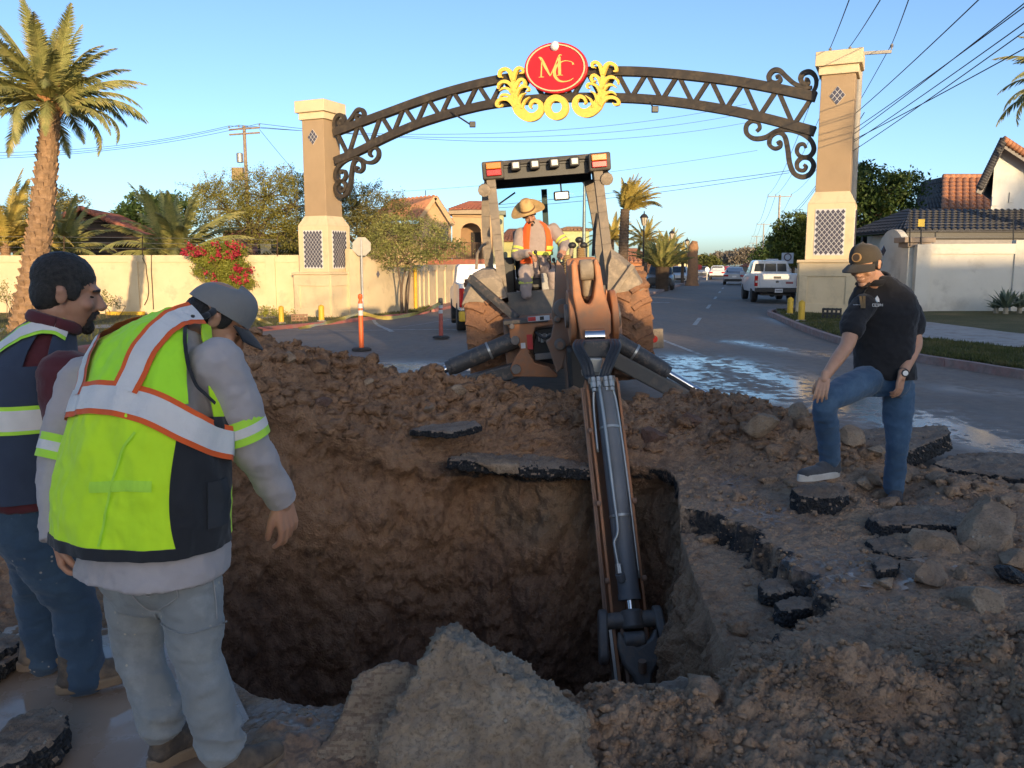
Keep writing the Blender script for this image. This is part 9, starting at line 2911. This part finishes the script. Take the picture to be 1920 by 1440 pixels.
def chunk(name, label, cat, top, thick, mats, voxel=0.014, amp=0.02, back=None, group=None, skew=(0, 0)):
 top = [Vector(q) for q in top]
 back = Vector(back) if back is not None else V(skew[0], skew[1], -thick)
 c = sum(top, V(0, 0, 0)) / len(top) + back * 0.5
 mb = MB()
 n = len(top)
 mb.v = [tuple(q - c) for q in top] + [tuple(q + back - c + (q - c) * 0.04) for q in top]
 mb.f = [tuple(range(n)), tuple(range(n, 2 * n))[::-1]] + [(i, (i + 1) % n, n + (i + 1) % n, n + i) for i in range(n)]
 o = organic(name, mb, voxel, mats[0] if isinstance(mats, tuple) else mats, None, 1, wr=((amp * 1.2, (7, 7, 7), 2), (amp * 0.8, (22, 22, 22), 1), (amp * 0.5, (60, 60, 60), 1), (amp * 0.2, (130, 130, 130), 1)))
 o.location = c
 if isinstance(mats, tuple): two_tone(o, *mats)
 return tag(o, label, cat, group)
def gpoly(pts, z=0.0):
 return [G(a, b, z + (r[0] if r else 0.0)) for a, b, *r in pts]
chunk('concrete_block', 'big pale pointed concrete block standing at the near edge of the pit', 'concrete block',
      [P(a, b, 2.36 + (1440 - b) / 250 * 0.20) for a, b in ((690, 1500), (700, 1425), (722, 1370), (757, 1310), (785, 1252), (808, 1200), (828, 1186), (858, 1206), (905, 1228), (950, 1253), (1003, 1296), (1045, 1332), (1078, 1348), (1097, 1390), (1106, 1440), (1110, 1500))],
      0.3, CONC, 0.009, 0.024, V(0.03, 0.26, -0.10))
chunk('concrete_block', 'flat muddy slab leaning against the big pointed block', 'concrete block',
      [P(a, b, 2.50 + (1440 - b) / 250 * 0.22) for a, b in ((560, 1500), (572, 1430), (610, 1380), (642, 1325), (668, 1272), (700, 1245), (752, 1240), (800, 1252), (790, 1330), (740, 1430), (720, 1500))],
      0.2, (DUST, CONC), 0.012, 0.018, V(0.02, 0.16, -0.16))
AS = (DUST, ASPH)
for lb, pts, z, th in (
 ('broad asphalt slab tilted up behind the man in black', [(1470, 850, .05), (1540, 818, .12), (1640, 803, .16), (1772, 797, .24), (1782, 812, .24), (1705, 846, .15), (1610, 872, .06), (1510, 876, .0)], 0.03, 0.15),
 ('long asphalt slab with thick black broken edge near the wet road', [(1748, 868), (1800, 848), (1930, 850), (2010, 868), (2010, 902), (1925, 898), (1850, 888), (1790, 880)], 0.10, 0.15),
 ('asphalt slab with crumbly dark edge in front of the standing man', [(1625, 968), (1690, 945), (1785, 950), (1838, 975), (1812, 985), (1730, 983), (1650, 985)], 0.09, 0.14),
 ('small asphalt block under the raised sneaker', [(1481, 915), (1528, 903), (1578, 906), (1594, 926), (1566, 934), (1500, 930)], 0.125, 0.17),
 ('flat asphalt flake lying in front of the crumbly slab', [(1622, 1012), (1680, 998), (1740, 1010), (1760, 1040), (1700, 1046), (1640, 1030)], 0.03, 0.06),
 ('asphalt piece slipped onto the torn strip beside the pit', [(1424, 1092), (1450, 1082), (1484, 1086), (1490, 1104), (1462, 1114), (1430, 1108)], -0.08, 0.08),
 ('asphalt wedge with black side at the corner of the torn strip', [(1452, 1128), (1495, 1116), (1532, 1118), (1534, 1134), (1500, 1142), (1462, 1144)], -0.07, 0.10),
 ('asphalt lump by the fold of the road edge', [(1636, 1050), (1668, 1044), (1690, 1052), (1680, 1066), (1648, 1068)], 0.05, 0.07),
 ('dark asphalt lump sitting at the near lip of the pit', [(1228, 1282), (1280, 1268), (1345, 1276), (1338, 1298), (1290, 1304), (1238, 1300)], 0.07, 0.08),
 ('weathered asphalt chunk in the puddle by the boots', [(-30, 1400), (20, 1345), (80, 1318), (122, 1330), (126, 1362), (90, 1395), (40, 1425), (-20, 1440)], 0.09, 0.10),
 ('asphalt slab lying behind the boots of the man in navy', [(-120, 1215), (-20, 1178), (45, 1190), (30, 1210), (-60, 1250)], 0.08, 0.09),
 ('pale broken kerb piece at the puddle edge', [(-60, 1250), (10, 1216), (48, 1206), (50, 1222), (0, 1250), (-50, 1280)], 0.05, 0.06)):
 chunk('asphalt_slab', lb, 'asphalt slab', gpoly(pts, z), th, AS, 0.014, 0.016, group='broken asphalt slabs')
def at_d(pts, d): return [P(a, b, dd) for a, b, dd in pts]
chunk('asphalt_slab', 'thin asphalt sheet poking from the soil heap', 'asphalt slab', at_d(((768, 806, 6.60), (800, 796, 6.85), (890, 788, 6.9), (903, 797, 6.65), (850, 809, 6.5)), 0), 0.06, AS, 0.014, 0.012, group='broken asphalt slabs')
chunk('asphalt_slab', 'long asphalt ledge hanging over the far pit wall', 'asphalt slab', at_d(((838, 858, 6.42), (880, 850, 6.75), (1000, 852, 6.8), (1108, 866, 6.75), (1108, 880, 6.42), (1000, 876, 6.36), (900, 866, 6.38)), 0), 0.09, AS, 0.014, 0.02, group='broken asphalt slabs')
chunk('asphalt_slab', 'crumbling dark piece hanging below the long ledge', 'asphalt slab', at_d(((890, 868, 6.34), (970, 872, 6.34), (975, 890, 6.34), (930, 888, 6.36)), 0), 0.06, ROCKM, 0.014, 0.015, V(0, 0.12, 0.02), group='broken asphalt slabs')
_ico = {}
def ico(sub):
 if sub not in _ico:
  bm = bmesh.new()
  bmesh.ops.create_icosphere(bm, subdivisions=sub, radius=1.0)
  bm.verts.ensure_lookup_table()
  _ico[sub] = (np.array([list(v.co) for v in bm.verts]), np.array([[v.index for v in f.verts] for f in bm.faces]))
  bm.free()
 return _ico[sub]
def stone(label, p, r, seed, mat, sub=4, name='stone', group=None, squash=0.72):
 v, f = ico(sub)
 rng = np.random.RandomState(seed)
 q = v.copy()
 for k in range(15):
  n = rng.normal(size=3)
  n /= np.linalg.norm(n)
  h = rng.uniform(0.42, 0.80)
  d = q @ n
  q -= np.clip(d - h, 0, None)[:, None] * n * 0.95
 q *= np.array([rng.uniform(0.9, 1.25), rng.uniform(0.8, 1.1), squash])
 q *= (1 + 0.14 * fbm(q * 1.6 + seed, 3) + 0.07 * fbm(q * 7 + seed, 3, mode=1))[:, None]
 o = link(name, fast_mesh(name, q * r * 1.15, f, 3), mat, None, 28)
 o.location = p
 o.rotation_euler = (rng.uniform(-0.3, 0.3), rng.uniform(-0.3, 0.3), rng.uniform(0, 6))
 return tag(o, label, 'stone', group)
for k, (px, py, rp, m, lb) in enumerate((
 (1420, 862, 36, ROCKM, 'pale flat-topped rock on the bank behind the raised foot'), (1498, 856, 26, ROCKM, 'brown rock touching the shin of the raised leg'), (1590, 872, 30, ROCKM, 'upright rock between the legs of the man in black'), (1622, 905, 20, ROCKM, 'rounded rock beside the standing foot'),
 (1640, 880, 24, ROCKM, 'dusty rock under the tilted slab'), (1756, 1026, 38, ROCKM, 'pale angular rock with a dark patch on the right bank'), (1845, 1018, 62, ROCKM, 'large mottled boulder beyond the pale angular rock'), (1900, 1060, 34, ROCKM, 'boulder at the edge of the rubble by the mottled one'),
 (1745, 1082, 36, DUST, 'flat grey-brown rock below the pale angular one'), (1826, 1122, 47, CONC, 'smooth round-backed boulder near the gravel heap'), (1892, 1080, 28, ASPH, 'black and white speckled lump right of the round boulder'), (1660, 1084, 20, ROCKM, 'small rock on the road surface by the torn edge'),
 (1800, 1072, 20, ROCKM, 'low rock between the flat and the speckled ones'), (1850, 960, 26, ROCKM, 'rock half buried behind the crumbly slab'), (1700, 905, 20, ROCKM, 'rock beside the heel of the standing leg'), (1755, 915, 22, ROCKM, 'rock at the foot of the long black-edged slab'), (1880, 950, 18, ROCKM, 'small rock under the long black-edged slab'))):
 g = G(px, py, 0.04)
 d = g.y
 stone(lb, V(g.x, g.y, surf(g.x, g.y) + rp * d / FPX * 0.35), rp * d / FPX, 100 + k, m, group='stones on the right bank')
for k, (px, py, rp, d, lb) in enumerate(((543, 703, 17, 6.95, 'grey stone high on the soil heap'), (690, 724, 9, 7.2, 'pale stone on the soil heap below the orange post'), (862, 716, 17, 7.6, 'pinkish stone near the left stabiliser'), (778, 788, 12, 6.85, 'pale stone above the asphalt sheet'), (805, 752, 13, 7.2, 'pale flat stone in the middle of the heap'), (1258, 788, 9, 7.0, 'pale pebble right of the dipper'), (608, 760, 20, 6.75, 'brown clay lump on the heap slope'), (1300, 760, 26, 7.2, 'big clay lump right of the dipper'), (1228, 780, 26, 7.0, 'round clay lump touching the dipper'))):
 q = P(px, py, d)
 stone(lb, V(q.x, q.y, surf(q.x, q.y) + 0.02), rp * d / FPX, 140 + k, CLAY if 'clay' in lb else ROCKM, group='stones on the soil heap')
def clods(name, label, n, rmin, rmax, sub, seed, pick, attr_grey):
 rng = np.random.RandomState(seed)
 E = EXC[:, :, :].reshape(-1, 3)
 dx = np.gradient(EXC, axis=1)
 dy = np.gradient(EXC, axis=0)
 ar = np.linalg.norm(np.cross(dx, dy), axis=2).ravel()
 w = ar * pick(E[:, 0], E[:, 1], E[:, 2]) * (0.12 + np.clip(0.5 + 2.6 * fbm(E * 3.1 + seed, 2), 0, 2))
 i = rng.choice(len(E), n, p=w / w.sum())
 c = E[i]
 r = rmin * (rmax / rmin) ** (rng.rand(n) ** 3.0)
 v, f = ico(sub)
 m = len(v)
 jit = 1 + 0.26 * rng.normal(size=(n, m)).clip(-1.5, 1.5)
 rot = rng.rand(n, 1, 3) * 50
 jit = jit + 0.9 * pnoise((v[None] * 1.3 + rot).reshape(-1, 3)).reshape(n, m)
 a = rng.rand(n) * 6.28
 ca, sa = np.cos(a)[:, None], np.sin(a)[:, None]
 x, y, z = v[None, :, 0] * jit, v[None, :, 1] * jit, v[None, :, 2] * jit * 0.75
 st = rng.uniform(0.8, 1.3, (n, 1))
 q = np.stack([(x * ca - y * sa) * st, x * sa + y * ca, z], 2) * r[:, None, None] + c[:, None, :] + np.array([0, 0, 0.12]) * r[:, None, None]
 F = (f[None] + (np.arange(n) * m)[:, None, None]).reshape(-1, 3)
 me = fast_mesh(name, q.reshape(-1, 3), F, 3)
 g = me.attributes.new('grey', 'FLOAT', 'POINT')
 g.data.foreach_set('value', np.repeat(attr_grey(c[:, 0], c[:, 1]), m).astype(np.float32))
 o = link(name, me, MAT_SOIL, None, False)
 o['kind'] = 'stuff'
 tag(o, label, 'soil')
heap = lambda x, y, z: np.clip(z / 0.25, 0.06, 1) * (y < 8.3) * np.where(y < 5.2, 0.12, 1.0) * (1 - 0.9 * ((x < -0.8) & (y < 3.6)))
gfun = lambda x, y: np.clip(sstep(0.4, 1.4, x) * sstep(7.3, 5.6, y) + sstep(3.6, 3.0, y), 0, 1)
clods('soil_clods', 'brown earth clods strewn over the soil heap', 4300, 0.012, 0.075, 2, 1, heap, gfun)
clods('soil_crumbs', 'fine crumbs of earth over heap and banks', 26000, 0.004, 0.018, 1, 2, lambda x, y, z: (np.clip(z / 0.2, 0.15, 1) + 1.6 * (y < 3.3) * (x > 0.1)) * (1 - 0.95 * ((x < -0.8) & (y < 3.6))), gfun)
clods('gravel', 'pale gravel and crumbs in the near right heap', 14000, 0.004, 0.024, 1, 3, lambda x, y, z: ((y < 3.4) & (x > 0.15)) * 1.0 + 0.25 * ((x > 1.3) & (y < 6.5)), lambda x, y: 1 + 0 * x)
t = NT('muddy_water')
t.set(Base_Color=t.ramp(t.noise(3, 3, 0.5), [(0.3, (0.30, 0.205, 0.145)), (0.7, (0.38, 0.27, 0.195))]), Roughness=t.ramp(t.noise(4, 5, 0.6), [(0.42, 0.05), (0.60, 0.45)]), Specular_IOR_Level=0.4)
t.bump(t.noise(7, 3, 0.5), 0.10, 0.02)
WATER = t.m
o = MB().add([(-3.4, 1.6, 0), (-0.95, 1.6, 0), (-0.80, 2.3, 0), (-0.92, 2.75, 0), (-1.15, 3.15, 0), (-1.6, 3.6, 0), (-3.4, 3.9, 0)], [(0, 1, 2, 3, 4, 5, 6)]).build('puddle', t.m)
o.location = (0, 0, -0.028)
structure(o)
rng = np.random.RandomState(4)
for px, py, rx, ry in ((1428, 958, 0.20, 0.34), (1640, 1088, 0.20, 0.12), (1385, 906, 0.10, 0.10), (1720, 1045, 0.14, 0.2)):
 g = G(px, py)
 zz = np.median([surf(g.x + a * rx * 0.6, g.y + b * ry * 0.6) for a in (-1, 0, 1) for b in (-1, 0, 1)])
 ring = [(rx * (1 + 0.3 * math.sin(3 * a + px) + 0.15 * math.sin(7 * a)) * math.cos(a), ry * (1 + 0.3 * math.cos(2 * a + py)) * math.sin(a), 0) for a in np.linspace(0, 2 * math.pi, 36, endpoint=False)]
 w_ = MB().add(ring, [tuple(range(36))]).build('puddle', WATER)
 w_.location = (g.x, g.y, zz - 0.005)
 structure(w_)
